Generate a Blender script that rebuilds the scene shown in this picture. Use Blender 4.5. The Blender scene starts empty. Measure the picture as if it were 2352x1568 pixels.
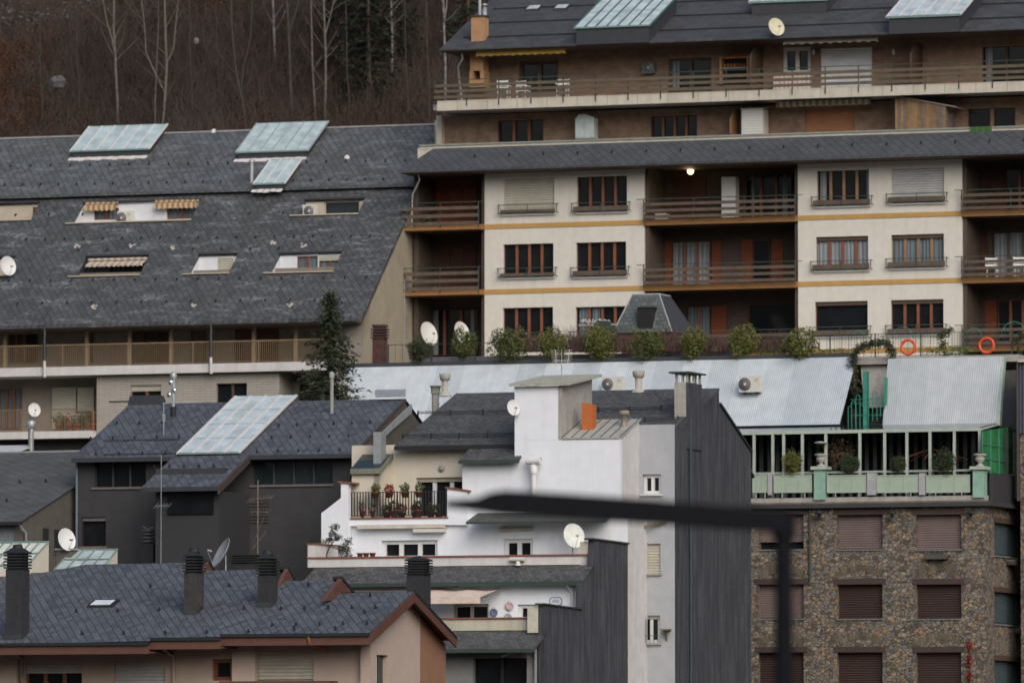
import bpy, math, random
from mathutils import Vector, Matrix
R = math.radians
SC = bpy.context.scene
COL = SC.collection
# ---------------------------------------------------------------- camera, sky, sun, exposure
FPX = 16817.0                     # focal length in units of the 2352 px wide picture
EL = R(3.5)
cam_d = bpy.data.cameras.new('camera'); cam = bpy.data.objects.new('camera', cam_d); COL.objects.link(cam)
cam.location = (0, 0, 0); cam.rotation_euler = (R(90) + EL, 0, 0)
cam_d.sensor_width = 36; cam_d.lens = 36 * FPX / 2352; cam_d.clip_start = 1; cam_d.clip_end = 9000
cam_d.dof.use_dof = True; cam_d.dof.focus_distance = 220; cam_d.dof.aperture_fstop = 1.9
SC.camera = cam
wd = bpy.data.worlds.new('World'); SC.world = wd; wd.use_nodes = True
wn = wd.node_tree; bg = wn.nodes['Background']
sky = wn.nodes.new('ShaderNodeTexSky'); sky.sky_type = 'NISHITA'; sky.sun_disc = False
SUN_EL, SUN_AZ = R(34), R(160)    # azimuth clockwise from +Y (north): behind the camera, to the right
sky.sun_elevation = SUN_EL; sky.sun_rotation = SUN_AZ
sky.air_density = 1.0; sky.dust_density = 4.0; sky.ozone_density = 1.0
wn.links.new(sky.outputs[0], bg.inputs[0]); bg.inputs[1].default_value = 0.092
sd = bpy.data.lights.new('sun', 'SUN'); sd.energy = 1.0; sd.angle = R(50); sd.color = (1, .99, .985)
sun = bpy.data.objects.new('sun', sd); COL.objects.link(sun)
_d = Vector((math.sin(SUN_AZ) * math.cos(SUN_EL), math.cos(SUN_AZ) * math.cos(SUN_EL), math.sin(SUN_EL)))
sun.rotation_euler = (-_d).to_track_quat('-Z', 'Y').to_euler()
SC.view_settings.view_transform = 'Standard'; SC.view_settings.look = 'None'
SC.view_settings.exposure = 0.5; SC.view_settings.gamma = 1.0
SC.cycles.max_bounces = 5; SC.cycles.diffuse_bounces = 3; SC.cycles.glossy_bounces = 2

# ---------------------------------------------------------------- frames: pixel on a real plane -> metres
def ray(px, py):
    a, b = (px - 1176) / FPX, (784 - py) / FPX
    return Vector((a, math.cos(EL) - b * math.sin(EL), math.sin(EL) + b * math.cos(EL)))
class Fr:
    def __init__(s, px, py, D, a=20):
        s.a = R(a); d = ray(px, py); s.O = d * (D / d.y)
        s.u = Vector((math.cos(s.a), -math.sin(s.a), 0)); s.v = Vector((math.sin(s.a), math.cos(s.a), 0))
        s.o = s.loc(Vector((0, 0, 0)))
    def loc(s, p):
        q = p - s.O; return Vector((q.dot(s.u), q.dot(s.v), q.z))
    def w(s, x, v, z): return s.O + s.u * x + s.v * v + Vector((0, 0, z))
    def hit(s, px, py, n, c):
        d = ray(px, py); d = Vector((d.dot(s.u), d.dot(s.v), d.z)); n = Vector(n)
        return s.o + d * ((c - n.dot(s.o)) / n.dot(d))
    def on(s, px, py, v=0):
        p = s.hit(px, py, (0, 1, 0), v); return p.x, p.z
    def side(s, px, py, x):
        p = s.hit(px, py, (1, 0, 0), x); return p.y, p.z
    def roof(s, px, py, pl):      # pl = (v0, z0, tan pitch)
        return s.hit(px, py, (0, -pl[2], 1), pl[1] - pl[2] * pl[0])
    def rect(s, x0, y0, x1, y1, v=0):
        xm, ym = (x0 + x1) / 2, (y0 + y1) / 2
        return s.on(x0, ym, v)[0], s.on(xm, y1, v)[1], s.on(x1, ym, v)[0], s.on(xm, y0, v)[1]

# ---------------------------------------------------------------- mesh builder
class MB:
    def __init__(s): s.v = []; s.f = []; s.sm = []
    def poly(s, pts, smooth=False):
        n = len(s.v); s.v += [tuple(p) for p in pts]; s.f.append(tuple(range(n, n + len(pts)))); s.sm.append(smooth); return s
    def mesh(s, vs, fs, smooth=False):
        n = len(s.v); s.v += [tuple(p) for p in vs]; s.f += [tuple(i + n for i in f) for f in fs]; s.sm += [smooth] * len(fs); return s
    def box(s, x0, x1, y0, y1, z0, z1):
        if x0 > x1: x0, x1 = x1, x0
        if y0 > y1: y0, y1 = y1, y0
        if z0 > z1: z0, z1 = z1, z0
        v = [(x0, y0, z0), (x1, y0, z0), (x1, y1, z0), (x0, y1, z0), (x0, y0, z1), (x1, y0, z1), (x1, y1, z1), (x0, y1, z1)]
        return s.mesh(v, [(0, 3, 2, 1), (4, 5, 6, 7), (0, 1, 5, 4), (1, 2, 6, 5), (2, 3, 7, 6), (3, 0, 4, 7)])
    def prism(s, pts, d):         # planar polygon extruded by vector d
        d = Vector(d); P = [Vector(p) for p in pts]; n = len(P)
        s.mesh(P + [p + d for p in P], [tuple(range(n - 1, -1, -1)), tuple(range(n, 2 * n))] + [(i, (i + 1) % n, n + (i + 1) % n, n + i) for i in range(n)]); return s
    def tube(s, pts, r, k=6, caps=True):
        P = [Vector(p) for p in pts]; n = len(P); rr = r if isinstance(r, (list, tuple)) else [r] * n
        vs = []; prev = None
        for i, p in enumerate(P):
            t = (P[min(i + 1, n - 1)] - P[max(i - 1, 0)]); t = t.normalized() if t.length > 1e-9 else Vector((0, 0, 1))
            a = Vector((0, 0, 1)) if abs(t.z) < .9 else Vector((1, 0, 0))
            if prev is not None: a = prev
            x = (a - t * a.dot(t)).normalized(); y = t.cross(x); prev = x
            vs += [p + (x * math.cos(2 * math.pi * j / k) + y * math.sin(2 * math.pi * j / k)) * rr[i] for j in range(k)]
        fs = [(i * k + j, i * k + (j + 1) % k, (i + 1) * k + (j + 1) % k, (i + 1) * k + j) for i in range(n - 1) for j in range(k)]
        s.mesh(vs, fs, True)
        if caps: s.mesh(vs[:k], [tuple(range(k - 1, -1, -1))]); s.mesh(vs[-k:], [tuple(range(k))])
        return s
    def lathe(s, prof, c=(0, 0, 0), k=16, rot=None):   # prof: (r, z) list
        c = Vector(c); vs = []
        for r, z in prof:
            for j in range(k):
                p = Vector((r * math.cos(2 * math.pi * j / k), r * math.sin(2 * math.pi * j / k), z))
                vs.append(c + (rot @ p if rot else p))
        n = len(prof)
        s.mesh(vs, [(i * k + j, i * k + (j + 1) % k, (i + 1) * k + (j + 1) % k, (i + 1) * k + j) for i in range(n - 1) for j in range(k)], True); return s
    def grid(s, P, s0, t0, s1, t1, holes=(), depth=.18, reveal=True):
        """flat wall with rectangular holes; P(s, t, d) maps wall coordinates and inward depth to 3-D"""
        H = [(max(h[0], s0), max(h[1], t0), min(h[2], s1), min(h[3], t1)) for h in holes]
        xs = sorted({s0, s1, *[h[0] for h in H], *[h[2] for h in H]}); ts = sorted({t0, t1, *[h[1] for h in H], *[h[3] for h in H]})
        for i in range(len(xs) - 1):
            for j in range(len(ts) - 1):
                cx, ct = (xs[i] + xs[i + 1]) / 2, (ts[j] + ts[j + 1]) / 2
                if any(h[0] < cx < h[2] and h[1] < ct < h[3] for h in H): continue
                s.poly([P(xs[i], ts[j], 0), P(xs[i + 1], ts[j], 0), P(xs[i + 1], ts[j + 1], 0), P(xs[i], ts[j + 1], 0)])
        if reveal:
            for h in H:
                q = [(h[0], h[1]), (h[2], h[1]), (h[2], h[3]), (h[0], h[3])]
                for k in range(4):
                    a, b = q[k], q[(k + 1) % 4]
                    s.poly([P(*a, 0), P(*b, 0), P(*b, depth), P(*a, depth)])
        return s
    def build(s, name, mat, parent=None, fr=None, at=None, rz=0):
        me = bpy.data.meshes.new(name); me.from_pydata(s.v, [], s.f); me.update()
        uv = me.uv_layers.new(name='UVMap'); data = [0.0] * (2 * len(me.loops)); Z = Vector((0, 0, 1))
        for p, sm in zip(me.polygons, s.sm):
            p.use_smooth = sm; n = p.normal
            if abs(n.z) > .995: h, up = Vector((1, 0, 0)), Vector((0, 1, 0))
            else:
                h = Z.cross(n).normalized(); up = n.cross(h)
                if abs(h.x) >= abs(h.y):
                    if h.x < 0: h = -h
                elif h.y < 0: h = -h
            for li in p.loop_indices:
                c = me.vertices[me.loops[li].vertex_index].co; data[2 * li] = c.dot(h); data[2 * li + 1] = c.dot(up)
        uv.data.foreach_set('uv', data)
        me.materials.append(mat); o = bpy.data.objects.new(name, me); COL.objects.link(o)
        if parent: o.parent = parent
        if at is not None:
            o.location = fr.w(*at) if fr else at; o.rotation_euler = (0, 0, (-fr.a if fr else 0) + rz)
        return o
def tag(o, label=None, cat=None, group=None, kind=None):
    for k, val in (('label', label), ('category', cat), ('group', group), ('kind', kind)):
        if val: o[k] = val
    return o
def thing(name, label, cat, fr, at=(0, 0, 0), rz=0, group=None):
    o = bpy.data.objects.new(name, None); COL.objects.link(o); o.empty_display_size = .2
    o.location = fr.w(*at); o.rotation_euler = (0, 0, -fr.a + rz); return tag(o, label, cat, group)
def dup(o, parent=None):
    c = o.copy(); COL.objects.link(c); c.parent = parent
    for ch in [x for x in KIDS.get(o.name, [])]: dup(ch, c)
    return c
KIDS = {}
def note(o):
    """remember the children of a thing so that dup() can copy them"""
    for ch in [x for x in COL.objects if x.parent == o]: KIDS.setdefault(o.name, []).append(ch); note(ch)
    return o

# ---------------------------------------------------------------- materials
def _mat(name):
    m = bpy.data.materials.new(name); m.use_nodes = True; t = m.node_tree; b = t.nodes['Principled BSDF']; return m, t, b
def nd(t, typ, **k):
    n = t.nodes.new(typ)
    for a, v in k.items():
        if a.startswith('i_'):
            key = a[2:]; n.inputs[int(key) if key.isdigit() else key].default_value = v
        else: setattr(n, a, v)
    return n
def coords(t, sx=1, sy=1, rot=0, obj=False):
    tc = nd(t, 'ShaderNodeTexCoord'); mp = nd(t, 'ShaderNodeMapping'); mp.inputs['Scale'].default_value = (sx, sy, sx if obj else 1); mp.inputs['Rotation'].default_value = (0, 0, rot)
    t.links.new(tc.outputs['Object' if obj else 'UV'], mp.inputs[0]); return mp.outputs[0]
def noise(t, vec, scale, detail=4, lo=.35, hi=.65, rough=.6):
    n = nd(t, 'ShaderNodeTexNoise'); n.inputs['Scale'].default_value = scale; n.inputs['Detail'].default_value = detail; n.inputs['Roughness'].default_value = rough
    t.links.new(vec, n.inputs['Vector']); r = nd(t, 'ShaderNodeMapRange'); r.inputs[1].default_value = lo; r.inputs[2].default_value = hi
    t.links.new(n.outputs[0], r.inputs[0]); return r.outputs[0]
def mix(t, fac, a, b, mode='MIX'):
    m = nd(t, 'ShaderNodeMix', data_type='RGBA', blend_type=mode)
    for i, x in ((0, fac), (6, a), (7, b)):
        if isinstance(x, (int, float)): m.inputs[i].default_value = x
        elif isinstance(x, tuple): m.inputs[i].default_value = x if len(x) == 4 else (*x, 1)
        else: t.links.new(x, m.inputs[i])
    return m.outputs[2]
def sc(c, k): return tuple(min(1, x * k) for x in c[:3])
def bump(t, b, h, dist=.02, st=.5):
    n = nd(t, 'ShaderNodeBump'); n.inputs['Strength'].default_value = st; n.inputs['Distance'].default_value = dist
    t.links.new(h, n.inputs['Height']); t.links.new(n.outputs[0], b.inputs['Normal'])
_C = {}
def plain(name, col, rough=.7, var=.12, scale=3, metal=0, streak=0, scol=None, blot=0, bcol=None):
    """paint, plaster, metal: fine variation, optional vertical rain streaks and blotches that belong to the surface"""
    if name in _C: return _C[name]
    m, t, b = _mat(name); v = coords(t)
    c = mix(t, noise(t, v, scale, 5), sc(col, 1 - var), sc(col, 1 + var))
    if streak:
        vs = coords(t, 1, .09); f = noise(t, vs, 3.2, 5, .48, .75)
        mm = nd(t, 'ShaderNodeMath', operation='MULTIPLY'); mm.inputs[1].default_value = streak; t.links.new(f, mm.inputs[0])
        c = mix(t, mm.outputs[0], c, scol or sc(col, .55))
    if blot:
        f = noise(t, v, .7, 6, .5, .68, .7); mm = nd(t, 'ShaderNodeMath', operation='MULTIPLY'); mm.inputs[1].default_value = blot; t.links.new(f, mm.inputs[0])
        c = mix(t, mm.outputs[0], c, bcol or sc(col, .6))
    t.links.new(c, b.inputs['Base Color']); b.inputs['Roughness'].default_value = rough; b.inputs['Metallic'].default_value = metal
    bump(t, b, noise(t, v, 40, 3), .004, .3); _C[name] = m; return m
def slate(name, col, size=.3, lich=.5, lcol=(.2, .21, .22), rot=45, asp=1.0, vivid=.35, moss=0):
    if name in _C: return _C[name]
    m, t, b = _mat(name); v = coords(t, 1, asp, R(rot))
    wob = nd(t, 'ShaderNodeTexNoise'); wob.inputs['Scale'].default_value = 1.2; t.links.new(v, wob.inputs['Vector'])
    vv = nd(t, 'ShaderNodeMix', data_type='VECTOR'); vv.inputs[0].default_value = .035; t.links.new(v, vv.inputs[4]); t.links.new(wob.outputs[1], vv.inputs[5])
    br = nd(t, 'ShaderNodeTexBrick', offset=0.0 if rot else .5)
    for k, x in (('Scale', 1), ('Brick Width', size), ('Row Height', size), ('Mortar Size', .018), ('Mortar Smooth', .6), ('Bias', 0)): br.inputs[k].default_value = x
    t.links.new(vv.outputs[1], br.inputs['Vector'])
    br.inputs['Color1'].default_value = (*sc(col, 1 - vivid), 1); br.inputs['Color2'].default_value = (*sc(col, 1 + vivid), 1); br.inputs['Mortar'].default_value = (*sc(col, .42), 1)
    c = mix(t, noise(t, coords(t), .55, 5, .4, .62), sc(col, .72), sc(col, 1.2)); c = mix(t, .7, c, br.outputs[0])
    vc = coords(t, 1, asp, R(rot + (0 if rot else 45)))
    # pale lichen smears that run along the slate diagonals
    fa = nd(t, 'ShaderNodeTexVoronoi'); fa.inputs['Scale'].default_value = 1 / size; t.links.new(vc, fa.inputs['Vector'])
    l1 = noise(t, coords(t, .55, 2.0, R(-28)), 1.0, 7, .51, .63, .75)
    l2 = noise(t, coords(t), 6, 3, .38, .62); mm = nd(t, 'ShaderNodeMath', operation='MULTIPLY'); t.links.new(l1, mm.inputs[0]); t.links.new(l2, mm.inputs[1])
    m2 = nd(t, 'ShaderNodeMath', operation='MULTIPLY'); m2.inputs[1].default_value = lich; t.links.new(mm.outputs[0], m2.inputs[0])
    c = mix(t, m2.outputs[0], c, lcol)
    if moss:
        f = noise(t, coords(t), .35, 5, .42, .7); m3 = nd(t, 'ShaderNodeMath', operation='MULTIPLY'); m3.inputs[1].default_value = moss; t.links.new(f, m3.inputs[0])
        c = mix(t, m3.outputs[0], c, (.075, .08, .06))
    t.links.new(c, b.inputs['Base Color']); b.inputs['Roughness'].default_value = .62; b.inputs['Specular IOR Level'].default_value = .35
    inv = nd(t, 'ShaderNodeMath', operation='SUBTRACT'); inv.inputs[0].default_value = 1; t.links.new(br.outputs['Fac'], inv.inputs[1]); bump(t, b, inv.outputs[0], .03, .7); _C[name] = m; return m
def bricks(name, c1, c2, mort, w=.25, h=.07, ms=.012, vary=.5):
    if name in _C: return _C[name]
    m, t, b = _mat(name); v = coords(t); br = nd(t, 'ShaderNodeTexBrick')
    for k, x in (('Scale', 1), ('Brick Width', w), ('Row Height', h), ('Mortar Size', ms), ('Mortar Smooth', .3)): br.inputs[k].default_value = x
    for k, x in (('Color1', c1), ('Color2', c2), ('Mortar', mort)): br.inputs[k].default_value = (*x, 1)
    t.links.new(v, br.inputs['Vector']); c = mix(t, noise(t, v, 2.2, 6, .35, .65), sc(c1, .85), sc(c2, 1.0)); c = mix(t, vary, br.outputs[0], c)
    t.links.new(c, b.inputs['Base Color']); b.inputs['Roughness'].default_value = .85; _C[name] = m; return m
def lines(name, col, period, vertical=False, dark=.6, rough=.5, metal=0, panels=0, streak=0, scol=None, depth=.01):
    """roller shutters, louvres, corrugated sheet, planks: fine parallel ribs"""
    if name in _C: return _C[name]
    m, t, b = _mat(name); v = coords(t); sp = nd(t, 'ShaderNodeSeparateXYZ'); t.links.new(v, sp.inputs[0])
    x = sp.outputs[0 if vertical else 1]; d = nd(t, 'ShaderNodeMath', operation='MULTIPLY'); d.inputs[1].default_value = 2 * math.pi / period; t.links.new(x, d.inputs[0])
    si = nd(t, 'ShaderNodeMath', operation='SINE'); t.links.new(d.outputs[0], si.inputs[0]); mr = nd(t, 'ShaderNodeMapRange'); mr.inputs[1].default_value = -1; mr.inputs[2].default_value = .4; t.links.new(si.outputs[0], mr.inputs[0])
    c = mix(t, mr.outputs[0], sc(col, dark), col)
    c = mix(t, .5, c, mix(t, noise(t, v, 2, 5), sc(col, .8), sc(col, 1.1)))
    if panels:
        fl = nd(t, 'ShaderNodeMath', operation='DIVIDE'); fl.inputs[1].default_value = panels; t.links.new(sp.outputs[0 if vertical else 1], fl.inputs[0])
        f2 = nd(t, 'ShaderNodeMath', operation='FLOOR'); t.links.new(fl.outputs[0], f2.inputs[0]); wn_ = nd(t, 'ShaderNodeTexWhiteNoise', noise_dimensions='1D'); t.links.new(f2.outputs[0], wn_.inputs['W'])
        c = mix(t, wn_.outputs[0], c, mix(t, 1.0, c, (.72, .74, .76), 'MULTIPLY'))
    if streak:
        f = noise(t, coords(t, 1, .09), 4.2, 6, .44, .72, .75); mm = nd(t, 'ShaderNodeMath', operation='MULTIPLY'); mm.inputs[1].default_value = streak; t.links.new(f, mm.inputs[0]); c = mix(t, mm.outputs[0], c, scol or sc(col, .5))
    t.links.new(c, b.inputs['Base Color']); b.inputs['Roughness'].default_value = rough; b.inputs['Metallic'].default_value = metal
    bump(t, b, si.outputs[0], depth, .8); _C[name] = m; return m
def stripes(name, c1, c2, period):
    if name in _C: return _C[name]
    m, t, b = _mat(name); v = coords(t); sp = nd(t, 'ShaderNodeSeparateXYZ'); t.links.new(v, sp.inputs[0])
    d = nd(t, 'ShaderNodeMath', operation='MULTIPLY'); d.inputs[1].default_value = 2 * math.pi / period; t.links.new(sp.outputs[0], d.inputs[0])
    si = nd(t, 'ShaderNodeMath', operation='SINE'); t.links.new(d.outputs[0], si.inputs[0]); g = nd(t, 'ShaderNodeMath', operation='GREATER_THAN'); g.inputs[1].default_value = 0; t.links.new(si.outputs[0], g.inputs[0])
    t.links.new(mix(t, g.outputs[0], c1, c2), b.inputs['Base Color']); b.inputs['Roughness'].default_value = .9; _C[name] = m; return m
def rubble(name):
    m, t, b = _mat(name)
    def vec(sc_):
        v = coords(t, 1, 1.45); w = nd(t, 'ShaderNodeTexNoise'); w.inputs['Scale'].default_value = 4; t.links.new(v, w.inputs['Vector'])
        vv = nd(t, 'ShaderNodeMix', data_type='VECTOR'); vv.inputs[0].default_value = .09; t.links.new(v, vv.inputs[4]); t.links.new(w.outputs[1], vv.inputs[5]); return vv.outputs[1]
    v = vec(1); vo = nd(t, 'ShaderNodeTexVoronoi'); vo.inputs['Scale'].default_value = 6.2; t.links.new(v, vo.inputs['Vector'])
    ve = nd(t, 'ShaderNodeTexVoronoi', feature='DISTANCE_TO_EDGE'); ve.inputs['Scale'].default_value = 6.2; t.links.new(v, ve.inputs['Vector'])
    sp = nd(t, 'ShaderNodeSeparateColor'); t.links.new(vo.outputs['Color'], sp.inputs[0])
    cr = nd(t, 'ShaderNodeValToRGB'); e = cr.color_ramp; e.interpolation = 'CONSTANT'
    cols = [(.085, .074, .062), (.10, .09, .076), (.11, .104, .10), (.13, .11, .085), (.09, .086, .088), (.15, .12, .08), (.11, .09, .07), (.19, .125, .065), (.14, .128, .11), (.20, .17, .125), (.095, .10, .105), (.15, .10, .065)]
    e.elements[0].color = (*cols[0], 1); e.elements[1].position = 1 / 12; e.elements[1].color = (*cols[1], 1)
    for i in range(2, 12): q = e.elements.new(i / 12); q.color = (*sc([x * .8 + .022 for x in cols[i]], 1.5), 1)
    t.links.new(sp.outputs[0], cr.inputs[0]); c = mix(t, noise(t, v, 14, 4), (.8, .8, .8), (1.2, 1.14, 1.05)); c = mix(t, 1.0, cr.outputs[0], c, 'MULTIPLY')
    ed = nd(t, 'ShaderNodeMapRange'); ed.inputs[1].default_value = .02; ed.inputs[2].default_value = .09; t.links.new(ve.outputs['Distance'], ed.inputs[0]); c = mix(t, ed.outputs[0], (.07, .062, .052), c)
    t.links.new(c, b.inputs['Base Color']); b.inputs['Roughness'].default_value = .9; bump(t, b, ed.outputs[0], .04, .8); _C[name] = m; return m
def leafy(name, c1, c2, rough=.6):
    if name in _C: return _C[name]
    m, t, b = _mat(name); g = nd(t, 'ShaderNodeNewGeometry'); c = mix(t, g.outputs['Random Per Island'], c1, c2)
    c = mix(t, noise(t, coords(t, 1, 1, 0, True), 1.6, 3, .4, .6), mix(t, 1.0, c, (.7, .7, .7), 'MULTIPLY'), c)
    t.links.new(c, b.inputs['Base Color']); b.inputs['Roughness'].default_value = rough; b.inputs['Specular IOR Level'].default_value = .25; _C[name] = m; return m
def glossy(name, col, rough=.1, spec=.5, metal=0):
    if name in _C: return _C[name]
    m, t, b = _mat(name); c = mix(t, noise(t, coords(t), 1.5, 3), sc(col, .8), sc(col, 1.2)); t.links.new(c, b.inputs['Base Color']); b.inputs['Roughness'].default_value = rough; b.inputs['Specular IOR Level'].default_value = spec; b.inputs['Metallic'].default_value = metal; _C[name] = m; return m

SL_L = slate('old slate', (.088, .096, .107), .2, .9, (.22, .235, .26), 45, .62, .4, .35)
SL_L2 = slate('old slate of the steep roof', (.066, .070, .077), .2, 1.0, (.22, .23, .25), 45, .7, .35, .2)
SL_K = slate('blue grey slate', (.080, .089, .107), .2, .25, (.15, .155, .17), 45, .62, .45)
SL_W = slate('rough slate', (.082, .084, .088), .15, .5, (.17, .17, .165), 0, 1.1, .6, .2)
SL_P = slate('smooth slate', (.082, .092, .109), .17, .25, (.14, .15, .16), 45, .62, .4)
SL_G = slate('greenish slate', (.09, .105, .105), .22, .3, (.18, .2, .2), 0, 1.2, .3)
CREAM = plain('cream render', (.58, .56, .505), .85, .04, 3, 0, .3, (.42, .39, .32), .22, (.62, .6, .55))
WHITE = plain('white render', (.71, .745, .80), .8, .03, 2, 0, .32, (.56, .58, .60), .25, (.62, .65, .69))
WHITE2 = plain('weathered white render', (.56, .55, .55), .85, .06, 2, 0, .35, (.36, .33, .29), .3, (.44, .41, .38))
GREYW = plain('pale blue grey render', (.36, .38, .41), .85, .05, 1.5, 0, .15, (.3, .3, .29), .4, (.46, .46, .46))
CONC = plain('raw concrete', (.33, .32, .30), .9, .12, 3, 0, .5, (.2, .19, .17), .3, (.42, .4, .36))
PARA = plain('stained white parapet', (.50, .47, .40), .85, .07, 2, 0, .5, (.3, .28, .2), .25, (.42, .38, .3))
BEIGE = plain('beige render', (.29, .255, .195), .9, .08, 1.2, 0, .5, (.22, .19, .14), .6, (.24, .20, .145))
PINK = plain('pink render', (.43, .34, .29), .88, .04, 2, 0, .12, (.33, .25, .2), .15, (.36, .28, .23))
PINKD = plain('terracotta render', (.24, .125, .075), .88, .05, 2)
IVORY = plain('ivory render', (.56, .52, .44), .88, .03, 2, 0, .15)
DGREY = plain('dark grey render', (.029, .030, .034), .8, .06, 2, 0, .1)
DGREY2 = plain('dark grey brown render', (.036, .037, .041), .85, .12, 1.2, 0, .35, (.05, .05, .052), .4, (.045, .044, .043))
TAUPE = plain('grey brown render', (.10, .093, .08), .9, .1, 2, 0, .2)
CLAD = lines('dark sheet cladding', (.034, .036, .046), .42, True, .9, .85, 0, 0, .85, (.105, .11, .125), .004)
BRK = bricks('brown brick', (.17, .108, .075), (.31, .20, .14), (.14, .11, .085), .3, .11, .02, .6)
BRKD = bricks('shaded brown brick', (.055, .04, .03), (.085, .062, .048), (.08, .06, .05), .26, .075, .014)  # darker copy of the brown brick, with the bays' shade put into its colour
BRKW = bricks('pale grey brick', (.32, .30, .265), (.36, .34, .30), (.22, .2, .18), .5, .11, .012, .25)
BRKO = bricks('orange brick', (.36, .19, .09), (.42, .24, .12), (.28, .2, .13), .2, .06, .008, .3)
STONE = rubble('rubble stone')
OCHRE = plain('ochre paint', (.42, .25, .075), .7, .08, 2, 0, .2)
OCHRE2 = plain('orange brown paint', (.26, .13, .045), .7, .08, 2)
WOODR = plain('red brown varnished wood', (.19, .065, .03), .5, .15, 6)
WOODY = plain('honey varnished wood', (.26, .155, .08), .5, .12, 6)
WOODB = plain('weathered brown board', (.085, .062, .046), .75, .15, 3, 0, .3, (.2, .16, .12))
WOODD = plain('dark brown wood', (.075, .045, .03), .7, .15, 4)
SHUTW = lines('red wood louvre shutter', (.20, .055, .022), .07, False, .6, .55)
SHUTD = lines('brown louvre shutter', (.08, .032, .02), .07, False, .6, .6)
FASCR = plain('red brown fascia board', (.10, .045, .032), .6, .1, 3)
RSB = lines('beige roller shutter', (.43, .41, .34), .1, False, .85, .6)
RSG = lines('grey roller shutter', (.42, .42, .42), .1, False, .8, .6)
RSO = lines('orange brown roller shutter', (.38, .17, .085), .09, False, .8, .6)
RSW = lines('white roller shutter', (.72, .75, .78), .1, False, .92, .6)
RSP = lines('dusty pink roller shutter', (.15, .11, .105), .09, False, .92, .6)
RSR = lines('dark red roller shutter', (.036, .018, .015), .09, False, .9, .5)
GLASS = glossy('dark window glass', (.010, .012, .015), .08, .35)
GLASSB = glossy('bluish dark glass', (.02, .03, .035), .1, .5)
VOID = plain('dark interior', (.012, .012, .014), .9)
CURT = lines('net curtain', (.22, .25, .27), .16, True, .55, .9)
CURTB = lines('blue grey curtain', (.12, .155, .18), .16, True, .6, .9)
METG = plain('green black metal', (.03, .05, .042), .5, .1)
METK = plain('black metal', (.010, .012, .014), .65, .1)
METB = plain('brass brown metal', (.20, .14, .08), .5, .1)
GALV = plain('galvanised metal', (.34, .36, .38), .4, .1, 5, .4)
STEEL = glossy('bright steel', (.65, .66, .66), .22, .5, .9)
DKMET = plain('dark roof metal', (.035, .038, .045), .5, .1)
PLW = plain('white plastic', (.62, .63, .63), .5, .03)
PLC = plain('cream plastic', (.56, .55, .50), .5, .03)
PLG = plain('grey plastic', (.28, .28, .28), .5, .03)
TERR = plain('terracotta', (.34, .11, .055), .8, .12)
COPING = plain('red brown coping tile', (.19, .07, .045), .8, .12)
# ---------------------------------------------------------------- components
ORD = ['first', 'second', 'third', 'fourth', 'fifth', 'sixth', 'seventh', 'eighth', 'ninth', 'tenth', 'eleventh', 'twelfth']
def window(P, r, v, n=3, wood=WOODR, pane=GLASS, curt=None, shut=0, shm=None, sill=None, rail=0, dep=.18, fw=.014, mw=.11, name='window', label=None, cside=None, head=None):
    """a window set into an opening r=(s0,z0,s1,z1) of a wall at v: frame with mullions > pane, curtain, roller_shutter, sill, window_rail, flower_box"""
    s0, z0, s1, z1 = r; V = v + dep
    m = MB(); e = .004
    m.box(s0 + e, s0 + fw, V - .05, V + .03, z0 + e, z1 - e).box(s1 - fw, s1 - e, V - .05, V + .03, z0 + e, z1 - e)
    m.box(s0 + fw, s1 - fw, V - .05, V + .03, z1 - fw, z1 - e).box(s0 + fw, s1 - fw, V - .05, V + .03, z0 + e, z0 + fw)
    for i in range(n):
        c = s0 + (s1 - s0) * (i + 1) / (n + 1); m.box(c - mw / 2, c + mw / 2, V - .055, V + .025, z0 + fw, z1 - fw)
    w = m.build(name, wood, P)
    if label: w['label'] = label
    MB().box(s0 + e, s1 - e, V + .05, V + .09, z0 + e, z1 - e).build('pane', pane, w)
    if curt:
        rng = random.Random(int(s0 * 100)); spans = [(s0 + fw, s1 - fw)] if cside is None else cside
        for a, b_ in spans:
            c = MB()
            if cside is not None: a, b_ = s0 + (s1 - s0) * a, s0 + (s1 - s0) * b_
            k = max(4, int((b_ - a) / .05)); pts = [(a + (b_ - a) * i / k, V + .012 + .018 * math.sin(i * 1.9 + rng.random())) for i in range(k + 1)]
            for i in range(k):
                c.poly([(*pts[i], z0 + fw), (*pts[i + 1], z0 + fw), (*pts[i + 1], z1 - fw), (*pts[i], z1 - fw)], True)
            c.build('curtain', curt, w)
    if head: MB().box(s0 + e, s1 - e, V - .1, V - .06, z1 - .16, z1 - .002).build('shutter_box', head, w)
    if shut: MB().box(s0 + e, s1 - e, V - .09, V - .06, z1 - (z1 - z0) * shut + .01, z1 - .003).build('roller_shutter', shm or RSB, w)
    if sill: MB().box(s0 - .06, s1 + .06, v - .09, v + dep - .07, z0 - .07, z0 - .004).build('sill', sill, w)
    if rail:
        q = MB(); a, b_ = s0 - .22, s1 + .22
        q.box(a, b_, v - .2, v - .17, z0 + .36, z0 + .39).box(a, b_, v - .2, v - .17, z0 + .02, z0 + .045)
        for x in (s0 - .16, (s0 + s1) / 2, s1 + .16): q.box(x - .012, x + .012, v - .2, v - .175, z0 + .045, z0 + .36)
        for x in (a + .04, b_ - .04): q.box(x - .01, x + .01, v - .17, v - .003, z0 + .365, z0 + .385).box(x - .01, x + .01, v - .17, v - .003, z0 + .022, z0 + .042)
        q.build('window_rail', METG, w)
        MB().box(s0 - .1, s1 + .05, v - .165, v - .015, z0 + .06, z0 + (.24 if rail > 1 else .17)).build('flower_box', WOODB, w)
    return w
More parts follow.
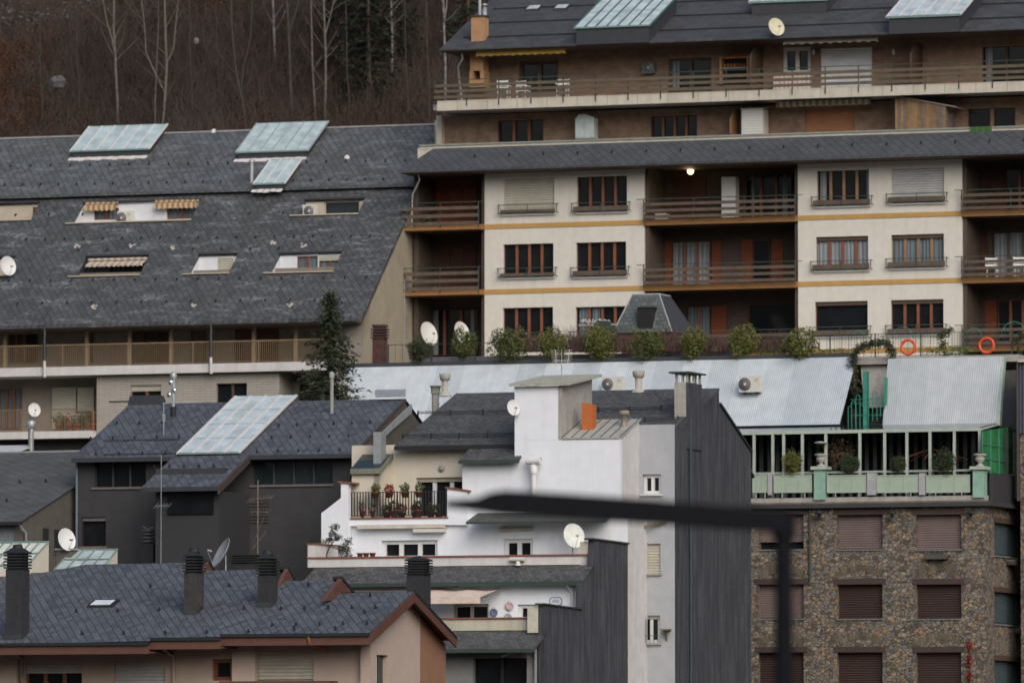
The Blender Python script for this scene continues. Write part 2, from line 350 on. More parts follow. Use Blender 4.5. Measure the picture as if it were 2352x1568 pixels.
def facade(P, f, px, wins, v, mat, dep=.2, name='wall', thick=True):
    """wall rectangle px=(x0,y0,x1,y1) with window openings; wins: list of (px rect, kwargs)"""
    r = f.rect(*px, v); hs = [f.rect(*w[0], v) for w in wins]
    m = MB(); m.grid(lambda s, z, d: (s, v + d, z), r[0], r[1], r[2], r[3], hs, dep)
    o = m.build(name, mat, P)
    for h, w in zip(hs, wins): window(P, h, v, dep=dep - .1 if dep < .5 else .2, **w[1])
    return o, r
def boards_rail(P, s0, s1, v, z, nb=3, bh=.13, gap=.13, z0=.1, post=1.35, top=.15, mat=WOODB, ends=(0, 0), name='railing', drop=.2, pm=METG):
    """balcony railing: posts and thin top bar in metal, boards as sub-parts"""
    H = z0 + nb * bh + (nb - 1) * gap + top; m = MB(); n = max(1, round((s1 - s0) / post))
    for i in range(n + 1):
        x = s0 + (s1 - s0) * i / n; m.box(x - .018, x + .018, v - .01, v + .03, z - drop, z + H)
    m.box(s0 - ends[0], s1 + ends[1], v - .012, v + .028, z + H, z + H + .03)
    r = m.build(name, pm, P)
    for k in range(nb):
        a = z + z0 + k * (bh + gap); MB().box(s0, s1, v - .06, v - .015, a, a + bh).build('board', mat, r)
    return r
def bar_rail(P, s0, s1, v, z, h=.9, gap=.12, mat=METB, br=.008, name='railing', post=1.8, tr=.025):
    m = MB(); m.box(s0, s1, v - .02, v + .02, z + h - tr, z + h).box(s0, s1, v - .015, v + .015, z + .05, z + .075)
    n = int((s1 - s0) / gap)
    for i in range(n + 1):
        x = s0 + (s1 - s0) * i / max(1, n); m.box(x - br, x + br, v - br, v + br, z + .075, z + h - tr)
    n = max(1, round((s1 - s0) / post))
    for i in range(n + 1):
        x = s0 + (s1 - s0) * i / n; m.box(x - .022, x + .022, v - .024, v + .024, z - .04, z + h + .01)
    return m.build(name, mat, P)
def solar(f, pl, bl, br, ty, cols, rows, label, lift=.35, glass=None, bar=None, skirt=True, fl=True, hb=True, group=None, bw=.075):
    """thermal collector on a roof plane: bl, br lower corners, ty top edge (px)"""
    L = (pl[0], pl[1] + lift, pl[2]); a, b_ = f.roof(*bl, L), f.roof(*br, L); s0, s1, v0 = a.x, b_.x, (a.y + b_.y) / 2; v1 = f.roof((bl[0] + br[0]) / 2 + .7 * (bl[1] - ty), ty, L).y
    zz = lambda v: L[1] + L[2] * (v - L[0]); t = thing('solar_collector', label, 'solar panel', f, (s0, v0, zz(v0) - lift), group=group)
    Q = lambda s, v, h: (s - s0, v - v0, zz(v) + h - zz(v0) + lift)
    def slab(m, s_a, s_b, v_a, v_b, h0, h1):
        m.mesh([Q(s_a, v_a, h0), Q(s_b, v_a, h0), Q(s_b, v_b, h0), Q(s_a, v_b, h0), Q(s_a, v_a, h1), Q(s_b, v_a, h1), Q(s_b, v_b, h1), Q(s_a, v_b, h1)],
               [(0, 3, 2, 1), (4, 5, 6, 7), (0, 1, 5, 4), (1, 2, 6, 5), (2, 3, 7, 6), (3, 0, 4, 7)])
    for i in range(cols):
        m = MB(); w = (s1 - s0) / cols; slab(m, s0 + i * w + .012, s0 + (i + 1) * w - .012, v0 + .01, v1 - .01, -.05, 0); m.build('glass_panel', glass or SOLG, t)
    m = MB()
    for i in range(cols + 1):
        x = s0 + (s1 - s0) * i / cols; slab(m, x - bw / 2, x + bw / 2, v0, v1, -.04, .018)
    m.build('frame_bar', bar or SOLB, t)
    m = MB()
    for j in range(rows + 1 if hb else 0):
        y = v0 + (v1 - v0) * j / rows; slab(m, s0, s1, y - .02, y + .02, -.045, .008)
    if not hb: slab(m, s0, s1, v0 - .02, v0 + .02, -.07, .01); slab(m, s0, s1, v1 - .02, v1 + .02, -.07, .01)
    m.build('cross_bar', SOLE, t)
    if skirt:
        m = MB(); slab(m, s0 + .08, s1 - .08, v0 + .06, v1 - .05, -lift + .01, -.055); m.build('support_box', DKMET, t)
    if fl:
        m = MB(); k = int((s1 - s0) / .25)
        for i in range(k):
            x = s0 - .06 + (s1 - s0) * i / k; slab(m, x, x + .24, v0 - .13 - .03 * ((i * 7) % 3), v0 + .05, -lift + .01, -lift + .035 + .01 * (i % 2))
        m.build('flashing', SOLF, t)
    return t
SOLG = glossy('pale solar glass', (.41, .51, .52), .2, .6); SOLB = plain('pinkish aluminium bar', (.70, .66, .65), .4, .05, 3, .2); SOLE = plain('green grey edge', (.16, .24, .22), .5)
SOLG2 = glossy('milky solar glass', (.48, .56, .58), .2, .7); SOLD = plain('dark green bar', (.05, .12, .10), .5); SOLF = plain('white flashing', (.6, .56, .56), .6, .15)
def dish(f, at, r, yaw, tilt, label, mat=None, back=False, mast=.5, group=None, asp=1.12):
    t = thing('satellite_dish', label, 'satellite dish', f, at, group=group); D = Matrix.Rotation(yaw, 3, 'Z') @ Matrix.Rotation(R(90) - tilt, 3, 'X')
    S = Matrix.Diagonal((1, asp, 1)); m = MB(); prof = [(r * k / 7, .30 * r * (k / 7) ** 2) for k in range(8)]
    m.lathe([(p, z) for p, z in prof], (0, 0, 0), 24, D @ S); m.lathe([(p, z - .02) for p, z in prof[::-1]], (0, 0, 0), 24, D @ S); m.lathe([(r, .3 * r), (r * 1.02, .3 * r - .01), (r, .3 * r - .02)], (0, 0, 0), 24, D @ S)
    m.build('reflector', mat or PLW, t)
    a = D @ Vector((0, -r * asp, .25 * r)); b_ = D @ Vector((0, -r * .35, r * 1.15)); MB().tube([a, b_], .008, 5).build('feed_arm', GALV, t)
    q = MB(); q.tube([b_ + (a - b_).normalized() * -.03, b_ + D @ Vector((0, .05, -.12))], .035, 8); q.build('receiver', PLG, t)
    c = D @ Vector((0, 0, -.05)); MB().tube([D @ Vector((0, 0, 0)), c, c + Vector((0, .03, -mast))], .024, 6).build('mast', GALV, t)
    return t
def aircon(f, at, label, w=.82, h=.62, d=.3, fan='l', mat=None):
    t = thing('air_conditioner', label, 'air conditioner', f, at); MB().box(-w / 2, w / 2, -d, 0, .05, h).build('casing', mat or PLC, t)
    cx = {'l': -.18 * w / .82, 'c': 0, 'r': .15}[fan]; rr = h * .37; rot = Matrix.Rotation(R(90), 3, 'X'); g = MB()
    MB().lathe([(0.001, 0), (rr, 0), (rr, -.01)], (cx, -d - .004, h / 2 + .02), 24, rot).build('fan_opening', PLG2, t)
    for k in range(1, 5): g.lathe([(rr * k / 4 - .01, .006), (rr * k / 4 + .008, .006), (rr * k / 4 + .008, .016), (rr * k / 4 - .01, .016)], (cx, -d, h / 2 + .02), 24, rot)
    g.build('fan_grille', PLG, t); MB().lathe([(.001, .02), (.045, .02), (.05, .01)], (cx, -d, h / 2 + .02), 12, rot).build('fan_hub', PLW, t)
    q = MB()
    for x in (-.3, .3): q.box(x * w - .04, x * w + .04, -d + .02, -.02, 0, .05)
    q.build('foot', METK, t)
    m = MB(); m.box(w / 2 - .2, w / 2 - .07, -d - .006, -d - .001, h - .16, h - .12).box(w / 2 - .2, w / 2 - .12, -d - .006, -d - .001, h - .23, h - .2); m.build('badge', PLG, t)
    return t
PLG2 = plain('dark grey plastic', (.06, .06, .065), .6)
def hooks(roof, f, pl, rows, dz=.02, sz=.05, mat=None):
    """snow hooks set out in rows on a roof plane; rows: (x0, y0, x1, y1, n[, skips])"""
    proto = None; k = 0
    for row in rows:
        for i in range(row[4]):
            if len(row) > 5 and i in row[5]: continue
            u = i / max(1, row[4] - 1); p = f.roof(row[0] + (row[2] - row[0]) * u, row[1] + (row[3] - row[1]) * u, pl)
            if k >= 100: return
            k += 1
            if proto is None:
                m = MB(); m.box(-sz * .42, sz * .42, -.03, .02, 0, sz * 2.3).box(-sz * .15, sz * .15, .02, .14, .01 + .05 * pl[2], .03 + .1 * pl[2]); proto = m.build('snow_hook', mat or METK, roof); proto.location = p; first = False
            else:
                c = proto.copy(); COL.objects.link(c); c.parent = roof; c.location = p
def awning(P, s0, s1, v, z, out=.5, drop=.28, mat=None, val=.16, scallop=.3, name='awning', slope=.25):
    """extended fabric awning with a scalloped valance"""
    m = MB(); n = max(2, int((s1 - s0) / scallop)); zz = z - slope
    m.poly([(s0, v, z), (s1, v, z), (s1, v - out, zz), (s0, v - out, zz)])
    k = n * 6; pts = [(s0 + (s1 - s0) * i / k, zz - val + .05 * abs(math.sin(math.pi * i / 6)) - .05) for i in range(k + 1)]
    for i in range(k): m.poly([(pts[i][0], v - out, pts[i][1]), (pts[i + 1][0], v - out, pts[i + 1][1]), (pts[i + 1][0], v - out, zz), (pts[i][0], v - out, zz)])
    m.box(s0 - .04, s1 + .04, v - .12, v, z, z + .1); return m.build(name, mat, P)
def foliage(m, c, rad, n, leaf, rng, shell=.55, squash=1, lump=.25, up=0):
    """leaf-sized faces spread through a lumpy volume"""
    c = Vector(c); ph = [rng.random() * 6.3 for _ in range(6)]
    for _ in range(n):
        d = Vector((rng.gauss(0, 1), rng.gauss(0, 1), rng.gauss(0, 1))).normalized()
        k = 1 + lump * (math.sin(d.x * 3.1 + ph[0]) * math.sin(d.y * 3.7 + ph[1]) + .6 * math.sin(d.z * 5 + ph[2] + d.x * 4))
        r = (shell + (1 - shell) * rng.random() ** .5) * k * (1 + rng.gauss(0, .05))
        p = c + Vector((d.x * rad[0], d.y * rad[1], d.z * rad[2])) * r
        a = Vector((rng.gauss(0, 1), rng.gauss(0, 1), rng.gauss(0, 1))).normalized(); b_ = a.cross(Vector((rng.gauss(0, 1), rng.gauss(0, 1), rng.gauss(0, 1)))).normalized()
        l = leaf * (.6 + rng.random() * .8); m.poly([p - a * l, p + b_ * l * .45, p + a * l, p - b_ * l * .45])
    return m
def chair(f, at, rz, mat, label, group=None, h=.86):
    t = thing('patio_chair', label, 'chair', f, at, rz, group)
    MB().box(-.22, .22, -.22, .2, .42, .45).build('seat', mat, t); q = MB()
    for k in range(3): q.box(-.22, .22, .2, .23, .5 + k * .13, .58 + k * .13)
    q.box(-.24, -.21, .2, .235, .42, h).box(.21, .24, .2, .235, .42, h); q.build('backrest', mat, t)
    for sx in (-.21, .19):
        for sy in (-.2, .19): MB().box(sx, sx + .03, sy, sy + .03, 0, .42).build('leg', mat, t)
    for sx in (-.25, .22): MB().box(sx, sx + .04, -.2, .2, .62, .65).build('armrest', mat, t)
    return t
def pot(f, at, label, r=.14, h=.2, plant=None, group=None, seed=1, mat=None, pr=.2, rim=True):
    t = thing('flower_pot', label, 'flower pot', f, at, group=group)
    MB().lathe([(.001, 0), (r * .72, 0), (r, h * .85), (r * 1.08, h * .85), (r * 1.08, h), (r * .9, h), (r * .88, h * .85), (.001, h * .8)], (0, 0, 0), 14).build('pot', mat or TERR, t)
    if plant: foliage(MB(), (0, 0, h + pr * .8), (pr, pr, pr), 300, .038, random.Random(seed)).build('plant', plant, t)
    return t
LEAF_G = leafy('green leaf', (.06, .085, .025), (.13, .15, .045)); LEAF_Y = leafy('yellow green leaf', (.085, .10, .022), (.18, .18, .05)); LEAF_D = leafy('dark needle', (.018, .032, .02), (.04, .055, .028)); LEAF_R = leafy('red flower', (.25, .02, .02), (.35, .08, .05)); LEAF_K = leafy('dark clipped leaf', (.03, .05, .025), (.06, .08, .035))

# ---------------------------------------------------------------- cream apartment building (upper right)
M = Fr(1113, 775, 300)
AP = thing('apartment_building', 'large cream apartment building with dark slate mansard strip, brick upper storeys and brown balconies', 'building', M)
zf = lambda f, x, y, v=0: f.on(x, y, v)[1]
sx = lambda f, x, y=600, v=0: f.on(x, y, v)[0]
wc = lambda x0, y0, x1, y1, **k: ((x0, y0, x1, y1), k)
RIGHT = 2900
std = dict(sill=WHITE2, rail=1, dep=.2)
w1 = [wc(1157, 410, 1273, 491, n=0, shut=1, shm=RSB, sill=WHITE2, rail=1, label='window with its beige roller shutter closed'), wc(1325, 405, 1440, 487, n=3, sill=WHITE2, rail=2),
      wc(1156, 560, 1271, 637, n=3, sill=WHITE2, rail=1), wc(1323, 556, 1438, 635, n=3, sill=WHITE2, rail=2),
      wc(1155, 706, 1270, 785, n=3, sill=WHITE2, rail=1), wc(1322, 704, 1440, 782, n=3, curt=CURTB, cside=[(.05, .22), (.3, .45)], sill=WHITE2, rail=1)]
w2 = [wc(1876, 391, 1996, 473, n=3, curt=CURT, cside=[(.04, .16), (.93, .98)], sill=WHITE2, rail=2, wood=WOODY), wc(2048, 387, 2168, 466, n=0, shut=.82, shm=RSG, sill=WHITE2, rail=2, label='window with its grey roller shutter almost closed'),
      wc(1874, 543, 1994, 621, n=3, curt=CURT, sill=WHITE2, rail=2, head=WOODD), wc(2047, 538, 2168, 615, n=3, wood=WOODY, curt=CURTB, sill=WHITE2, rail=2, head=WOODD),
      wc(1872, 692, 1993, 772, n=0, head=WOODD, sill=WHITE2, rail=2), wc(2046, 688, 2167, 768, n=3, head=WOODD, sill=WHITE2, rail=2)]
EAVE = zf(M, 1300, 378); F3 = zf(M, 1300, 516); F2 = zf(M, 1300, 666); F1 = zf(M, 1300, 820); BOT = F1 - 6
for (xa, xb, ww) in ((1113, 1480, w1), (1833, 2210, w2)):
    s0, s1 = sx(M, xa), sx(M, xb); hs = [M.rect(*w[0]) for w in ww]
    m = MB(); m.grid(lambda s, z, d: (s, d, z), s0, BOT, s1, EAVE + .3, hs, .32)
    m.poly([(s0, 0, BOT), (s0, 0, EAVE + .3), (s0, 3, EAVE + .3), (s0, 3, BOT)]).poly([(s1, 0, BOT), (s1, 3, BOT), (s1, 3, EAVE + .3), (s1, 0, EAVE + .3)])
    m.build('wall', CREAM, AP)
    for h, w in zip(hs, ww): window(AP, h, 0, **w[1])
    for z in (F3, F2, F1): MB().box(s0 - .003, s1 + .003, -.03, .05, z - .09, z + .1).build('fascia_band', OCHRE, AP)
SL0, S0, S1, S2, S3 = sx(M, 960), sx(M, 1113), sx(M, 1480), sx(M, 1833), sx(M, 2210); S4 = sx(M, RIGHT)
BACKV = 2.2
def loggia(sa, sb, back):
    """dark recessed balcony bay: floor slabs, brick back wall, fascia and railings on each storey"""
    for i, z in enumerate((F3, F2, F1)):
        MB().box(sa + .01, sb - .01, .06, BACKV - .01, z - .12, z + .08).build('balcony_floor', WOODD, AP)  # dark wood colour on the slabs paints the ceiling shade of the bay
        MB().box(sa + .01, sb - .01, -.06, .055, z - .13, z + .11).build('balcony_fascia', OCHRE2, AP)
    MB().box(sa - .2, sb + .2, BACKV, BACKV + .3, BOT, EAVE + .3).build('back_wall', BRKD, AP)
loggia(SL0 - .1, S0, 0); loggia(S1, S2, 0); loggia(S3, S4, 0)
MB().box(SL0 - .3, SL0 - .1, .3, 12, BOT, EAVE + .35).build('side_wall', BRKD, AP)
for xs in (S0, S1, S2, S3):                      # brick jambs of the loggias
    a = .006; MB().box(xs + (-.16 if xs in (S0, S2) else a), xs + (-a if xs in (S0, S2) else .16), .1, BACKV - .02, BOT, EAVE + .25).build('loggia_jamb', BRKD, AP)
SR = sx(M, 935)
for z in (F3, F2, F1):
    boards_rail(AP, S1 + .05, S2 - .05, -.25, z + .11, 3, .12, .14, .02, 1.9, .14, ends=(.3, .3), drop=.1)
    boards_rail(AP, S3 + .05, S4, -.25, z + .11, 3, .12, .14, .02, 1.9, .14, ends=(.3, 0), drop=.1)
    if z != F1:
        boards_rail(AP, SR, S0 - .05, -.6, z + .05, 3, .14, .17, .02, 1.7, .16, ends=(0, .25), drop=.1)
        MB().box(SR, S0 - .02, -.58, .02, z - .12, z + .02).build('balcony_fascia', OCHRE2, AP)
        for k in range(3): MB().box(SR - .02, SR + .03, -.58, .3, z + .07 + k * .31, z + .21 + k * .31).build('side_board', WOODB, AP)
        MB().box(SR - .02, SL0 - .1, .02, .3, z - .12, z + .02).build('balcony_floor', OCHRE2, AP)
def back(px, kind, v=BACKV, **k):
    r = M.rect(*px, v - .02)
    if kind == 'shut':
        m = MB(); s0, z0, s1, z1 = r; n = max(1, round((s1 - s0) / .62)); w = (s1 - s0) / n
        for i in range(n): m.box(s0 + i * w + .01, s0 + (i + 1) * w - .01, v - .07, v - .01, z0, z1)
        return m.build('wooden_shutter', k.get('mat', SHUTW), AP)
    return window(AP, r, v - .26, dep=.16, name=k.pop('name', 'balcony_door'), **k)
back((1003, 412, 1095, 512), 'shut'); back((1005, 560, 1095, 664), 'shut', mat=SHUTD); back((957, 712, 985, 815), 'shut'); back((985, 712, 1100, 815), 'win', n=2, curt=CURT, cside=[(.1, .2), (.85, .92)])
back((1548, 405, 1622, 500), 'shut', mat=SHUTD); back((1715, 402, 1820, 498), 'win', n=2, curt=CURT, cside=[(.12, .18), (.8, .9)])
back((1497, 553, 1545, 655), 'shut'); back((1547, 556, 1633, 656), 'win', n=2, wood=WOODR, curt=CURT); back((1636, 552, 1657, 654), 'shut'); back((1703, 550, 1730, 654), 'shut'); back((1732, 553, 1770, 652), 'win', n=0); back((1772, 550, 1800, 650), 'shut', mat=SHUTW)
back((1583, 705, 1633, 800), 'win', n=1, curt=CURTB); back((1634, 702, 1670, 800), 'shut'); back((1722, 700, 1828, 798), 'win', n=0)
back((2270, 385, 2310, 488), 'shut', mat=SHUTD); back((2312, 388, 2440, 488), 'win', n=3)
back((2222, 530, 2270, 642), 'shut', mat=SHUTD); back((2285, 534, 2420, 642), 'win', n=3, curt=CURT, wood=WOODB); back((2262, 690, 2290, 790), 'shut'); back((2295, 690, 2380, 790), 'win', n=2)
for (xa, ya) in ((1700, 556), (1690, 706)):     # thin slanted light strips are door edges
    pass
# mansard slate strip, eaves, white parapet
ve = -1.15; ze = zf(M, 1300, 380, ve); zt = ze + 1.02; vt = .55; pitch = (zt - ze) / (vt - ve); PLm = (ve, ze, pitch)
sE = sx(M, 917, 380, ve); sT = M.roof(1001, 333, PLm).x
m = MB(); m.poly([(sE, ve, ze), (S4, ve, ze), (S4, vt, zt), (sT, vt, zt)]).poly([(sE, ve, ze), (sT, vt, zt), (sT, 12, zt), (sE, 12, ze)])
m.box(sE, S4, ve - .03, ve + .02, ze - .1, ze - .004).poly([(sE, ve, ze - .02), (sE, 12, ze - .02), (SL0, 12, ze - .02), (SL0, ve, ze - .02)])
mr_ = m.build('mansard_roof', slate('slate of the mansard', (.066, .072, .082), .26, .06, (.15, .16, .17), 45, .8, .2), AP)
MB().box(sE + .1, S4, ve + .03, BACKV, ze - .14, ze - .05).build('soffit', WOODD, AP)
hooks(mr_, M, PLm, [(1090, 362, 2352, 325, 17)], sz=.06)
m = MB(); zp = zt + .03; m.box(sT - .6, S4, vt, vt + .25, zt - .02, zt + .1); m.box(sT - .7, sT - .02, vt + .02, vt + 1.5, ze + .1, zt + .05); m.build('parapet', PARA, AP)
MB().box(sT - .62, S4, vt - .05, vt + .3, zt + .103, zt + .17).build('parapet_coping', plain('grey green coping', (.22, .25, .22), .7), AP)
MB().box(sT - .5, S4, vt + .26, 12, zt - .3, zt - .1).build('terrace_floor', CONC, AP)
# storey behind the parapet
VB = 2.6; sB = sx(M, 1022, 280, VB); zB = zt - .1; zS = zf(M, 1300, 246, .6)
mid_w = [wc(1143, 276, 1248, 330, n=2, wood=WOODR, mw=.13), wc(1494, 266, 1601, 322, n=3, mw=.1), wc(1850, 250, 1962, 312, n=1, shut=1, shm=RSO, wood=OCHRE2, label='door with closed orange brown roller shutters'), wc(2222, 249, 2332, 305, n=1, wood=WOODY, mw=.16)]
hs = [M.rect(*w[0], VB) for w in mid_w]
MB().grid(lambda s, z, d: (s, VB + d, z), sB, zB, S4, zS, hs, .3).build('wall', BRK, AP)
for h, w in zip(hs, mid_w): window(AP, h, VB, **w[1])
MB().box(sB - .25, sB - .01, VB - .35, VB + .3, zB, zS - .02).build('corner_column', PARA, AP)
MB().box(sB - .9, sB - .26, VB + 1.2, 12, zB - 1, zS - .05).build('side_wall', CONC, AP)
# top balcony slab and its fascia with rust streaks
VS = .75; sS = sx(M, 1004, 240, VS); z0_ = zf(M, 1300, 245, VS); z1_ = zf(M, 1300, 222, VS)
m = MB(); m.box(sS, S4, VS, VS + .16, z0_, z1_); fas = m.build('balcony_fascia', PARA, AP)
MB().box(sS + .02, S4, VS + .165, 11, z0_ + .05, z1_ - .06).build('balcony_slab', CONC, AP)
MB().box(sS - .35, sS - .01, VS + .5, VS + 5, z0_ + .08, z1_ - .1).build('slab_edge', PARA, AP)
n_j = 28
m = MB()
for i in range(n_j): x = sS + .9 + i * 1.31; m.box(x - .012, x + .012, VS - .004, VS + .02, z0_ + .01, z1_ - .01)
m.build('fascia_joint', plain('joint', (.25, .23, .17)), AP)
boards_rail(AP, sS - .1, S4, VS - .03, z1_ - .02, 3, .12, .115, .1, 1.42, .16, drop=.22, mat=plain('olive brown board', (.10, .08, .052), .75, .15, 3))
VT = 3.4; sTt = sx(M, 1050, 180, VT); zR = zf(M, 1300, 104, 1.2)
top_w = [wc(1192, 140, 1282, 214, n=1, wood=WOODB, mw=.16, fw=.12), wc(1535, 133, 1634, 212, n=1, wood=WOODB, curt=CURT, cside=[(.03, .22)], fw=.1), wc(1797, 108, 1862, 170, n=1, wood=PLW, fw=.16, mw=.16), wc(1884, 110, 2003, 205, n=0, shut=1, shm=RSW, wood=PLW, fw=.05, label='closed white roller shutter door'),
         wc(2256, 105, 2420, 195, n=2, wood=WOODD, curt=CURT, cside=[(.03, .13)])]
hs = [M.rect(*w[0], VT) for w in top_w]
MB().grid(lambda s, z, d: (s, VT + d, z), sTt, z1_ - .1, S4, zR + .9, hs, .3).build('wall', BRK, AP)
for h, w in zip(hs, top_w): window(AP, h, VT, **w[1])
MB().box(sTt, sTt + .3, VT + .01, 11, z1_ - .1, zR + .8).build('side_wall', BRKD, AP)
# top roof
e0 = M.side(1010, 111, 0); 
VE = 1.3; zE = zf(M, 1300, 103, VE); PLt = (VE, zE, .44); sV = sx(M, 1010, 110, VE); VR = 9.0
m = MB(); zt_ = zE + .44 * (VR - VE); m.poly([(sV, VE, zE), (S4, VE, zE), (S4, VR, zt_), (sV, VR, zt_)]).poly([(sV, VR, zt_), (S4, VR, zt_), (S4, VR + 8, zt_ - 3.5), (sV, VR + 8, zt_ - 3.5)])
m.box(sV, S4, VE - .06, VE - .002, zE - .07, zE + .0); m.prism([(sV, VE, zE - .01), (sV, VR, zt_ - .01), (sV, VR, zt_ - .2), (sV, VE, zE - .2)], (.08, 0, 0))
tr = m.build('roof', slate('dark top slate', (.058, .06, .066), .4, .12, (.16, .17, .18), 0, 1.3, .25), AP)
MB().box(sV + .05, S4, VE + .0, VT + .2, zE - .10, zE - .06).build('soffit', WOODD, AP)
for y in (52, 20, 84):
    a = M.roof(1150, y + 2, PLt); MB().box(sV + .6, S4, a.y - .02, a.y + .02, a.z + .02, a.z + .06).build('snow_rail', METK, tr)
def roofbox(px0, px1, ytop, ybot, name, mat, P, f=M, pl=PLt, dep=.55, **kw):
    p = f.roof((px0 + px1) / 2, ybot, pl); k = 0.01796 * (p.y + 300) / 300; w = (px1 - px0) * .0179 / math.cos(R(20)); h = (ybot - ytop) * .0179
    return MB().box(p.x - w / 2, p.x + w / 2, p.y, p.y + dep, p.z - .3, p.z + h).build(name, mat, P), p, w, h
o, p, w, h = roofbox(1082, 1112, 38, 95, 'chimney', BRKO, tr)
m = MB(); m.box(p.x - w / 2 - .05, p.x + w / 2 + .05, p.y - .05, p.y + .6, p.z + h, p.z + h + .06); m.build('chimney_cap', DKMET, tr)
MB().tube([(p.x, p.y + .25, p.z + h + .05), (p.x, p.y + .25, p.z + h + 1.6)], .07, 10).build('flue_pipe', GALV, tr)
q = M.roof(1113, 45, PLt); MB().lathe([(.1, -.2), (.1, .5), (.08, .5), (.08, .58), (.2, .58), (.02, .68)], q, 12).build('roof_vent', GALV, tr)
for (xa, yb, wd_) in ((1205, 28, 26), (1270, 26, 26)):
    a = M.roof(xa, yb, PLt); w = wd_ * .0191; d = .55
    P4 = lambda x, y, h: (a.x + x, a.y + y, a.z + .44 * y + h)
    s_ = MB(); s_.mesh([P4(0, 0, -.02), P4(w + .1, 0, -.02), P4(w + .1, d, -.02), P4(0, d, -.02), P4(0, 0, .1), P4(w + .1, 0, .1), P4(w + .1, d, .1), P4(0, d, .1)], [(4, 5, 6, 7), (0, 1, 5, 4), (1, 2, 6, 5), (2, 3, 7, 6), (3, 0, 4, 7)]); sk = s_.build('skylight', DKMET, tr)
    MB().poly([P4(.05, .05, .105), P4(w + .05, .05, .105), P4(w + .05, d - .05, .105), P4(.05, d - .05, .105)]).build('pane', glossy('sky pane', (.5, .55, .6), .15, .7), sk)
a = M.roof(2085, 62, PLt); MB().mesh([(a.x, a.y, a.z + .02), (a.x + .8, a.y, a.z + .02), (a.x + .8, a.y + .6, a.z + .28), (a.x, a.y + .6, a.z + .28)], [(0, 1, 2, 3)]).build('repair_patch', plain('rusty patch', (.16, .06, .04)), tr)
solar(M, PLt, (1320, 62), (1492, 59), -8, 7, 2, 'large pale blue solar collector on the upper slate roof, left one with green bars, beside two skylights', .75, SOLG2, SOLD, fl=False)
solar(M, PLt, (2037, 38), (2206, 33), -30, 6, 1, 'pale turquoise solar collector high on the slate roof at the top right', .75, SOLG2, SOLB, fl=False, hb=False)
solar(M, PLt, (1722, 3), (1900, -1), -60, 6, 1, 'solar collector cut off by the top edge above the small round dish', .6, SOLG2, SOLB, fl=False, hb=False)
a = M.roof(1783, 84, PLt); dish(M, (a.x, a.y - .1, a.z + .34), .35, R(45), R(20), 'small yellowish white satellite dish on the eave of the upper slate roof', plain('yellowed dish', (.55, .52, .38)), mast=.45)
# top terrace pieces
awning(AP, *[sx(M, x, 120, VT) for x in (1126, 1330)], VT, zf(M, 1225, 117, VT), 1.7, .2, plain('yellow awning cloth', (.62, .42, .10), .85), .26, .32, slope=.05)
awning(AP, *[sx(M, x, 100, VT) for x in (1828, 2045)], VT, zf(M, 1935, 91, VT), 1.7, .2, plain('beige awning cloth', (.46, .42, .36), .85), .26, .4, slope=.02)
awning(AP, *[sx(M, x, 240, VB) for x in (1798, 2014)], VB, zf(M, 1905, 229, VB), .9, .2, stripes('beige striped cloth', (.62, .58, .48), (.40, .26, .16), .28), .22, .28, slope=.1)
MB().box(sx(M, 1065, 250, VB), sx(M, 1313, 250, VB), VB - .3, VB - .02, zf(M, 1190, 258, VB), zf(M, 1190, 250, VB)).build('folded_awning', plain('dusty pink awning', (.3, .22, .22)), AP)
r = M.rect(1080, 113, 1109, 200, VT - 1.2)
m = MB(); zo0, zo1 = zf(M, 1095, 184, VT - 1.2), zf(M, 1095, 163, VT - 1.2)
m.box(r[0], r[2], VT - 1.2, VT - .5, zo1, r[3]).box(r[0] - .04, r[0] + .12, VT - 1.2, VT - .5, r[1], zo1).box(r[2] - .12, r[2] + .04, VT - 1.2, VT - .5, r[1], zo1).box(r[0] + .12, r[2] - .12, VT - 1.2, VT - .5, r[1], zo0).box(r[0] + .12, r[2] - .12, VT - .6, VT - .5, zo0, zo1)
fp = m.build('outdoor_fireplace', BRKO, None); fp.location = M.O; fp.rotation_euler = (0, 0, -M.a); tag(fp, 'orange brick barbecue chimney with dark opening at the left end of the top balcony', 'fireplace')
s_, z_ = M.on(1494, 172, VT); aircon(M, (s_, VT, z_), 'dark round-fan air conditioner on the brick wall of the top balcony', .55, .5, .3, 'c', plain('dark casing', (.1, .11, .11)))
def partition(px, f=M, v=VT, d=1.6, cut=.5, mat=WOODD, label='', cat='partition', name='balcony_partition'):
    s_ = f.on(px[0], px[3], v - d)[0]; za, zb = f.on(px[0], px[3], v - d)[1], f.on(px[2], px[1], v)[1]
    m = MB(); m.prism([(0, 0, 0), (0, d - .02, 0), (0, d - .02, zb - za), (0, d * .45, zb - za), (0, 0, (zb - za) - cut)], (.07, 0, 0)); o = m.build(name, mat, None, f, (s_, v - d, za)); return tag(o, label, cat)
partition((1722, 108, 1762, 205), label='dark brown slanted wooden partition beside the barbecue shelf on the top balcony')
partition((2090, 103, 2127, 195), label='dark brown slanted wooden partition on the bare brick stretch of the top balcony')
partition((1676, 252, 1700, 308), v=VB, d=1.1, mat=plain('ochre wood', (.2, .11, .05)), label='tan wooden partition left of the white louvred cabinet')
r = M.rect(1652, 130, 1720, 192, VT - .35)
bs = thing('barbecue_shelf', 'brick barbecue nook with a shelf of orange and green things on the top balcony', 'barbecue', M, (r[0], VT - .35, r[1])); w, h = r[2] - r[0], r[3] - r[1]
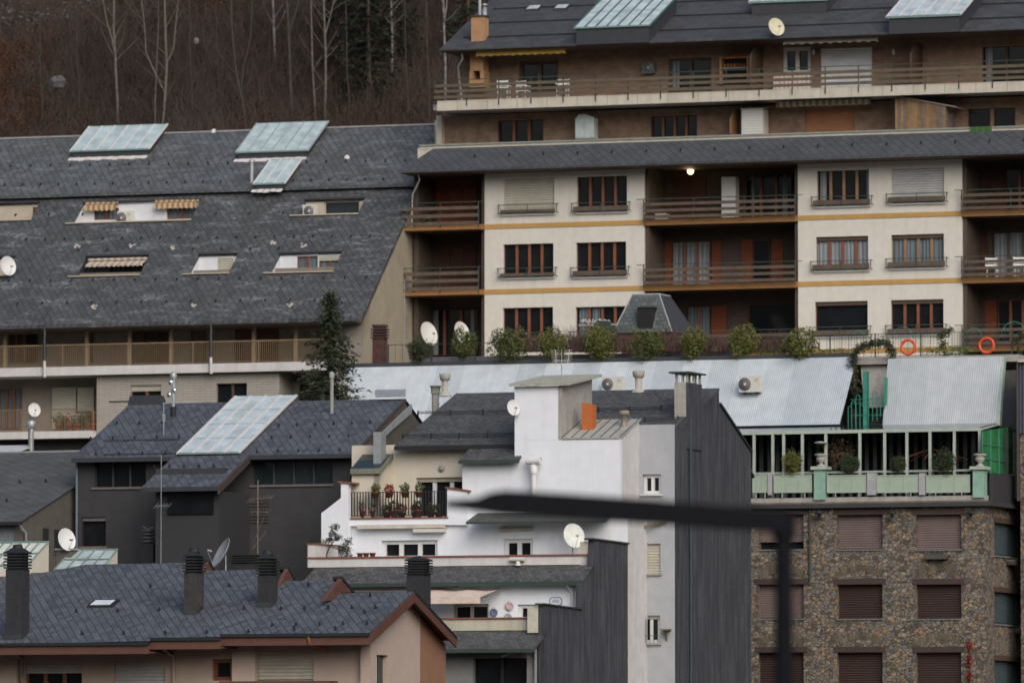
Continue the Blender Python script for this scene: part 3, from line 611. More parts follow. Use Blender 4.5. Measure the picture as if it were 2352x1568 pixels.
MB().box(0, .1, 0, .33, 0, h).box(w - .1, w, 0, .33, 0, h).build('side_pier', BRKO, bs); MB().box(.1, w - .1, .02, .32, h - .08, h).build('shelf', TERR, bs); MB().box(.1, w - .1, 0, .32, h * .55, h * .6).build('shelf', PLG, bs); MB().box(.1, w - .1, .3, .33, 0, h).build('back_panel', VOID, bs)
m = MB(); rng = random.Random(3)
for i in range(7): m.lathe([(.001, 0), (.05, 0), (.06, .1), (.02, .16 + rng.random() * .04)], (.2 + i * .14, .12, h * .6), 8)
m.build('ornament', leafy('orange ornament', (.4, .1, .03), (.25, .18, .03)), bs)
for (x, y) in ((1871, 120), (2055, 120)):
    s_, z_ = M.on(x, y, VT); t = MB(); t.lathe([(.001, -.14), (.06, -.1), (.07, .06), (.02, .12), (.001, .13)], (0, -.16, 0), 8).tube([(0, 0, .02), (0, -.16, .14)], .015, 5); tag(t.build('wall_lamp', PLC, None, M, (s_, VT - .003, z_)), 'small pale wall lantern ' + ('between the white window and the white shutter door' if x < 2000 else 'on the bare brick right of the white shutter door'), 'wall lamp')
s0_, z0b = M.on(1776, 196, VT - .8); s1_ = M.on(1860, 196, VT - .8)[0]
bn = thing('covered_table', 'table under a pale pinkish cloth below the white window on the top balcony', 'table', M, (s0_, VT - .8, z1_)); w = s1_ - s0_
cl = MB(); k = 40
for i in range(k): cl.poly([(w * i / k, .03 * math.sin(i * 1.3), .12), (w * (i + 1) / k, .03 * math.sin((i + 1) * 1.3), .12), (w * (i + 1) / k, .03, .72), (w * i / k, .03, .72)], True)
cl.box(0, w, .03, .6, .7, .73); cl.build('table_cloth', plain('pinkish cloth', (.5, .40, .36), .9, .15), bn); MB().box(.03, .08, .1, .5, 0, .7).box(w - .08, w - .03, .1, .5, 0, .7).build('leg', PLG, bn)
for i, (x, nm, hv) in enumerate(((1158, 'white plastic chair at the left end of the top balcony', 0), (1196, 'white plastic chair in front of the dark sliding door on the top balcony', .4), (1292, 'white slatted chair right of the dark sliding door under the yellow awning', 0))):
    s_ = sx(M, x, 205, 1.9); chair(M, (s_, 1.9 + hv, z1_), [3.2, 2.9, .1][i], PLW, nm)
for i, x in enumerate((1335, 1365, 1400, 1445, 1500)):
    pot(M, (sx(M, x, 210, 2.4), 2.4, z1_), '%s small terracotta pot from the left along the top balcony floor' % ORD[i].capitalize(), .13, .2, None, 'small pots on the top balcony')
# middle storey pieces
r = M.rect(1321, 262, 1364, 318, VB - .9)
cb = thing('storage_cabinet', 'pale grey double-door cabinet with a peaked top behind the white parapet', 'cabinet', M, (r[0], VB - .9, r[1])); w, h = r[2] - r[0], r[3] - r[1]
MB().prism([(0, 0, 0), (w, 0, 0), (w, 0, h * .84), (w * .5, 0, h), (w * .22, 0, h), (0, 0, h * .8)], (0, .5, 0)).build('casing', plain('pale cabinet', (.42, .48, .48), .5), cb)
for i in (0, 1): MB().box(w * .03 + i * w * .49, w * .47 + i * w * .49, -.025, -.003, .05, h * .8).build('door', plain('pale cabinet', (.42, .48, .48), .5), cb)
r = M.rect(1703, 251, 1752, 312, VB - 1.0)
cb = thing('louvred_cabinet', 'white louvred metal cabinet behind the white parapet, left of the striped awning', 'cabinet', M, (r[0], VB - 1.0, r[1])); w, h = r[2] - r[0], r[3] - r[1]
MB().box(0, w, 0, .75, 0, h).build('casing', PLC, cb); q = MB()
for i in range(9): q.box(.05, w - .04, -.03, -.003, .08 + i * h * .1, .08 + i * h * .1 + h * .06)
q.build('louvre', PLW, cb); MB().prism([(-.03, -.05, h + .003), (w + .03, -.05, h + .003), (w + .03, .78, h + .1), (-.03, .78, h + .1)], (0, 0, .03)).build('lid', PLC, cb)
za = zt + .05; s_a, s_b = sx(M, 2056, 280, VB - 1.4), sx(M, 2172, 280, VB - 1.4); hA, hB = zf(M, 2056, 222, VB - 1.4) - za, zf(M, 2172, 243, VB - 1.4) - za
sh = thing('garden_shed', 'weathered plank shed with a roof slanting down to the right behind the parapet', 'shed', M, (s_a, VB - 1.4, za)); w = s_b - s_a
planks = MB(); rng = random.Random(5); n = 18; W3 = [plain('weathered plank %d' % i, c, .8, .2, 4, 0, .8, (.06, .055, .05)) for i, c in enumerate(((.20, .12, .06), (.15, .12, .10), (.24, .15, .075)))]
mm = [MB(), MB(), MB()]
for i in range(n):
    a, b_ = w * i / n, w * (i + 1) / n - .008; ha, hb = hA + (hB - hA) * a / w, hA + (hB - hA) * b_ / w; mm[rng.randrange(3)].prism([(a, 0, 0), (b_, 0, 0), (b_, 0, hb), (a, 0, ha)], (0, .03, 0))
for q_, mt in zip(mm, W3): q_.build('plank_wall', mt, sh)
MB().prism([(w, .03, 0), (w, 1.2, 0), (w, 1.2, hB), (w, .03, hB)], (-.03, 0, 0)).build('side_wall', W3[1], sh)
MB().prism([(-.05, -.06, hA + .01), (w + .4, -.06, hA + (hB - hA) * (w + .4) / w + .01), (w + .4, 1.3, hA + (hB - hA) * (w + .4) / w + .01), (-.05, 1.3, hA + .01)], (0, 0, .04)).build('shed_roof', plain('pale roofing felt', (.3, .28, .27)), sh)
s_a, s_b = sx(M, 2230, 295, vt), sx(M, 2279, 295, vt); m = MB(); k = 20
for i in range(k):
    x0, x1 = (s_b - s_a) * i / k, (s_b - s_a) * (i + 1) / k; y0, y1 = .02 * math.sin(i), .02 * math.sin(i + 1); m.poly([(x0, y0, 0), (x1, y1, 0), (x1, 0, .34), (x0, 0, .34)], True).poly([(x0, 0, .34), (x1, 0, .34), (x1, .36, .34), (x0, .36, .34)])
tag(m.build('green_mat', plain('green cloth', (.04, .11, .03), .9), None, M, (s_a, vt - .08, zt + .175 - .34)), 'green cloth hanging over the white parapet at the right', 'cloth')
# loggia objects
s_, z_ = M.on(1586, 393, .9); lt = thing('globe_lamp', 'lit yellow globe lamp under the ceiling of the upper middle balcony', 'lamp', M, (s_, .9, z_))
em, t_, b_ = _mat('glowing globe'); b_.inputs['Base Color'].default_value = (1, .9, .6, 1); b_.inputs['Emission Color'].default_value = (1, .78, .38, 1); b_.inputs['Emission Strength'].default_value = 1.7
MB().lathe([(.14 * math.sin(math.pi * i / 10) + 1e-4, .15 * math.cos(math.pi * i / 10)) for i in range(11)], (0, 0, 0), 16).build('globe', em, lt); MB().lathe([(.001, .16), (.07, .16), (.06, .13), (.001, .13)], (0, 0, 0), 12).tube([(0, 0, .15), (0, 0, .35)], .02).build('lamp_stem', METK, lt)
pl_ = bpy.data.lights.new('globe_light', 'POINT'); pl_.energy = 4; pl_.color = (1, .75, .4); pl_.shadow_soft_size = .2; po = bpy.data.objects.new('globe_light', pl_); COL.objects.link(po); po.parent = lt; po.location = (0, -.25, -.1)
r = M.rect(1657, 406, 1690, 500, 1.0)
cb = thing('balcony_cabinet', 'tall white cabinet standing on the upper middle balcony', 'cabinet', M, (r[0], 1.0, F3 + .09)); w, h = r[2] - r[0], r[3] - F3 - .09
MB().box(0, w, 0, .45, 0, h).build('casing', PLC, cb); MB().box(.02, w * .96, -.025, -.003, .03, h - .03).build('door', PLW, cb)
s_ = sx(M, 1512, 495, .9); tag(MB().box(-.3, .3, 0, .4, 0, .28).box(-.34, .34, -.03, .43, .285, .34).build('storage_box', PLC, None, M, (s_, .9, F3 + .085)), 'white plastic box on the floor of the upper middle balcony', 'box')
for x, y, z, lb in ((2278, 620, F2, 'white plastic chair at the left on the right-hand middle balcony'), (2342, 620, F2, 'white plastic chair at the picture edge on the right-hand middle balcony')):
    chair(M, (sx(M, x, y, .7), .7, z + .09), .4, PLW, lb)
pot(M, (sx(M, 985, 510, .2), .1, F3 + .03), 'red flower pot on the floor of the upper left corner balcony', .15, .22, LEAF_G, pr=.12)
# rain pipes at the left corners
MB().tube([(sV + .75, VT - 1.5, zE - .15), (sV + .75, VT - 1.4, zE - .35), (sV + .25, VT - .6, zE - .6), (sV + .3, VT - .2, z1_)], .045, 8).build('rain_pipe', PLC, AP)
MB().tube([(sE + .6, -.6, ze - .05), (sE + .65, -.5, ze - .35), (SL0 - .3, .15, ze - .9), (SL0 - .35, .2, F3)], .035, 8).build('rain_pipe', PLC, AP)
# ---------------------------------------------------------------- large slate-roofed building (left)
L = Fr(851, 700, 297)
LB = thing('slate_roofed_building', 'long building with a huge lichen-spotted slate roof cut by small terraces, galleries below', 'building', L)
z0 = L.on(851, 678)[1]; v1, z1 = L.side(961, 428, 0); TL = (z1 - z0) / v1; PLs = (0, z0, TL); LEFT = sx(L, -420, 600)
ev = L.side(829, 722, 0); VE_ = ev[0]; zb = lambda v: z0 + TL * v
cuts = [((-60, 90), 467, 507), ((195, 459), 462, 509), ((703, 838), 457, 493), ((-60, 36), 590, 635), ((200, 342), 587, 633), ((459, 546), 583, 628), ((645, 785), 580, 625)]
holes = []
for (xa, xb), ya, yb in cuts:
    a, b_ = L.roof(xa, ya, PLs), L.roof(xb, ya, PLs); c = L.roof((xa + xb) / 2 - 18, yb, PLs); holes.append((a.x, c.y, b_.x, (a.y + b_.y) / 2))
m = MB(); m.grid(lambda s, t, d: (s, t, zb(t) - d), LEFT, VE_, 0, v1, holes, .12)
m.prism([(0, VE_, zb(VE_) - .004), (0, v1, z1 - .004), (0, v1, z1 - .22), (0, VE_, zb(VE_) - .22)], (.05, 0, 0))
m.box(LEFT, 0, VE_ - .04, VE_ - .003, zb(VE_) - .16, zb(VE_))
rf = m.build('steep_roof', SL_L2, LB)
hooks(rf, L, PLs, [(35, 497, 650, 492, 9, (3, 4, 5)), (60, 553, 850, 545, 19), (180, 578, 640, 574, 8, (2, 3)), (20, 648, 840, 640, 18, ()), (40, 700, 780, 690, 14)], sz=.05)
# upper roof
TU = .60; vr = v1 + 4.4; PLu = (v1 - .25, z1 + .10, TU); zu = lambda v: PLu[1] + TU * (v - PLu[0])
ri = L.roof(700, 296, PLu); vr = ri.y; m = MB(); m.poly([(LEFT, PLu[0], PLu[1]), (.1, PLu[0], PLu[1]), (.1, vr, zu(vr)), (LEFT, vr, zu(vr))]).poly([(LEFT, vr, zu(vr)), (.1, vr, zu(vr)), (.1, vr + 8, zu(vr) - 5), (LEFT, vr + 8, zu(vr) - 5)])
m.box(LEFT, .1, PLu[0] - .02, PLu[0] + .03, PLu[1] - .12, PLu[1] - .003)
ur = m.build('upper_roof', SL_L, LB)
m = MB(); x = LEFT
while x < 0: m.box(x, min(x + 1.15, 0), vr - .08, vr + .08, zu(vr) - .02, zu(vr) + .045); x += 1.17
m.build('ridge_cap', plain('zinc ridge', (.3, .31, .31), .5, .15), ur)
hooks(ur, L, PLu, [(25, 384, 930, 372, 21, (12, 13)), (10, 428, 880, 414, 22, (13, 14))], sz=.05)
a = L.roof(578, 418, PLu); MB().tube([(a.x, a.y, a.z - .1), (a.x, a.y, a.z + .85)], .09, 12).lathe([(.13, .82), (.13, .9), (.001, .95)], (a.x, a.y, a.z), 12).build('flue_pipe', GALV, ur)
m = MB()
for x, y in ((797, 363), (491, 303)):
    a = L.roof(x, y, PLu); m.lathe([(.13, -.05), (.12, .05), (.05, .12), (.001, .12)], a, 7)
m.build('vent_cap', plain('white vent', (.6, .58, .55)), ur)
rng = random.Random(8); m = MB()
for x, y in ((303, 565), (684 - 285, 570), (697, 565), (628, 558), (216, 706), (446, 703), (665, 703), (176, 566)):
    for k in range(8):
        a = L.roof(x + rng.uniform(-6, 6), y + rng.uniform(-4, 4), PLs); m.box(a.x - .04, a.x + .05, a.y, a.y + .06, a.z, a.z + .05)
m.build('loose_mortar', plain('pale mortar', (.45, .43, .38)), rf)
solar(L, PLu, (163, 345), (341, 343), 288, 6, 1, 'six-bay pale turquoise solar collector on the left slate roof, leftmost one', .35)
solar(L, PLu, (543, 348), (706, 346), 281, 6, 1, 'six-bay pale turquoise solar collector on the left slate roof above the small collector', .35, bar=plain('grey bar', (.3, .33, .34)))
solar(L, PLu, (582, 422), (654, 420), 366, 3, 1, 'small three-bay solar collector on the left slate roof beside a flue pipe', .3)
# the little terraces cut in the roof
WHT = plain('bluish white dormer wall', (.62, .64, .68), .85, .04); DCR = plain('cream dormer wall', (.42, .37, .30), .85, .06)
info = [  # wall colour, cheek, windows (px), shutters
    (DCR, [((75, 490 - 15, 130, 505), dict(n=1, wood=WOODR))], 0), (WHT, [((268 - 52, 478, 273, 505), dict(n=1, wood=WOODR, curt=CURTB)), ((383, 474, 452, 503), dict(n=1, wood=WOODR, curt=CURTB))], 1),
    (DCR, [((744, 462, 826, 492), dict(n=0, wood=DCR, pane=GLASSB))], 2), (DCR, [], 3), (DKMET, [((250, 605, 330, 632), dict(n=0, wood=DKMET))], 4), (WHT, [((500, 592, 536, 627), dict(n=0, shut=1, shm=RSB, wood=DCR))], 5), (WHT, [((682, 588, 730, 624), dict(n=1, wood=WOODR, curt=CURTB)), ((732, 588, 782, 624), dict(n=1, wood=WOODR, curt=CURTB, shut=.3))], 6)]
for h, (wm, ws, k) in zip(holes, info):
    sa, va, sb, vb = h; zf0, zt0 = zb(va) - .14, zb(vb)
    hh = [L.rect(*w[0], vb) for w in ws]; hh = [(max(q[0], sa + .05), max(q[1], zf0 + .05), min(q[2], sb - .05), min(q[3], zt0 - .1)) for q in hh]
    MB().grid(lambda s, z, d: (s, vb + d, z), sa, zf0, sb, zt0 - .05, hh, .15).build('dormer_wall', wm, LB)
    for q, w in zip(hh, ws): window(LB, q, vb, dep=.1, fw=.05, mw=.09, name='dormer_window', **w[1])
    m = MB(); e = .006
    m.poly([(sa + e, va, zf0), (sa + e, vb, zf0), (sa + e, vb, zt0 - .1), (sa + e, va, zb(va) - .01)]); m.build('dormer_cheek', wm if k in (5, 6, 1) else DKMET, LB)
    m = MB(); m.poly([(sb - e, va, zf0), (sb - e, vb, zf0), (sb - e, vb, zt0 - .1), (sb - e, va, zb(va) - .01)]).poly([(sa, va, zf0), (sb, va, zf0), (sb, vb, zf0), (sa, vb, zf0)]); m.build('dormer_floor', DCR, LB)
    MB().box(sa - .35, sb, va - .12, va + .05, zb(va) - .02, zb(va) + .03).build('dormer_sill', DCR, LB)
    MB().box(sa, sb, vb - .12, vb + .1, zt0 - .02, zt0 + .05).build('dormer_lintel', DKMET, LB)
q = holes[1]; T2 = stripes('cream and brown striped cloth', (.5, .4, .26), (.30, .17, .08), .24)
for xa, xb in ((200, 272), (361, 457)):
    awning(LB, sx(L, xa, 470, q[3]), sx(L, xb, 470, q[3]), q[3], zb(q[3]) - .08, .3, .2, T2, .22, .2, slope=.05)
q = holes[4]; awning(LB, q[0] + .15, q[2] - .1, q[3], zb(q[3]) - .2, .5, .1, stripes('pale striped cloth', (.5, .45, .38), (.35, .28, .22), .3), .06, .2, slope=.2)
aircon(L, (sx(L, 293, 490, holes[1][3]), holes[1][3] - .05, zb(holes[1][1]) - .1), 'white air conditioner between two striped awnings in a roof terrace', .65, .62, .28)
aircon(L, (sx(L, 716, 490, holes[2][3]), holes[2][3] - .05, zb(holes[2][1]) - .1), 'white air conditioner in the right-hand roof terrace near the beige gable', .62, .58, .28, 'c')
q = holes[3]; dish(L, (sx(L, 16, 612, q[1] - .3), q[1] - .3, L.on(16, 612, q[1] - .3)[1]), .37, R(55), R(12), 'white satellite dish in the roof terrace at the left picture edge', mast=.35)
# beige gable wall and body
s_ = 0; bz = L.on(851, 900)[1] - 8
pts = [(0, 0, bz), (0, 12, bz), (0, 12, zu(vr) - .25 - .4 * 3), (0, vr, zu(vr) - .12), (0, v1, z1 - .05), (0, .0, z0 - .02)]
MB().prism([(p[0] + .0, p[1], p[2]) for p in pts], (-.35, 0, 0)).build('gable_wall', BEIGE, LB)
# top gallery under the roof: posts, brass railing, white slab
GV = VE_ + .15; GZ = zf(L, 425, 836, GV); GT = zb(VE_) - .2; sg0, sg1 = LEFT, sx(L, 745, 800, GV)
MB().grid(lambda s, z, d: (s, 1.6 + d, z), LEFT, GZ, -.36, zb(1.6) - .1, [], .1).build('back_wall', plain('grey brown gallery wall', (.20, .18, .15), .9, .1), LB)
MB().box(sg1 + .05, -.36, .02, .3, bz, GT + .9).build('end_wall', plain('grey end wall', (.27, .25, .22), .9, .08), LB)
MB().box(LEFT, sg1 + .15, GV, 1.6, GZ - .36, GZ).build('gallery_slab', WHITE2, LB)
MB().box(LEFT, -.4, VE_ + .05, 1.6, GT - .02, GT + .03).build('soffit', WOODD, LB)
for x in (12, 200, 298, 393, 583, 680):
    s = sx(L, x, 780, .25); MB().box(s - .07, s + .07, .2, .32, GZ + .003, GT - .03).build('post', plain('tan painted post', (.33, .26, .16)), LB)
bar_rail(LB, LEFT, sg1, GV + .06, GZ, .92, .085, METB, .009, tr=.05, post=3)
for x in (105, 487):
    s = sx(L, x, 780, GV); MB().tube([(s, GV - .12, GT + .1), (s, GV - .12, GZ + .25)], .06, 8).build('rain_pipe', DKMET, LB); MB().tube([(s, GV - .12, GZ + .25), (s, GV - .12, GZ + .1), (s, GV - .09, GZ - .42)], .065, 8).build('rain_pipe', WHITE2, LB)
for (px, kw) in (((22, 748, 55, 832), dict(n=1, wood=WOODR)), ((60, 745, 88, 832), dict(n=0, wood=WOODR)), ((300, 742, 392, 832), dict(n=2, wood=WOODD)), ((440, 745, 472, 832), dict(n=0, wood=WOODD))):
    window(LB, L.rect(*px, 1.58), 1.5, dep=.05, name='gallery_door', **kw)
for px in ((540, 738, 578, 832), (590, 738, 640, 832), (208, 745, 214, 832)):
    r = L.rect(*px, 1.55); MB().box(r[0], r[2], 1.52, 1.59, r[1], r[3]).build('wooden_shutter', SHUTD, LB)
# storey below: white brick wall with two windows, recess left with balcony, recess right
zt2 = GZ - .37; LV = GV + .35; r = L.rect(222, 858, 641, 1035, LV); zl = r[1]
ww = [wc(300, 884, 370, 925, n=1, wood=WOODR, shut=.35, shm=RSB, sill=WHITE2), wc(497, 880, 567, 930, n=1, wood=WOODD)]
hs = [L.rect(*w[0], LV) for w in ww]; m = MB(); m.grid(lambda s, z, d: (s, LV + d, z), r[0], bz, r[2], zt2, hs, .25)
m.poly([(r[0], LV, bz), (r[0], LV, zt2), (r[0], LV + 2, zt2), (r[0], LV + 2, bz)]).poly([(r[2], LV, bz), (r[2], LV, zt2), (r[2], LV + 2, zt2), (r[2], LV + 2, bz)])
m.build('wall', BRKW, LB)
for h, w in zip(hs, ww): window(LB, h, LV, **w[1])
MB().box(LEFT, sg1 + .3, LV + 1.6, LV + 1.9, bz, zt2).build('back_wall', plain('warm grey wall', (.25, .225, .19), .9, .08), LB)
bz2 = zf(L, 110, 990, GV); MB().box(LEFT, r[0] - .02, GV, LV + 1.6, bz2 - .3, bz2).build('balcony_slab', WHITE2, LB)
bar_rail(LB, LEFT, r[0] - .02, GV + .06, bz2, .92, .09, METB, .008, tr=.04, post=3)
for (px, kw) in (((0, 893, 50, 985), dict(n=2, wood=WOODR, curt=CURTB)), ((122, 890, 177, 985), dict(n=0, wood=WOODD, shut=1, shm=RSB)), ((180, 890, 218, 945), dict(n=0, wood=WOODR, shut=1, shm=RSB))):
    window(LB, L.rect(*px, LV + 1.58), LV + 1.5, dep=.05, name='balcony_door', **kw)
window(LB, L.rect(690, 883, 738, 925, LV + 1.58), LV + 1.5, dep=.05, n=0, wood=WOODD)
dish(L, (sx(L, 78, 942, GV - .15), GV - .15, zf(L, 78, 942, GV - .15)), .26, R(38), R(12), 'white satellite dish on the brass railing of the lower left balcony', mast=.3)
m = MB(); gs = [sx(L, x, 1020, LV) for x in (255, 310)]
MB().grid(lambda s, z, d: (s, LV + .6 + d, z), LEFT, bz, r[0], bz2 - .31, []).build('lower_wall', plain('dark lower wall', (.06, .055, .05)), LB)
for i, (x, col) in enumerate(((160, LEAF_R), (178, LEAF_G), (205, LEAF_G), (215, LEAF_R), (135, LEAF_G))):
    pot(L, (sx(L, x, 980, GV + .5), GV + .5, bz2), '%s potted plant from the left behind the railing of the lower left balcony' % ORD[i].capitalize(), .14, .3, col, 'plants on the lower left balcony', i, pr=.25)
tb = thing('garden_table', 'small table under a white cloth on the lower left balcony', 'table', L, (sx(L, 140, 970, GV + .9), GV + .9, bz2)); MB().box(0, .9, 0, .5, .7, .74).box(.3, .75, -.02, 0, .35, .73).build('table_cloth', WHITE2, tb)
m = MB(); [m.box(x, x + .05, y, y + .05, 0, .7) for x in (.05, .8) for y in (.05, .4)]; m.build('leg', METK, tb)

# ---------------------------------------------------------------- metal-roofed restaurant block with roof terrace, green glazed terrace and stone front (right)
G = Fr(2265, 1140, 278)
RB = thing('metal_roofed_building', 'low building with long pale corrugated metal roof and a planted terrace on top', 'building', G)
CORR = lines('corrugated pale metal', (.56, .62, .665), .085, True, .84, .5, .1, 1.15, .5, (.42, .47, .50), .006)
CORR2 = lines('corrugated grey metal', (.45, .49, .52), .085, True, .82, .5, .1, 1.15, .4, (.36, .39, .40), .006)
VM = 3.2
def metal_roof(xa0, xa1, ya, xb0, xb1, yb, mat, tanp, name='metal_roof'):
    sm_ = (xb0 + xb1) / 2; s, z = G.on(sm_, yb, VM); pl = (VM, z, tanp)
    P = [G.roof(xb0, yb, pl), G.roof(xb1, yb, pl), G.roof(xa1, ya, pl), G.roof(xa0, ya, pl)]
    v0_, v1_ = VM, (P[2].y + P[3].y) / 2; zz = lambda v: z + tanp * (v - VM)
    Q = [(P[0].x, v0_, z), (P[1].x, v0_, z), (P[2].x, v1_, zz(v1_)), (P[3].x, v1_, zz(v1_))]
    m = MB(); m.prism(Q, (0, .03, -.02)); return m.build(name, mat, RB), pl, Q
mr1, pm1, Q1 = metal_roof(795, 1965, 832, 775, 1926, 984, CORR, 1.45)
mr2, pm2, Q2 = metal_roof(2040, 2299, 821, 2027, 2288, 979, CORR2, 3.0)
m = MB(); m.prism([Q2[1], Q2[2], (Q2[2][0], Q2[2][1] + .3, Q2[2][2]), (Q2[1][0], Q2[1][1] + .3, Q2[1][2])], (.13, 0, 0)); m.build('roof_edge_trim', plain('pale green trim', (.34, .40, .37)), RB)
ZT = Q1[2][2]; VTt = Q1[2][1]; RX0, RX1 = Q1[0][0] - .2, sx(G, 2500)
MB().box(Q1[0][0], Q1[1][0], VM + .5, 20, -15, Q1[0][2] - .02).build('body', plain('grey lower body', (.12, .12, .12)), RB)
m = MB(); m.box(Q1[3][0], sx(G, 2340, 820, VTt), VTt, VTt + 10, ZT - .3, ZT - .03); m.build('terrace_slab', CONC, RB)
m = MB(); m.poly([Q1[0], (Q1[0][0], 14, Q1[0][2]), (Q1[3][0], 14, ZT), Q1[3]]); m.build('end_wall', CONC, RB)
m = MB(); m.box(Q1[3][0], Q1[2][0], VTt + .02, VTt + .12, ZT - .02, ZT + .16); m.build('planter_kerb', plain('dark planter edge', (.04, .045, .05)), RB)
m = MB(); m.box(Q1[3][0] + 2.5, Q1[2][0] - 5.5, VTt + 1.3, VTt + 1.35, ZT, ZT + .42); m.build('windbreak', plain('purple grey mesh', (.14, .14, .17)), RB)
bar_rail(RB, Q1[3][0] + 1.6, sx(G, 2330, 820, VTt + 1), VTt + .7, ZT - .02, .95, .3, METG, .006)
aircon(G, tuple(G.roof(1727, 904, pm1)), 'white air conditioner alone on the middle of the metal roof', .85, .68, .32)
aircon(G, tuple(G.roof(1412, 902, pm1)), 'white air conditioner on the metal roof beside the mushroom flue', .85, .62, .32)
aircon(G, tuple(G.roof(775, 918, pm1)), 'large white air conditioner at the left end of the metal roof behind the grey mast', 1.0, .78, .35)
# clipped shrubs along the terrace edge
def ball_shrub(seed, rx, rz, mat, n=1500, leaf=.045):
    rng = random.Random(seed); m = MB(); foliage(m, (0, 0, rz + .3), (rx, rx * .9, rz), n, leaf, rng, .68, lump=.26); foliage(m, (rng.uniform(-.3, .3), -.1, rz * rng.uniform(.8, 1.5) + .3), (rx * .6, rx * .6, rz * .55), n // 4, leaf, rng, .6, lump=.3); foliage(m, (0, 0, rz * .7 + .25), (rx * .55, rx * .55, rz * .7), n // 3, leaf, rng, .5); return m
SH = [ball_shrub(i, .58, .53, None) for i in range(3)]
shm = []
def shrub(f, at, lb, k, sc_, mat, grp, rz=0.):
    t = thing('clipped_shrub', lb, 'shrub', f, at, rz, grp)
    c = SH[k].build('foliage', mat, t) if (k, mat.name) not in _S else None
    if c is None: c = bpy.data.objects.new('foliage', _S[(k, mat.name)]); COL.objects.link(c); c.parent = t
    else: _S[(k, mat.name)] = c.data
    MB().tube([(0, 0, -.15), (.02, 0, .3), (-.02, 0, .7)], [.04, .03, .02], 6).build('trunk', WOODD, t)
    t.scale = sc_ if isinstance(sc_, tuple) else (sc_, sc_, sc_); return t
_S = {}
rows = [(962, 810, .85, LEAF_K), (1065, 800, .95, LEAF_G), (1168, 795, 1.3, LEAF_G), (1270, 798, 1.12, LEAF_Y), (1378, 801, 1.1, LEAF_Y), (1488, 795, 1.15, LEAF_G), (1592, 796, 1.08, LEAF_Y), (1708, 795, 1.0, LEAF_Y), (1842, 792, 1.22, LEAF_Y)]
desc = ['dark bluish green', 'small mid green', 'large full mid green', 'lopsided yellow green', 'round yellow green', 'dense mid green', 'round olive green', 'narrow yellow green', 'large yellow green']
for i, (x, y, k, mt) in enumerate(rows):
    s, z = G.on(x, y, VTt + .12); z -= .72 * k
    shrub(G, (s, VTt + .1, z), '%s clipped shrub, %s from the left in the row above the metal roof' % (desc[i].capitalize(), ORD[i]), i % 3, (k, k, k * (1.0, 1.12, .95)[i % 3]), mt, 'clipped shrubs in a row above the metal roof', i * 1.3)
# bare reddish brush and low ground cover behind the shrubs
TWIG = leafy('reddish twig', (.12, .07, .06), (.19, .13, .10)); rng = random.Random(11); m = MB()
def twigs(m, c, spread, h, n, rng, w=.008):
    for _ in range(n):
        p = Vector(c) + Vector((rng.gauss(0, spread[0]), rng.gauss(0, spread[1]), 0)); d = Vector((rng.gauss(0, .35), rng.gauss(0, .35), 1)).normalized(); l = h * (.4 + .6 * rng.random())
        for k in range(3):
            q = p + d * l / 3; sd_ = d.cross(Vector((.3, 1, .1))).normalized() * w * (3 - k) / 3; m.poly([p - sd_, p + sd_, q + sd_ * .6, q - sd_ * .6]); p = q; d = (d + Vector((rng.gauss(0, .35), rng.gauss(0, .35), rng.gauss(0, .2)))).normalized()
def hedge_tuft(x, y, name='bare_shrub', sp=.45, h=.75, n=260, mat=None, v=None, lb=''):
    v = VTt + .9 if v is None else v; s, z = G.on(x, y, v); m = MB(); twigs(m, (0, 0, 0), (sp, .25), h * 1.3, int(n * 1.3), rng, .012); tag(m.build(name, mat or TWIG, None, G, (s, v, z)), lb, 'shrub', 'bare shrubs behind the clipped row')
for i, x in enumerate((1215, 1330, 1375, 1436, 1540, 1650, 1760, 1800)):
    hedge_tuft(x, 820 - 12, lb='%s leafless reddish shrub from the left behind the clipped row' % ORD[i].capitalize(), h=.95 if i in (1, 2, 4) else .75)
LB2 = leafy('bright hedge leaf', (.06, .11, .03), (.10, .17, .06)); low = MB(); rng = random.Random(4)
lows = [((1785, 815), 'left of the fenced stair near the big yellow green shrub', .9, .25), ((1906, 812), 'just left of the ivy arch', .85, .2), ((2180, 806), 'at the top of the right-hand metal roof', 1.1, .2)]
for (x, y), lb, rx, rz_ in lows:
    s, z = G.on(x, y, VTt + .5); m = MB(); foliage(m, (0, 0, 0), (rx, .3, rz_), 900, .04, rng, .5); tag(m.build('low_hedge', LB2, None, G, (s, VTt + .5, z)), 'Low bright green hedge ' + lb, 'hedge')
# ivy arch over the stair and climbing plants
IVY = leafy('ivy leaf', (.035, .05, .025), (.10, .11, .06)); m = MB(); rng = random.Random(21)
s0, zc = G.on(1953, 870, VTt); path = [(1962, 895), (1962, 860), (1958, 835), (1965, 808), (1980, 796), (2000, 790), (2022, 786), (2040, 792), (2048, 806), (2052, 822)]
o_ = G.on(2000, 830, VTt)
for i in range(len(path) - 1):
    for u in (0, .5):
        x = path[i][0] * (1 - u) + path[i + 1][0] * u; y = path[i][1] * (1 - u) + path[i + 1][1] * u; s, z = G.on(x, y, VTt - .25); foliage(m, (s - o_[0], -.25, z - o_[1]), (.20, .2, .2), 130, .05, rng, .2, lump=.5)
t = thing('ivy_arch', 'dark green ivy arch over the head of the concrete stair', 'climbing plant', G, (o_[0], VTt, o_[1])); m.build('foliage', IVY, t)
q = MB(); pts = [(sx(G, x, y, VTt - .25) - o_[0], -.25, zf(G, x, y, VTt - .25) - o_[1]) for x, y in path]; q.tube(pts, .02, 5).build('stem', WOODD, t)
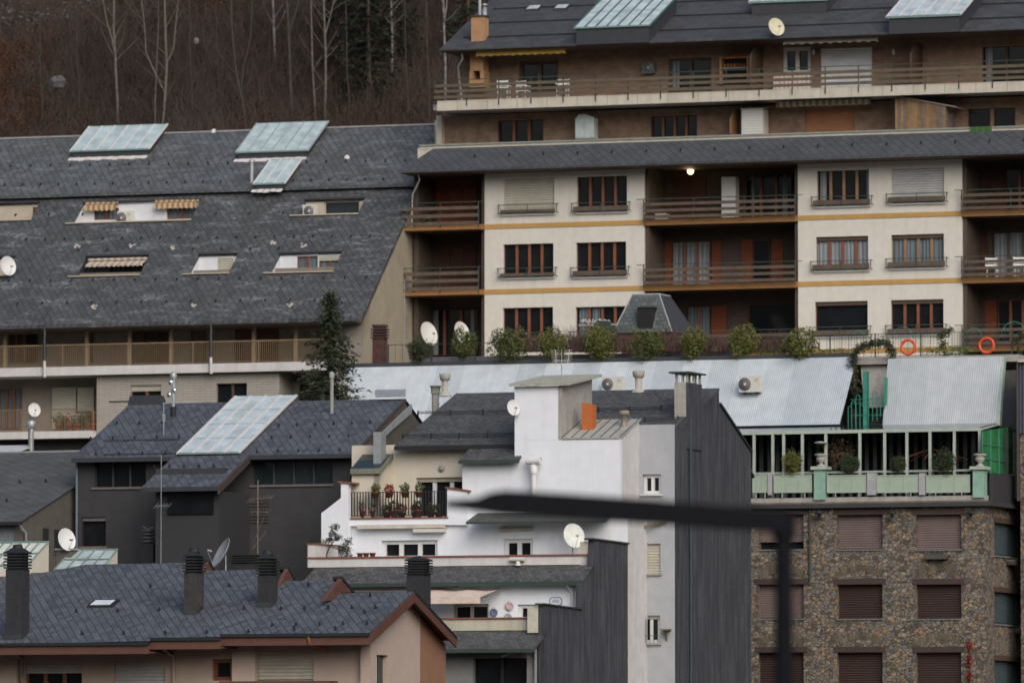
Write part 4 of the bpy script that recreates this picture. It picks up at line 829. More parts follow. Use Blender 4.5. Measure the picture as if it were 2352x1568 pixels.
for nm, pts_, lb in (('climbing_plant', [(2172, 815), (2165, 792), (2160, 775), (2172, 765), (2182, 758)], 'sparse grey green climbing plant between the two life rings'), ('climbing_plant', [(2338, 830), (2340, 805), (2335, 785), (2345, 770)], 'climbing plant at the right picture edge beside the life ring')):
    o2 = G.on(*pts_[0], VTt + .6); m = MB(); q = []
    for x, y in pts_: s, z = G.on(x, y, VTt + .6); q.append((s - o2[0], 0, z - o2[1])); foliage(m, q[-1], (.2, .15, .18), 110, .045, rng, .15, lump=.4)
    t = thing(nm, lb, 'climbing plant', G, (o2[0], VTt + .6, o2[1])); m.build('foliage', IVY, t); MB().tube(q, .015, 5).build('stem', WOODD, t)
# green arched wire fence and life rings
def ring(x, y, r, lb):
    s, z = G.on(x, y, VTt + .45); t = thing('life_ring', lb, 'life ring', G, (s, VTt + .45, z)); rot = Matrix.Rotation(R(90), 3, 'X'); k = 12; th = r * .17
    MB().lathe([((r - th) + th * math.cos(2 * math.pi * i / k), th * math.sin(2 * math.pi * i / k)) for i in range(k + 1)], (0, 0, 0), 36, rot).build('ring', plain('orange ring', (.62, .075, .018), .5, .08), t)
    rp = MB()
    for j in range(4):
        a = math.pi / 4 + j * math.pi / 2; c, sn = math.cos(a), math.sin(a)
        rp.lathe([(th * 1.08, -.03), (th * 1.1, .03)], (c * (r - th), 0, sn * (r - th)), 10, Matrix.Rotation(-a, 3, 'Y') @ Matrix.Rotation(0, 3, 'X'))
    rp.build('ring_band', plain('darker orange', (.5, .05, .015), .6), t)
ring(2086, 797, .33, 'orange life ring on the wire fence in front of the cream wall'); ring(2266, 793, .34, 'orange life ring at the far right in front of the dark brown balcony')
wf = thing('wire_fence', 'green wire garden fence with hooped tops behind the orange life rings', 'fence', G, (sx(G, 1920, 812, VTt + .7), VTt + .8, zf(G, 1920, 812, VTt + .8)))
GRN = plain('sea green paint', (.035, .22, .165), .5, .15); m = MB(); wlen = sx(G, 2345, 800) - sx(G, 1920, 800)
for k in range(6): m.box(0, wlen, -.006, .006, .12 + k * .1, .128 + k * .1)
for k in range(int(wlen / .12)): m.box(k * .12, k * .12 + .007, -.005, .005, 0, .7)
m.build('wire_mesh', METG, wf)
for k, (x, r_) in enumerate(((.9, .28), (2.7, .4), (5.6, .3), (7.2, .5))):
    MB().tube([(x + r_ * math.cos(a * math.pi / 10), 0, .55 + r_ * 1.1 * math.sin(a * math.pi / 10)) for a in range(11)], .014, 5).build('hoop', GRN, wf)
# stair with concrete face and sea green railings
st = thing('outdoor_stair', 'concrete stair shaft with sea green railings between the two metal roofs', 'stairs', G, (sx(G, 2010, 985, VM), VM + .3, zf(G, 2010, 985, VM))); ox, oz = sx(G, 2010, 985, VM), zf(G, 2010, 985, VM); K = .01672
lx = lambda x: (x - 2010) * K * 1.06; lz = lambda y: (985 - y) * K
MB().prism([(lx(1985) - .51, 1.4, lz(930)), (lx(2035) - .51, 1.4, lz(930)), (lx(2038) - .69, 1.9, lz(812)), (lx(1976) - .69, 1.9, lz(812))], (0, .15, 0)).build('concrete_wall', CONC, st)
m = MB()
for k in range(9): m.box(lx(1985), lx(2030), .2 + k * .13, .36 + k * .13, lz(985) + k * .11, lz(985) + .05 + k * .11)
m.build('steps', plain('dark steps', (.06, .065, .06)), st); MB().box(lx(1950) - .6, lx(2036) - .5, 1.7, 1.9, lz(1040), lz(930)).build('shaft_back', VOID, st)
m = MB()
def uhoop(m, xa, xb, y0, y1, v=0.):
    xa, xb, za, zb_ = lx(xa), lx(xb), lz(y1), lz(y0); c, r_ = (xa + xb) / 2, (xb - xa) / 2; m.tube([(xa, v, za), (xa, v, zb_ - r_)] + [(c - r_ * math.cos(a * math.pi / 6), v, zb_ - r_ + r_ * math.sin(a * math.pi / 6)) for a in range(1, 6)] + [(xb, v, zb_ - r_), (xb, v, za)], .016, 5)
for xa, xb, y0, y1 in ((1944, 1952, 930, 990), (1952, 1961, 918, 985), (1962, 1971, 905, 985), (1971, 1979, 928, 975), (1981, 1990, 895, 960), (1990, 2000, 915, 965), (2000, 2010, 898, 965), (2010, 2018, 910, 955), (2018, 2027, 905, 950)): uhoop(m, xa, xb, y0, y1, -.05)
for y in (915, 925, 952): m.box(lx(1950), lx(2028), -.07, -.05, lz(y), lz(y) + .02)
m.build('railing', GRN, st)
MB().box(lx(1978), lx(1987), -.05, .25, lz(985), lz(850)).box(lx(1975), lx(1981), .3, .4, lz(985), lz(862)).box(lx(2027), lx(2032), -.05, .1, lz(930), lz(865)).build('side_panel', GRN, st)
m = MB()
for xa, xb, y0, y1 in ((1976, 1990, 1043, 1085), (1996, 2006, 1032, 1085), (2013, 2023, 1022, 1085)): uhoop(m, xa, xb, y0, y1, .1)
m.tube([(lx(2000), .15, lz(1080)), (lx(2000), .15, lz(1000))], .03).tube([(lx(2010), .15, lz(1080)), (lx(2010), .15, lz(1000))], .012).build('lower_railing', GRN, st)

# green glazed terrace
SB = thing('stone_building', 'rubble stone building with shuttered windows and a pale green glazed terrace on its roof', 'building', G)
PG = plain('pale green paint', (.37, .43, .375), .6, .08, 3, 0, .35, (.22, .26, .2)); PGA = plain('aqua green paint', (.24, .40, .32), .6, .12, 3, 0, .3, (.16, .26, .2), .25, (.3, .34, .3))
TX0 = sx(G, 1705, 1100, 0); TZ = zf(G, 1990, 1140, 0); TVB = VM - .1; TOPZ = zf(G, 1990, 990, .9)
MB().box(TX0 - 2, 0, -.02, TVB + 3, TZ - .25, TZ - .01).build('terrace_floor', CONC, SB)
m = MB(); m.box(TX0 - 2, -.5, TVB + .35, TVB + .5, TZ, Q1[0][2] - .05); m.build('glazed_back', GLASS, SB)
e = sx(G, 2250, 990, .9)
MB().box(TX0 - 2, e, .86, .95, TOPZ - .06, TOPZ + .07).build('pergola_beam', PG, SB)
zr1 = Q1[0][2] - .12
for i, x in enumerate([1717, 1762, 1808, 1856, 1903, 1975, 2028, 2075, 2122, 2170, 2218, 2250]):
    s = sx(G, x, 990, .9); MB().prism([(s, .955, TOPZ - .04), (s, TVB + .3, zr1 - .02), (s, TVB + .3, zr1 + .05), (s, .955, TOPZ + .05)], (.06, 0, 0)).build('rafter', PG, SB)
gp = MB(); gp.poly([(TX0 - 2, .9, TOPZ + .075), (e, .9, TOPZ + .075), (e, TVB + .3, zr1 + .08), (TX0 - 2, TVB + .3, zr1 + .08)]); gp.build('glass_roof', GLASSB, SB)
for i, x in enumerate((1732, 1775, 1800, 1843, 1897, 1975, 2032, 2083, 2136, 2192, 2250)):
    s = sx(G, x, 1030, .9); MB().box(s - .05, s + .05, .87, .95, TZ, TOPZ - .065).build('post', PG, SB)
m = MB()
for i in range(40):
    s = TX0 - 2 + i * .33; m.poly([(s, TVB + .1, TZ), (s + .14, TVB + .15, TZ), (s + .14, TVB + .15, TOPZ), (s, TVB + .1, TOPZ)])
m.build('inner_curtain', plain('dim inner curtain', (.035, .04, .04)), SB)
# interior roof umbrella frame
m = MB(); cs, cz = G.on(2140, 1050, 2.2); apex = Vector((cs, 2.2, cz + .35))
for a in range(8): m.tube([apex, apex + Vector((1.45 * math.cos(a * .785), .9 * math.sin(a * .785), -.45))], .02, 4)
m.tube([apex, apex - Vector((0, 0, 2))], .03, 5); o = m.build('folded_parasol', plain('rust brown', (.16, .06, .035)), None); o.location = G.O; o.rotation_euler = (0, 0, -G.a); tag(o, 'rust brown parasol frame inside the glazed terrace', 'parasol')
for i, x in enumerate((1870, 2235)):
    w = .42; s0_, s1_ = sx(G, x, 1100, -.1), sx(G, x + 26, 1100, -.1); zt_ = zf(G, x + 13, 1078, -.1)
    pr = MB(); pr.box(s0_, s1_, -.14, .28, TZ - .1, zt_); pr.build('pier', PGA, SB); MB().box(s0_ - .1, s1_ + .1, -.24, .38, zt_ + .003, zt_ + .12).build('pier_cap', PG, SB)
    t = thing('stone_urn', 'weathered stone urn on the ' + ('left' if i == 0 else 'right-hand') + ' green pier of the glazed terrace', 'urn', G, ((s0_ + s1_) / 2, .07, zt_ + .123))
    MB().lathe([(.001, 0), (.16, 0), (.16, .05), (.07, .09), (.07, .14), (.17, .22), (.19, .32), (.14, .38), (.25, .43), (.25, .48), (.2, .48), (.1, .4), (.001, .4)], (0, 0, 0), 18).build('urn', CONC, t); foliage(MB(), (0, 0, .48), (.14, .14, .06), 60, .04, rng).build('moss', LEAF_K, t)
for x0, x1 in ((1640, 1720), (1729, 1763), (1778, 1865), (1900, 1990), (2014, 2110), (2128, 2228)):
    r = G.rect(x0, 1090, x1, 1131, -.05); p = MB().box(r[0], r[2], -.08, -.03, r[1], r[3]).build('parapet_panel', plain('celadon panel', (.33, .42, .33), .5, .05), SB)
    m = MB(); m.box(r[0], r[2], -.1, -.083, r[3] - .04, r[3]).box(r[0], r[2], -.1, -.083, r[1], r[1] + .04)
    for k in range(4): x = r[0] + (r[2] - r[0] - .04) * k / 3; m.box(x, x + .03, -.1, -.083, r[1] + .043, r[3] - .043)
    m.build('panel_frame', PG, p)
    q = MB()
    for k in (.2, .8): x = r[0] + (r[2] - r[0]) * k; q.box(x, x + .035, -.07, -.03, TZ - .0, r[1])
    q.build('panel_leg', PG, p)
m = MB(); zc = zf(G, 1990, 1085, -.1); m.box(TX0 - 2, sx(G, 2232), -.08, -.05, zc, zc + .03).box(TX0 - 2, sx(G, 2232), .12, .15, zc + .05, zc + .08); m.build('handrail', PG, SB)
for x0, x1 in ((1764, 1773), (1992, 2012), (2111, 2125)):
    r = G.rect(x0, 1086, x1, 1136, -.1); MB().box(r[0], r[2], -.13, .1, r[1], r[3]).build('parapet_post', plain('lilac grey paint', (.36, .36, .38), .7, .1, 3, 0, .3), SB)
for i, (x, y, k) in enumerate(((1818, 1068, .78), (1950, 1070, .72), (2062, 1070, .62), (2170, 1068, .85))):
    s, z = G.on(x, y, -.02); shrub(G, (s, -.02, z - .72 * k), ['Olive green clipped shrub, leftmost on the green terrace parapet', 'Dark clipped shrub on the green terrace parapet left of the lilac post', 'Smallest dark clipped shrub on the green terrace parapet', 'Dark clipped shrub on the green terrace parapet beside the pier with the urn'][i], i % 3, (k * .92, k * .92, k), LEAF_Y if i == 0 else LEAF_K, 'clipped shrubs on the green terrace parapet', i)
t = MB(); s, z = G.on(1888, 1022, .9); tag(t.lathe([(.001, .02), (.22, .06), (.26, .1), (.001, .14)], (0, 0, 0), 16).build('wall_lamp', PG, None, G, (s, .7, z)), 'pale green dish lamp hanging from the terrace beam', 'lamp')
rv = leafy('brown vine', (.08, .05, .03), (.12, .09, .05)); s, z = G.on(1925, 1040, 1.5); m = MB(); foliage(m, (0, 0, 0), (.55, .3, .75), 900, .05, rng, .2, lump=.5); tag(m.build('hanging_vine', rv, None, G, (s, 1.5, z)), 'brown leafy vine hanging inside the glazed terrace', 'climbing plant')
# green mesh screen and dark side wall at the right
va, vb = 0.1, 3.9
zA0, zA1 = G.side(2252, 1080, .08)[1], G.side(2252, 990, .08)[1]; EV = G.side(2330, 1080, -.22)[0]
MB().prism([(-.22, va, zf(G, 2255, 1085, va)), (-.22, EV, G.side(2330, 1088, -.22)[1]), (-.22, EV, G.side(2330, 978, -.22)[1]), (-.22, va, zf(G, 2252, 990, va))], (.03, 0, 0)).build('green_screen', plain('green shade cloth', (.015, .16, .05), .8, .35, 1.2), SB)
m = MB()
for k in range(5):
    v = va + (EV - va) * k / 4; zz1 = zf(G, 2252, 990, va) + (G.side(2330, 978, -.22)[1] - zf(G, 2252, 990, va)) * k / 4; m.box(-.185, -.15, v - .03, v + .03, TZ, zz1)
for u in (.35, .7): z = zf(G, 2255, 1085, va) * (1 - u) + u * zf(G, 2252, 990, va); m.box(-.185, -.155, va, EV, z - .02, z + .02)
m.build('screen_frame', plain('teal frame', (.06, .2, .15)), SB)
MB().box(.05, .2, .3, EV + .5, TZ - .3, zf(G, 2255, 1085, va) - .01).build('side_parapet', DGREY, SB)
# the stone body
BZ = -18; hs = []; ws = []
rowsY = [(1180, 1261), (1340, 1420), (1496, 1577), (1655, 1735)]
for j, (ya, yb) in enumerate(rowsY):
    for i, (xa, xb) in enumerate(((1560, 1665), (1742, 1846), (1923, 2027), (2104, 2208))):
        hs.append(G.rect(xa, ya, xb, yb)); ws.append((j, i))
m = MB(); SXL = sx(G, 1400, 1300); DEP = 9
m.grid(lambda s, z, d: (s, d, z), SXL, BZ, 0, TZ - .28, hs, .3)
ymid = []
side_h = []
for (y0_, y1_, ya, yb) in ((1198, 1290, 0, 0), (1357, 1447, 0, 0), (1514, 1604, 0, 0)):
    va_, z_a = G.side(2284, y0_, 0); zb_ = G.side(2284, y1_ - 16, 0)[1]; side_h.append((va_, zb_, va_ + 4.2, z_a))
m.grid(lambda v, z, d: (-d, v, z), 0, BZ, DEP, TZ - .28, side_h, .3); m.build('wall', STONE, SB)
for h, (j, i) in zip(hs, ws):
    w = window(SB, h, .12, n=0, wood=WOODD, shut=.99 if not (j == 0 and i == 1) else .8, shm=RSP if j == 0 or (j == 1 and i == 1) else RSR, label={0: 'window with dusty pink roller shutter down'}.get(j, 'window with dark red roller shutter down'))
    MB().box(h[0] - .14, h[2] + .14, -.03, .1, h[3] - .02, h[3] + .2).build('lintel', plain('dark brown lintel', (.05, .032, .028)), w); MB().box(h[0] - .02, h[2] + .02, -.05, .09, h[1] - .05, h[1] + .0).build('sill', plain('grey sill', (.16, .17, .17)), w)
for h in side_h:
    w = MB().box(-.2, -.15, h[0] + .01, h[2] - .01, h[1] + .01, h[3] - .01).build('window', GLASSB, SB); q = MB()
    for k in range(60):
        a = h[0] + .05 + (h[2] - h[0] - .1) * k / 60; q.poly([(-.13 + .02 * math.sin(k * 1.7), a, h[1] + .05), (-.13 + .02 * math.sin(k * 1.7 + 1.7), a + (h[2] - h[0]) / 60, h[1] + .05), (-.13 + .02 * math.sin(k * 1.7 + 1.7), a + (h[2] - h[0]) / 60, h[3] - .05), (-.13 + .02 * math.sin(k * 1.7), a, h[3] - .05)], True)
    q.build('curtain', plain('blue grey drape', (.035, .055, .062)), w); MB().box(-.1, .04, h[0] - .1, h[2] + .1, h[3] - .02, h[3] + .18).build('lintel', WOODD, w); MB().box(-.1, .05, h[0] - .03, h[2] + .03, h[1] - .06, h[1]).build('sill', plain('grey sill', (.16, .17, .17)), w)
# relieving arches of upright stones over the windows
rng = random.Random(2); AM = leafy('arch stone', (.10, .088, .07), (.19, .16, .115), .9)
for h, (j, i) in zip(hs, ws):
    if j == 0: continue
    cx = (h[0] + h[2]) / 2; w = (h[2] - h[0]) / 2 + .1; q = MB()
    for k in range(-8, 9):
        x = cx + k * w / 9; zc_ = h[3] + .62 - .3 * (k / 9) ** 2; an = -k * .05; wd2 = w / 9 * (.36 + .1 * rng.random()); hh_ = .11 + rng.random() * .06; ax, az = math.sin(-an), math.cos(an)
        q.prism([(x - wd2 - ax * hh_, -.014, zc_ - hh_), (x + wd2 - ax * hh_, -.014, zc_ - hh_), (x + wd2 + ax * hh_, -.014, zc_ + hh_), (x - wd2 + ax * hh_, -.014, zc_ + hh_)], (0, .0135, 0))
    q.build('stone_arch', AM, SB)
MB().box(SXL, .25, -.25, .1, TZ - .42, TZ - .26).box(.02, .3, .1, DEP, TZ - .42, TZ - .26).build('cornice', plain('dark cornice', (.035, .04, .042), .7, .1), SB)
MB().box(SXL, .1, -.12, .06, TZ - .255, TZ - .19).build('cornice_lip', plain('rusty lip', (.14, .11, .09), .8, .2, 3), SB)
s = sx(G, 1861, 1250); MB().tube([(s, -.06, TZ - .43), (s, -.06, zf(G, 1861, 1343, 0))], .04, 8).build('rain_pipe', METG, SB)
for i, x in enumerate((1887, 2054, 2235)):
    s, z = G.on(x, 1178, 0); t = thing('wall_lamp', ['black hooded lamp at the cornice right of the rain pipe', 'black hooded lamp at the cornice between the two pink shutters', 'black hooded lamp at the cornice near the stone corner'][i], 'wall lamp', G, (s, -.003, z)); MB().tube([(0, 0, .12), (0, -.25, .18), (0, -.32, .08)], .018, 6).build('bracket', METK, t); MB().lathe([(.001, .1), (.06, .09), (.2, -.02), (.18, -.03), (.001, .02)], (0, -.32, 0), 14).build('lamp_shade', METK, t)
    MB().lathe([(.05, -.16), (.06, 0), (.03, .02)], (0, -.32, 0), 10).build('lamp_glass', VOID, t)
def trough(at, lb, f=G, rz=0):
    t = thing('stone_trough', lb, 'planter', f, at, rz); MB().prism([(-.42, -.3, 0), (.42, -.3, 0), (.48, -.3, .13), (.40, -.3, .2), (-.40, -.3, .2), (-.48, -.3, .13)], (0, .29, 0)).build('trough', plain('dark stone trough', (.07, .065, .06)), t); foliage(MB(), (0, -.15, .24), (.38, .12, .07), 160, .035, rng).build('plant', LEAF_K, t)
s, z = G.on(2155, 1280, 0); trough((s, 0, z - .06), 'dark stone trough with plants under the upper right pink-shuttered window')
v_, z_ = G.side(2308, 1290, 0); trough((.02, v_ + .6, z_ - .1), 'dark stone trough under the top window of the turned right wall', rz=R(90)); v_, z_ = G.side(2336, 1448, 0); trough((.02, v_, z_ - .1), 'dark stone trough under the middle window of the turned right wall', rz=R(90))
m = MB(); s, z = G.on(2229, 1470, 0); rngz = random.Random(6)
for k in range(5):
    zc = -.1 - k * .55; foliage(m, (0, -.12, zc - .12), (.10, .08, .22), 200, .05, rngz, .2)
t = thing('hanging_garland', 'red and dark green garland hanging down the stone corner', 'garland', G, (s, -.02, z)); m.build('garland', LEAF_R, t); MB().tube([(0, -.1, .03), (.02, -.1, -2.8)], .03, 5).build('garland_rope', LEAF_K, t)
# dark neighbour on the far right edge and its sheet metal wall
NB = thing('dark_clad_building', 'dark blue sheet-clad wall at the right picture edge beside the grey metal roof', 'building', G)
a = sx(G, 2341, 900, 2.5); MB().box(a, a + 6, 2.5, 8, zf(G, 2345, 995, 2.5), zf(G, 2345, 832, 2.5)).build('clad_wall', lines('blue black sheet', (.045, .05, .075), .12, True, .7), NB)
MB().box(a - .08, a - .004, 2.4, 8, zf(G, 2345, 1150, 2.5), zf(G, 2345, 828, 2.5)).build('corner_trim', plain('dark trim', (.06, .05, .05)), NB); MB().box(a + .0, a + 6, 2.3, 2.49, zf(G, 2345, 832, 2.5), zf(G, 2345, 832, 2.5) + .1).build('roof_edge', PARA, NB); MB().box(a, a + 6, 2.6, 8, BZ, zf(G, 2345, 995, 2.5) - .01).build('lower_wall', STONE, NB)
a2 = sx(G, 2300, 900, 5); MB().box(a2, a, 5, 8, zf(G, 2320, 1000, 5), zf(G, 2320, 850, 5)).build('back_wall', plain('sooty wall', (.07, .07, .07), .9, .3, 2), NB); MB().box(a2 + .2, a2 + .9, 4.2, 4.99, zf(G, 2320, 990, 5), zf(G, 2320, 895, 5)).build('duct', plain('dark duct', (.05, .06, .075)), NB)

# small truncated slate roof kiosk in front of the cream building
KF = Fr(1410, 765, 291, 20); kk = thing('slate_kiosk', 'small kiosk with truncated slate pyramid roof and dark hatch before the cream building', 'kiosk', KF)
k0, kz = KF.on(1406, 763, 0); k1 = sx(KF, 1556 - 20, 763); t0, tz = KF.on(1448, 674, .9); t1 = sx(KF, 1516, 674, .9)
b0, b1, u0, u1 = 0.05, sx(KF, 1543, 763), sx(KF, 1452, 676, 1.0), sx(KF, 1514, 676, 1.0); HB, HT = zf(KF, 1480, 763), zf(KF, 1480, 676, 1.0); D_ = 3.3
A = [(b0 - .1, 0, HB), (b1, 0, HB), (b1 - .0, D_, HB), (b0, D_, HB)]; B = [(u0, 1.0, HT), (u1, 1.0, HT), (u1, D_ - .9, HT), (u0, D_ - .9, HT)]
m = MB()
m.mesh(A + B, [(0, 1, 5, 4), (2, 3, 7, 6), (3, 0, 4, 7), (4, 5, 6, 7)]); m.build('slate_roof', SL_G, kk); MB().poly([A[1], A[2], B[2], B[1]]).build('side_slope', plain('darker blue slope', (.04, .045, .06), .6, .15, 5), kk)  # one slope coloured darker and bluer than the rest of the roof
m = MB()
for a, b_ in ((0, 0), (1, 1)): m.tube([A[a], B[b_]], .035, 5)
m.tube([B[0], B[1], B[2]], .03, 5); m.build('hip_flashing', plain('pale flashing', (.3, .31, .32)), kk)
r = KF.rect(1466, 706, 1500, 765, .2); m = MB(); m.box(r[0], r[2], .1, 1.2, r[1], r[3]); m.build('hatch', VOID, kk); MB().box(r[0] - .03, r[2] + .06, .05, 1.25, r[3] + .002, r[3] + .08).build('hatch_roof', SL_G, kk)
MB().box(b0 + .2, b1 - .15, .2, D_ - .2, HB - 2.5, HB - .01).build('brick_base', plain('red brown brickwork', (.14, .06, .04), .9, .3, 3), kk)
bq = thing('garden_barbecue', 'dark barbecue hearth with a stone-heaped top left of the slate kiosk', 'barbecue', KF, (sx(KF, 1382, 780, -.6), -.6, zf(KF, 1382, 800, -.6)))
MB().box(-.3, .32, 0, .6, 0, .75).build('hearth', DKMET, bq); MB().prism([(-.42, -.05, .76), (.42, -.05, .76), (.2, -.05, 1.1), (-.2, -.05, 1.1)], (0, .7, 0)).build('hood', METG, bq)
m = MB(); rng = random.Random(9)
for k in range(26): c = Vector((rng.uniform(-1.0, .3), rng.uniform(.4, .8), 1.05 + rng.uniform(0, .14))); r_ = rng.uniform(.05, .09); m.lathe([(.001, -r_), (r_, -r_ * .3), (r_ * .8, r_ * .5), (.001, r_)], c, 6)
m.build('stone_heap', CONC, bq); MB().box(-1.1, .4, .35, .85, .93, 1.0).build('stone_slab', CONC, bq)
# two big dishes and a brick chimney on the terrace at the left
dish(G, (sx(G, 982, 768, VTt + 1.5), VTt + 1.5, zf(G, 982, 768, VTt + 1.5)), .40, R(58), R(18), 'large off-white satellite dish on the terrace, standing nearest the antenna mast', PLC, mast=.7, asp=1.25)
dish(G, (sx(G, 1058, 766, VTt + 1.5), VTt + 1.5, zf(G, 1058, 766, VTt + 1.5)), .38, R(60), R(18), 'large off-white satellite dish on the terrace in front of the dark balcony corner', PLC, mast=.7, asp=1.25)
dish(G, (*G.roof(1222, 884, pm1)[:2], G.roof(1222, 884, pm1).z), .22, R(0), R(5), 'small dark green satellite dish on the metal roof behind the white tower', METG, mast=.2)
s, z = G.on(868, 800, VTt + 1.2); cq = thing('brick_chimney', 'short dark red brick chimney with a louvred top in front of the beige gable', 'chimney', G, (s, VTt + 1.2, z)); MB().box(-.24, .24, 0, .45, -.8, .4).build('stack', plain('sooty red brick', (.07, .03, .025), .9, .3, 4), cq); m = MB()
for k in range(4): m.box(-.3, .3, -.05, .5, .42 + k * .11, .48 + k * .11)
m.build('louvre', plain('dark red louvre', (.06, .028, .028)), cq); MB().box(-.22, .22, .03, .42, .4, .85).build('core', VOID, cq); m = MB()
for k in range(4): m.box(-.26 + k * .15, -.18 + k * .15, 0, .45, .86, .96)
m.build('crown', plain('dark red louvre', (.06, .028, .028)), cq)
# lattice antenna mast by the beige wall
s, z = G.on(929, 800, VTt + 1.4); am_ = thing('antenna_mast', 'thin tall antenna mast with reflector grids in front of the beige gable', 'antenna', G, (s, VTt + 1.4, z)); H = zf(G, 929, 645, VTt + 1.4) - z
MB().tube([(0, 0, -.6), (0, 0, H)], .014, 5).build('mast', GALV, am_); m = MB(); m.tube([(-.5, 0, H), (.5, .1, H + .05)], .008, 4)
for k in range(9): m.tube([(-.45 + k * .11, -.1, H), (-.45 + k * .11, .1, H)], .005, 3)
m.build('boom', GALV, am_)
for k in range(3):
    q = MB(); zc = .35 + k * .62
    for j in range(6): q.tube([(0, 0, zc + j * .07), (.2, -.05, zc + .1 + j * .07)], .008, 4)
    q.build('reflector_grid', GALV, am_)
# ---------------------------------------------------------------- dark grey house (left middle)
Kf = Fr(175, 1060, 272)
KB = thing('dark_grey_house', 'dark charcoal house with blue grey slate roof, roof-high solar panel and a projecting bay', 'house', Kf)
ek = Kf.on(165, 1052, -.5); PLk = (-.5, ek[1], .42); sk0 = ek[0]
rd = Kf.roof(600, 922, PLk); VK = rd.y; zk = lambda v: PLk[1] + .42 * (v + .5)
skr = Kf.roof(806, 1045, PLk).x; BZK = -18
bayL = Kf.roof(325, 1119, PLk); bayR = Kf.roof(497, 1119, PLk); VBY = bayL.y
m = MB(); m.poly([(sk0, -.5, zk(-.5)), (bayL.x, -.5, zk(-.5)), (bayL.x, VK, zk(VK)), (sk0, VK, zk(VK))]).poly([(bayR.x, -.5, zk(-.5)), (skr, -.5, zk(-.5)), (skr, VK, zk(VK)), (bayR.x, VK, zk(VK))]).poly([(bayL.x, VBY, zk(VBY)), (bayR.x, VBY, zk(VBY)), (bayR.x, VK, zk(VK)), (bayL.x, VK, zk(VK))])
m.poly([(sk0, VK, zk(VK)), (skr, VK, zk(VK)), (skr, VK + 5, zk(VK) - 2.1), (sk0, VK + 5, zk(VK) - 2.1)])
kr = m.build('roof', SL_K, KB)
m = MB(); m.box(sk0, bayL.x, -.56, -.503, zk(-.5) - .16, zk(-.5) - .0); m.build('gutter', DKMET, KB); MB().box(bayR.x, skr, -.56, -.503, zk(-.5) - .16, zk(-.5) - .0).build('gutter', DKMET, KB); MB().box(bayL.x, bayR.x, VBY - .05, VBY - .003, zk(VBY) - .16, zk(VBY)).build('gutter', DKMET, KB)
m = MB(); m.prism([(bayR.x, VBY, zk(VBY) - .01), (bayR.x, -.5, zk(-.5) - .01), (bayR.x, -.5, zk(-.5) - .28), (bayR.x, VBY, zk(VBY) - .28)], (.07, 0, 0)); m.build('verge_board', plain('brown verge', (.055, .04, .036)), KB); m = MB(); m.prism([(skr, -.5, zk(-.5) - .01), (skr, VK, zk(VK) - .01), (skr, VK, zk(VK) - .12), (skr, -.5, zk(-.5) - .12)], (.05, 0, 0)); m.build('verge_board', plain('brown verge', (.055, .04, .036)), KB)
for y in (1014, 1046):
    a = Kf.roof(250, y, PLk); b_ = Kf.roof(395, y - 1, PLk); MB().box(a.x - .2, b_.x + .3, a.y - .015, a.y + .015, a.z + .03, a.z + .06).build('snow_rail', METK, kr)
hooks(kr, Kf, PLk, [(268, 975, 372, 973, 3), (208, 1010, 410, 1006, 5), (220, 1045, 380, 1043, 4), (640, 980, 850, 973, 6), (580, 1008, 800, 1004, 6), (355, 1075, 490, 1073, 5), (590, 1040, 780, 1036, 5)], sz=.055)
# walls
kw = [wc(217, 1060, 335, 1118, n=2, wood=plain('faded charcoal frame', (.045, .045, .05)), pane=GLASS, mw=.06), wc(580, 1058, 764, 1112, n=3, wood=plain('faded charcoal frame', (.045, .045, .05)), pane=GLASSB, mw=.06), wc(187, 1187, 243, 1254, n=0, wood=METK, head=None, sill=plain('pinkish sill', (.2, .13, .12)), shut=.14, shm=plain('grey shutter box', (.16, .15, .16)))]
kx0, kx1 = sx(Kf, 176, 1100), skr - .06; hs = [Kf.rect(*w[0]) for w in kw]
m = MB(); m.grid(lambda s, z, d: (s, d, z), kx0, BZK, kx1, zk(0) - .1, hs, .5)
m.build('wall', DGREY2, KB)
for h, w in zip(hs, kw): window(KB, h, 0, **w[1])
MB().box(Kf.rect(*kw[0][0])[0] - .1, Kf.rect(*kw[0][0])[2] + .1, -.06, .1, hs[0][1] - .08, hs[0][1] - .003).build('sill', plain('pinkish grey sill', (.13, .11, .115)), KB); MB().box(hs[1][0] - .1, hs[1][2] + .05, -.06, .1, hs[1][1] - .08, hs[1][1] - .003).build('sill', plain('pinkish grey sill', (.13, .11, .115)), KB)
m = MB(); m.prism([(kx1, 0, BZK), (kx1, VK + 5, BZK), (kx1, VK + 5, zk(VK) - 2.3), (kx1, VK, zk(VK) - .1), (kx1, 0, zk(0) - .12)], (-.25, 0, 0)); m.build('gable_wall', TAUPE, KB)
MB().box(kx0, kx0 + .2, .02, VK, BZK, zk(0) - .2).build('side_wall', DGREY2, KB)
by0, by1 = bayL.x + .35, bayR.x - .15; zby = zk(VBY) - .1
m = MB(); wz1 = zf(Kf, 430, 1126, VBY + .5); m.box(by0, by1, VBY + .5, -.003, BZK, zby - .05).build('bay_wall', DGREY, KB)
MB().box(by0 + .5, by1 - .2, VBY + .42, VBY + .49, zf(Kf, 430, 1180, VBY + .4), zf(Kf, 430, 1128, VBY + .4)).build('bay_window', GLASS, KB)
a = Kf.roof(358, 1090, PLk); b_ = Kf.roof(512, 1090, PLk); MB().box(a.x, b_.x, a.y - .0, a.y + .5, a.z - .02, a.z + .22).build('bay_step', DKMET, KB)
m = MB(); lv = Kf.rect(556, 1140, 618, 1200)
for k in range(8): m.box(lv[0], lv[2], -.04, -.003, lv[1] + k * (lv[3] - lv[1]) / 8, lv[1] + k * (lv[3] - lv[1]) / 8 + .05)
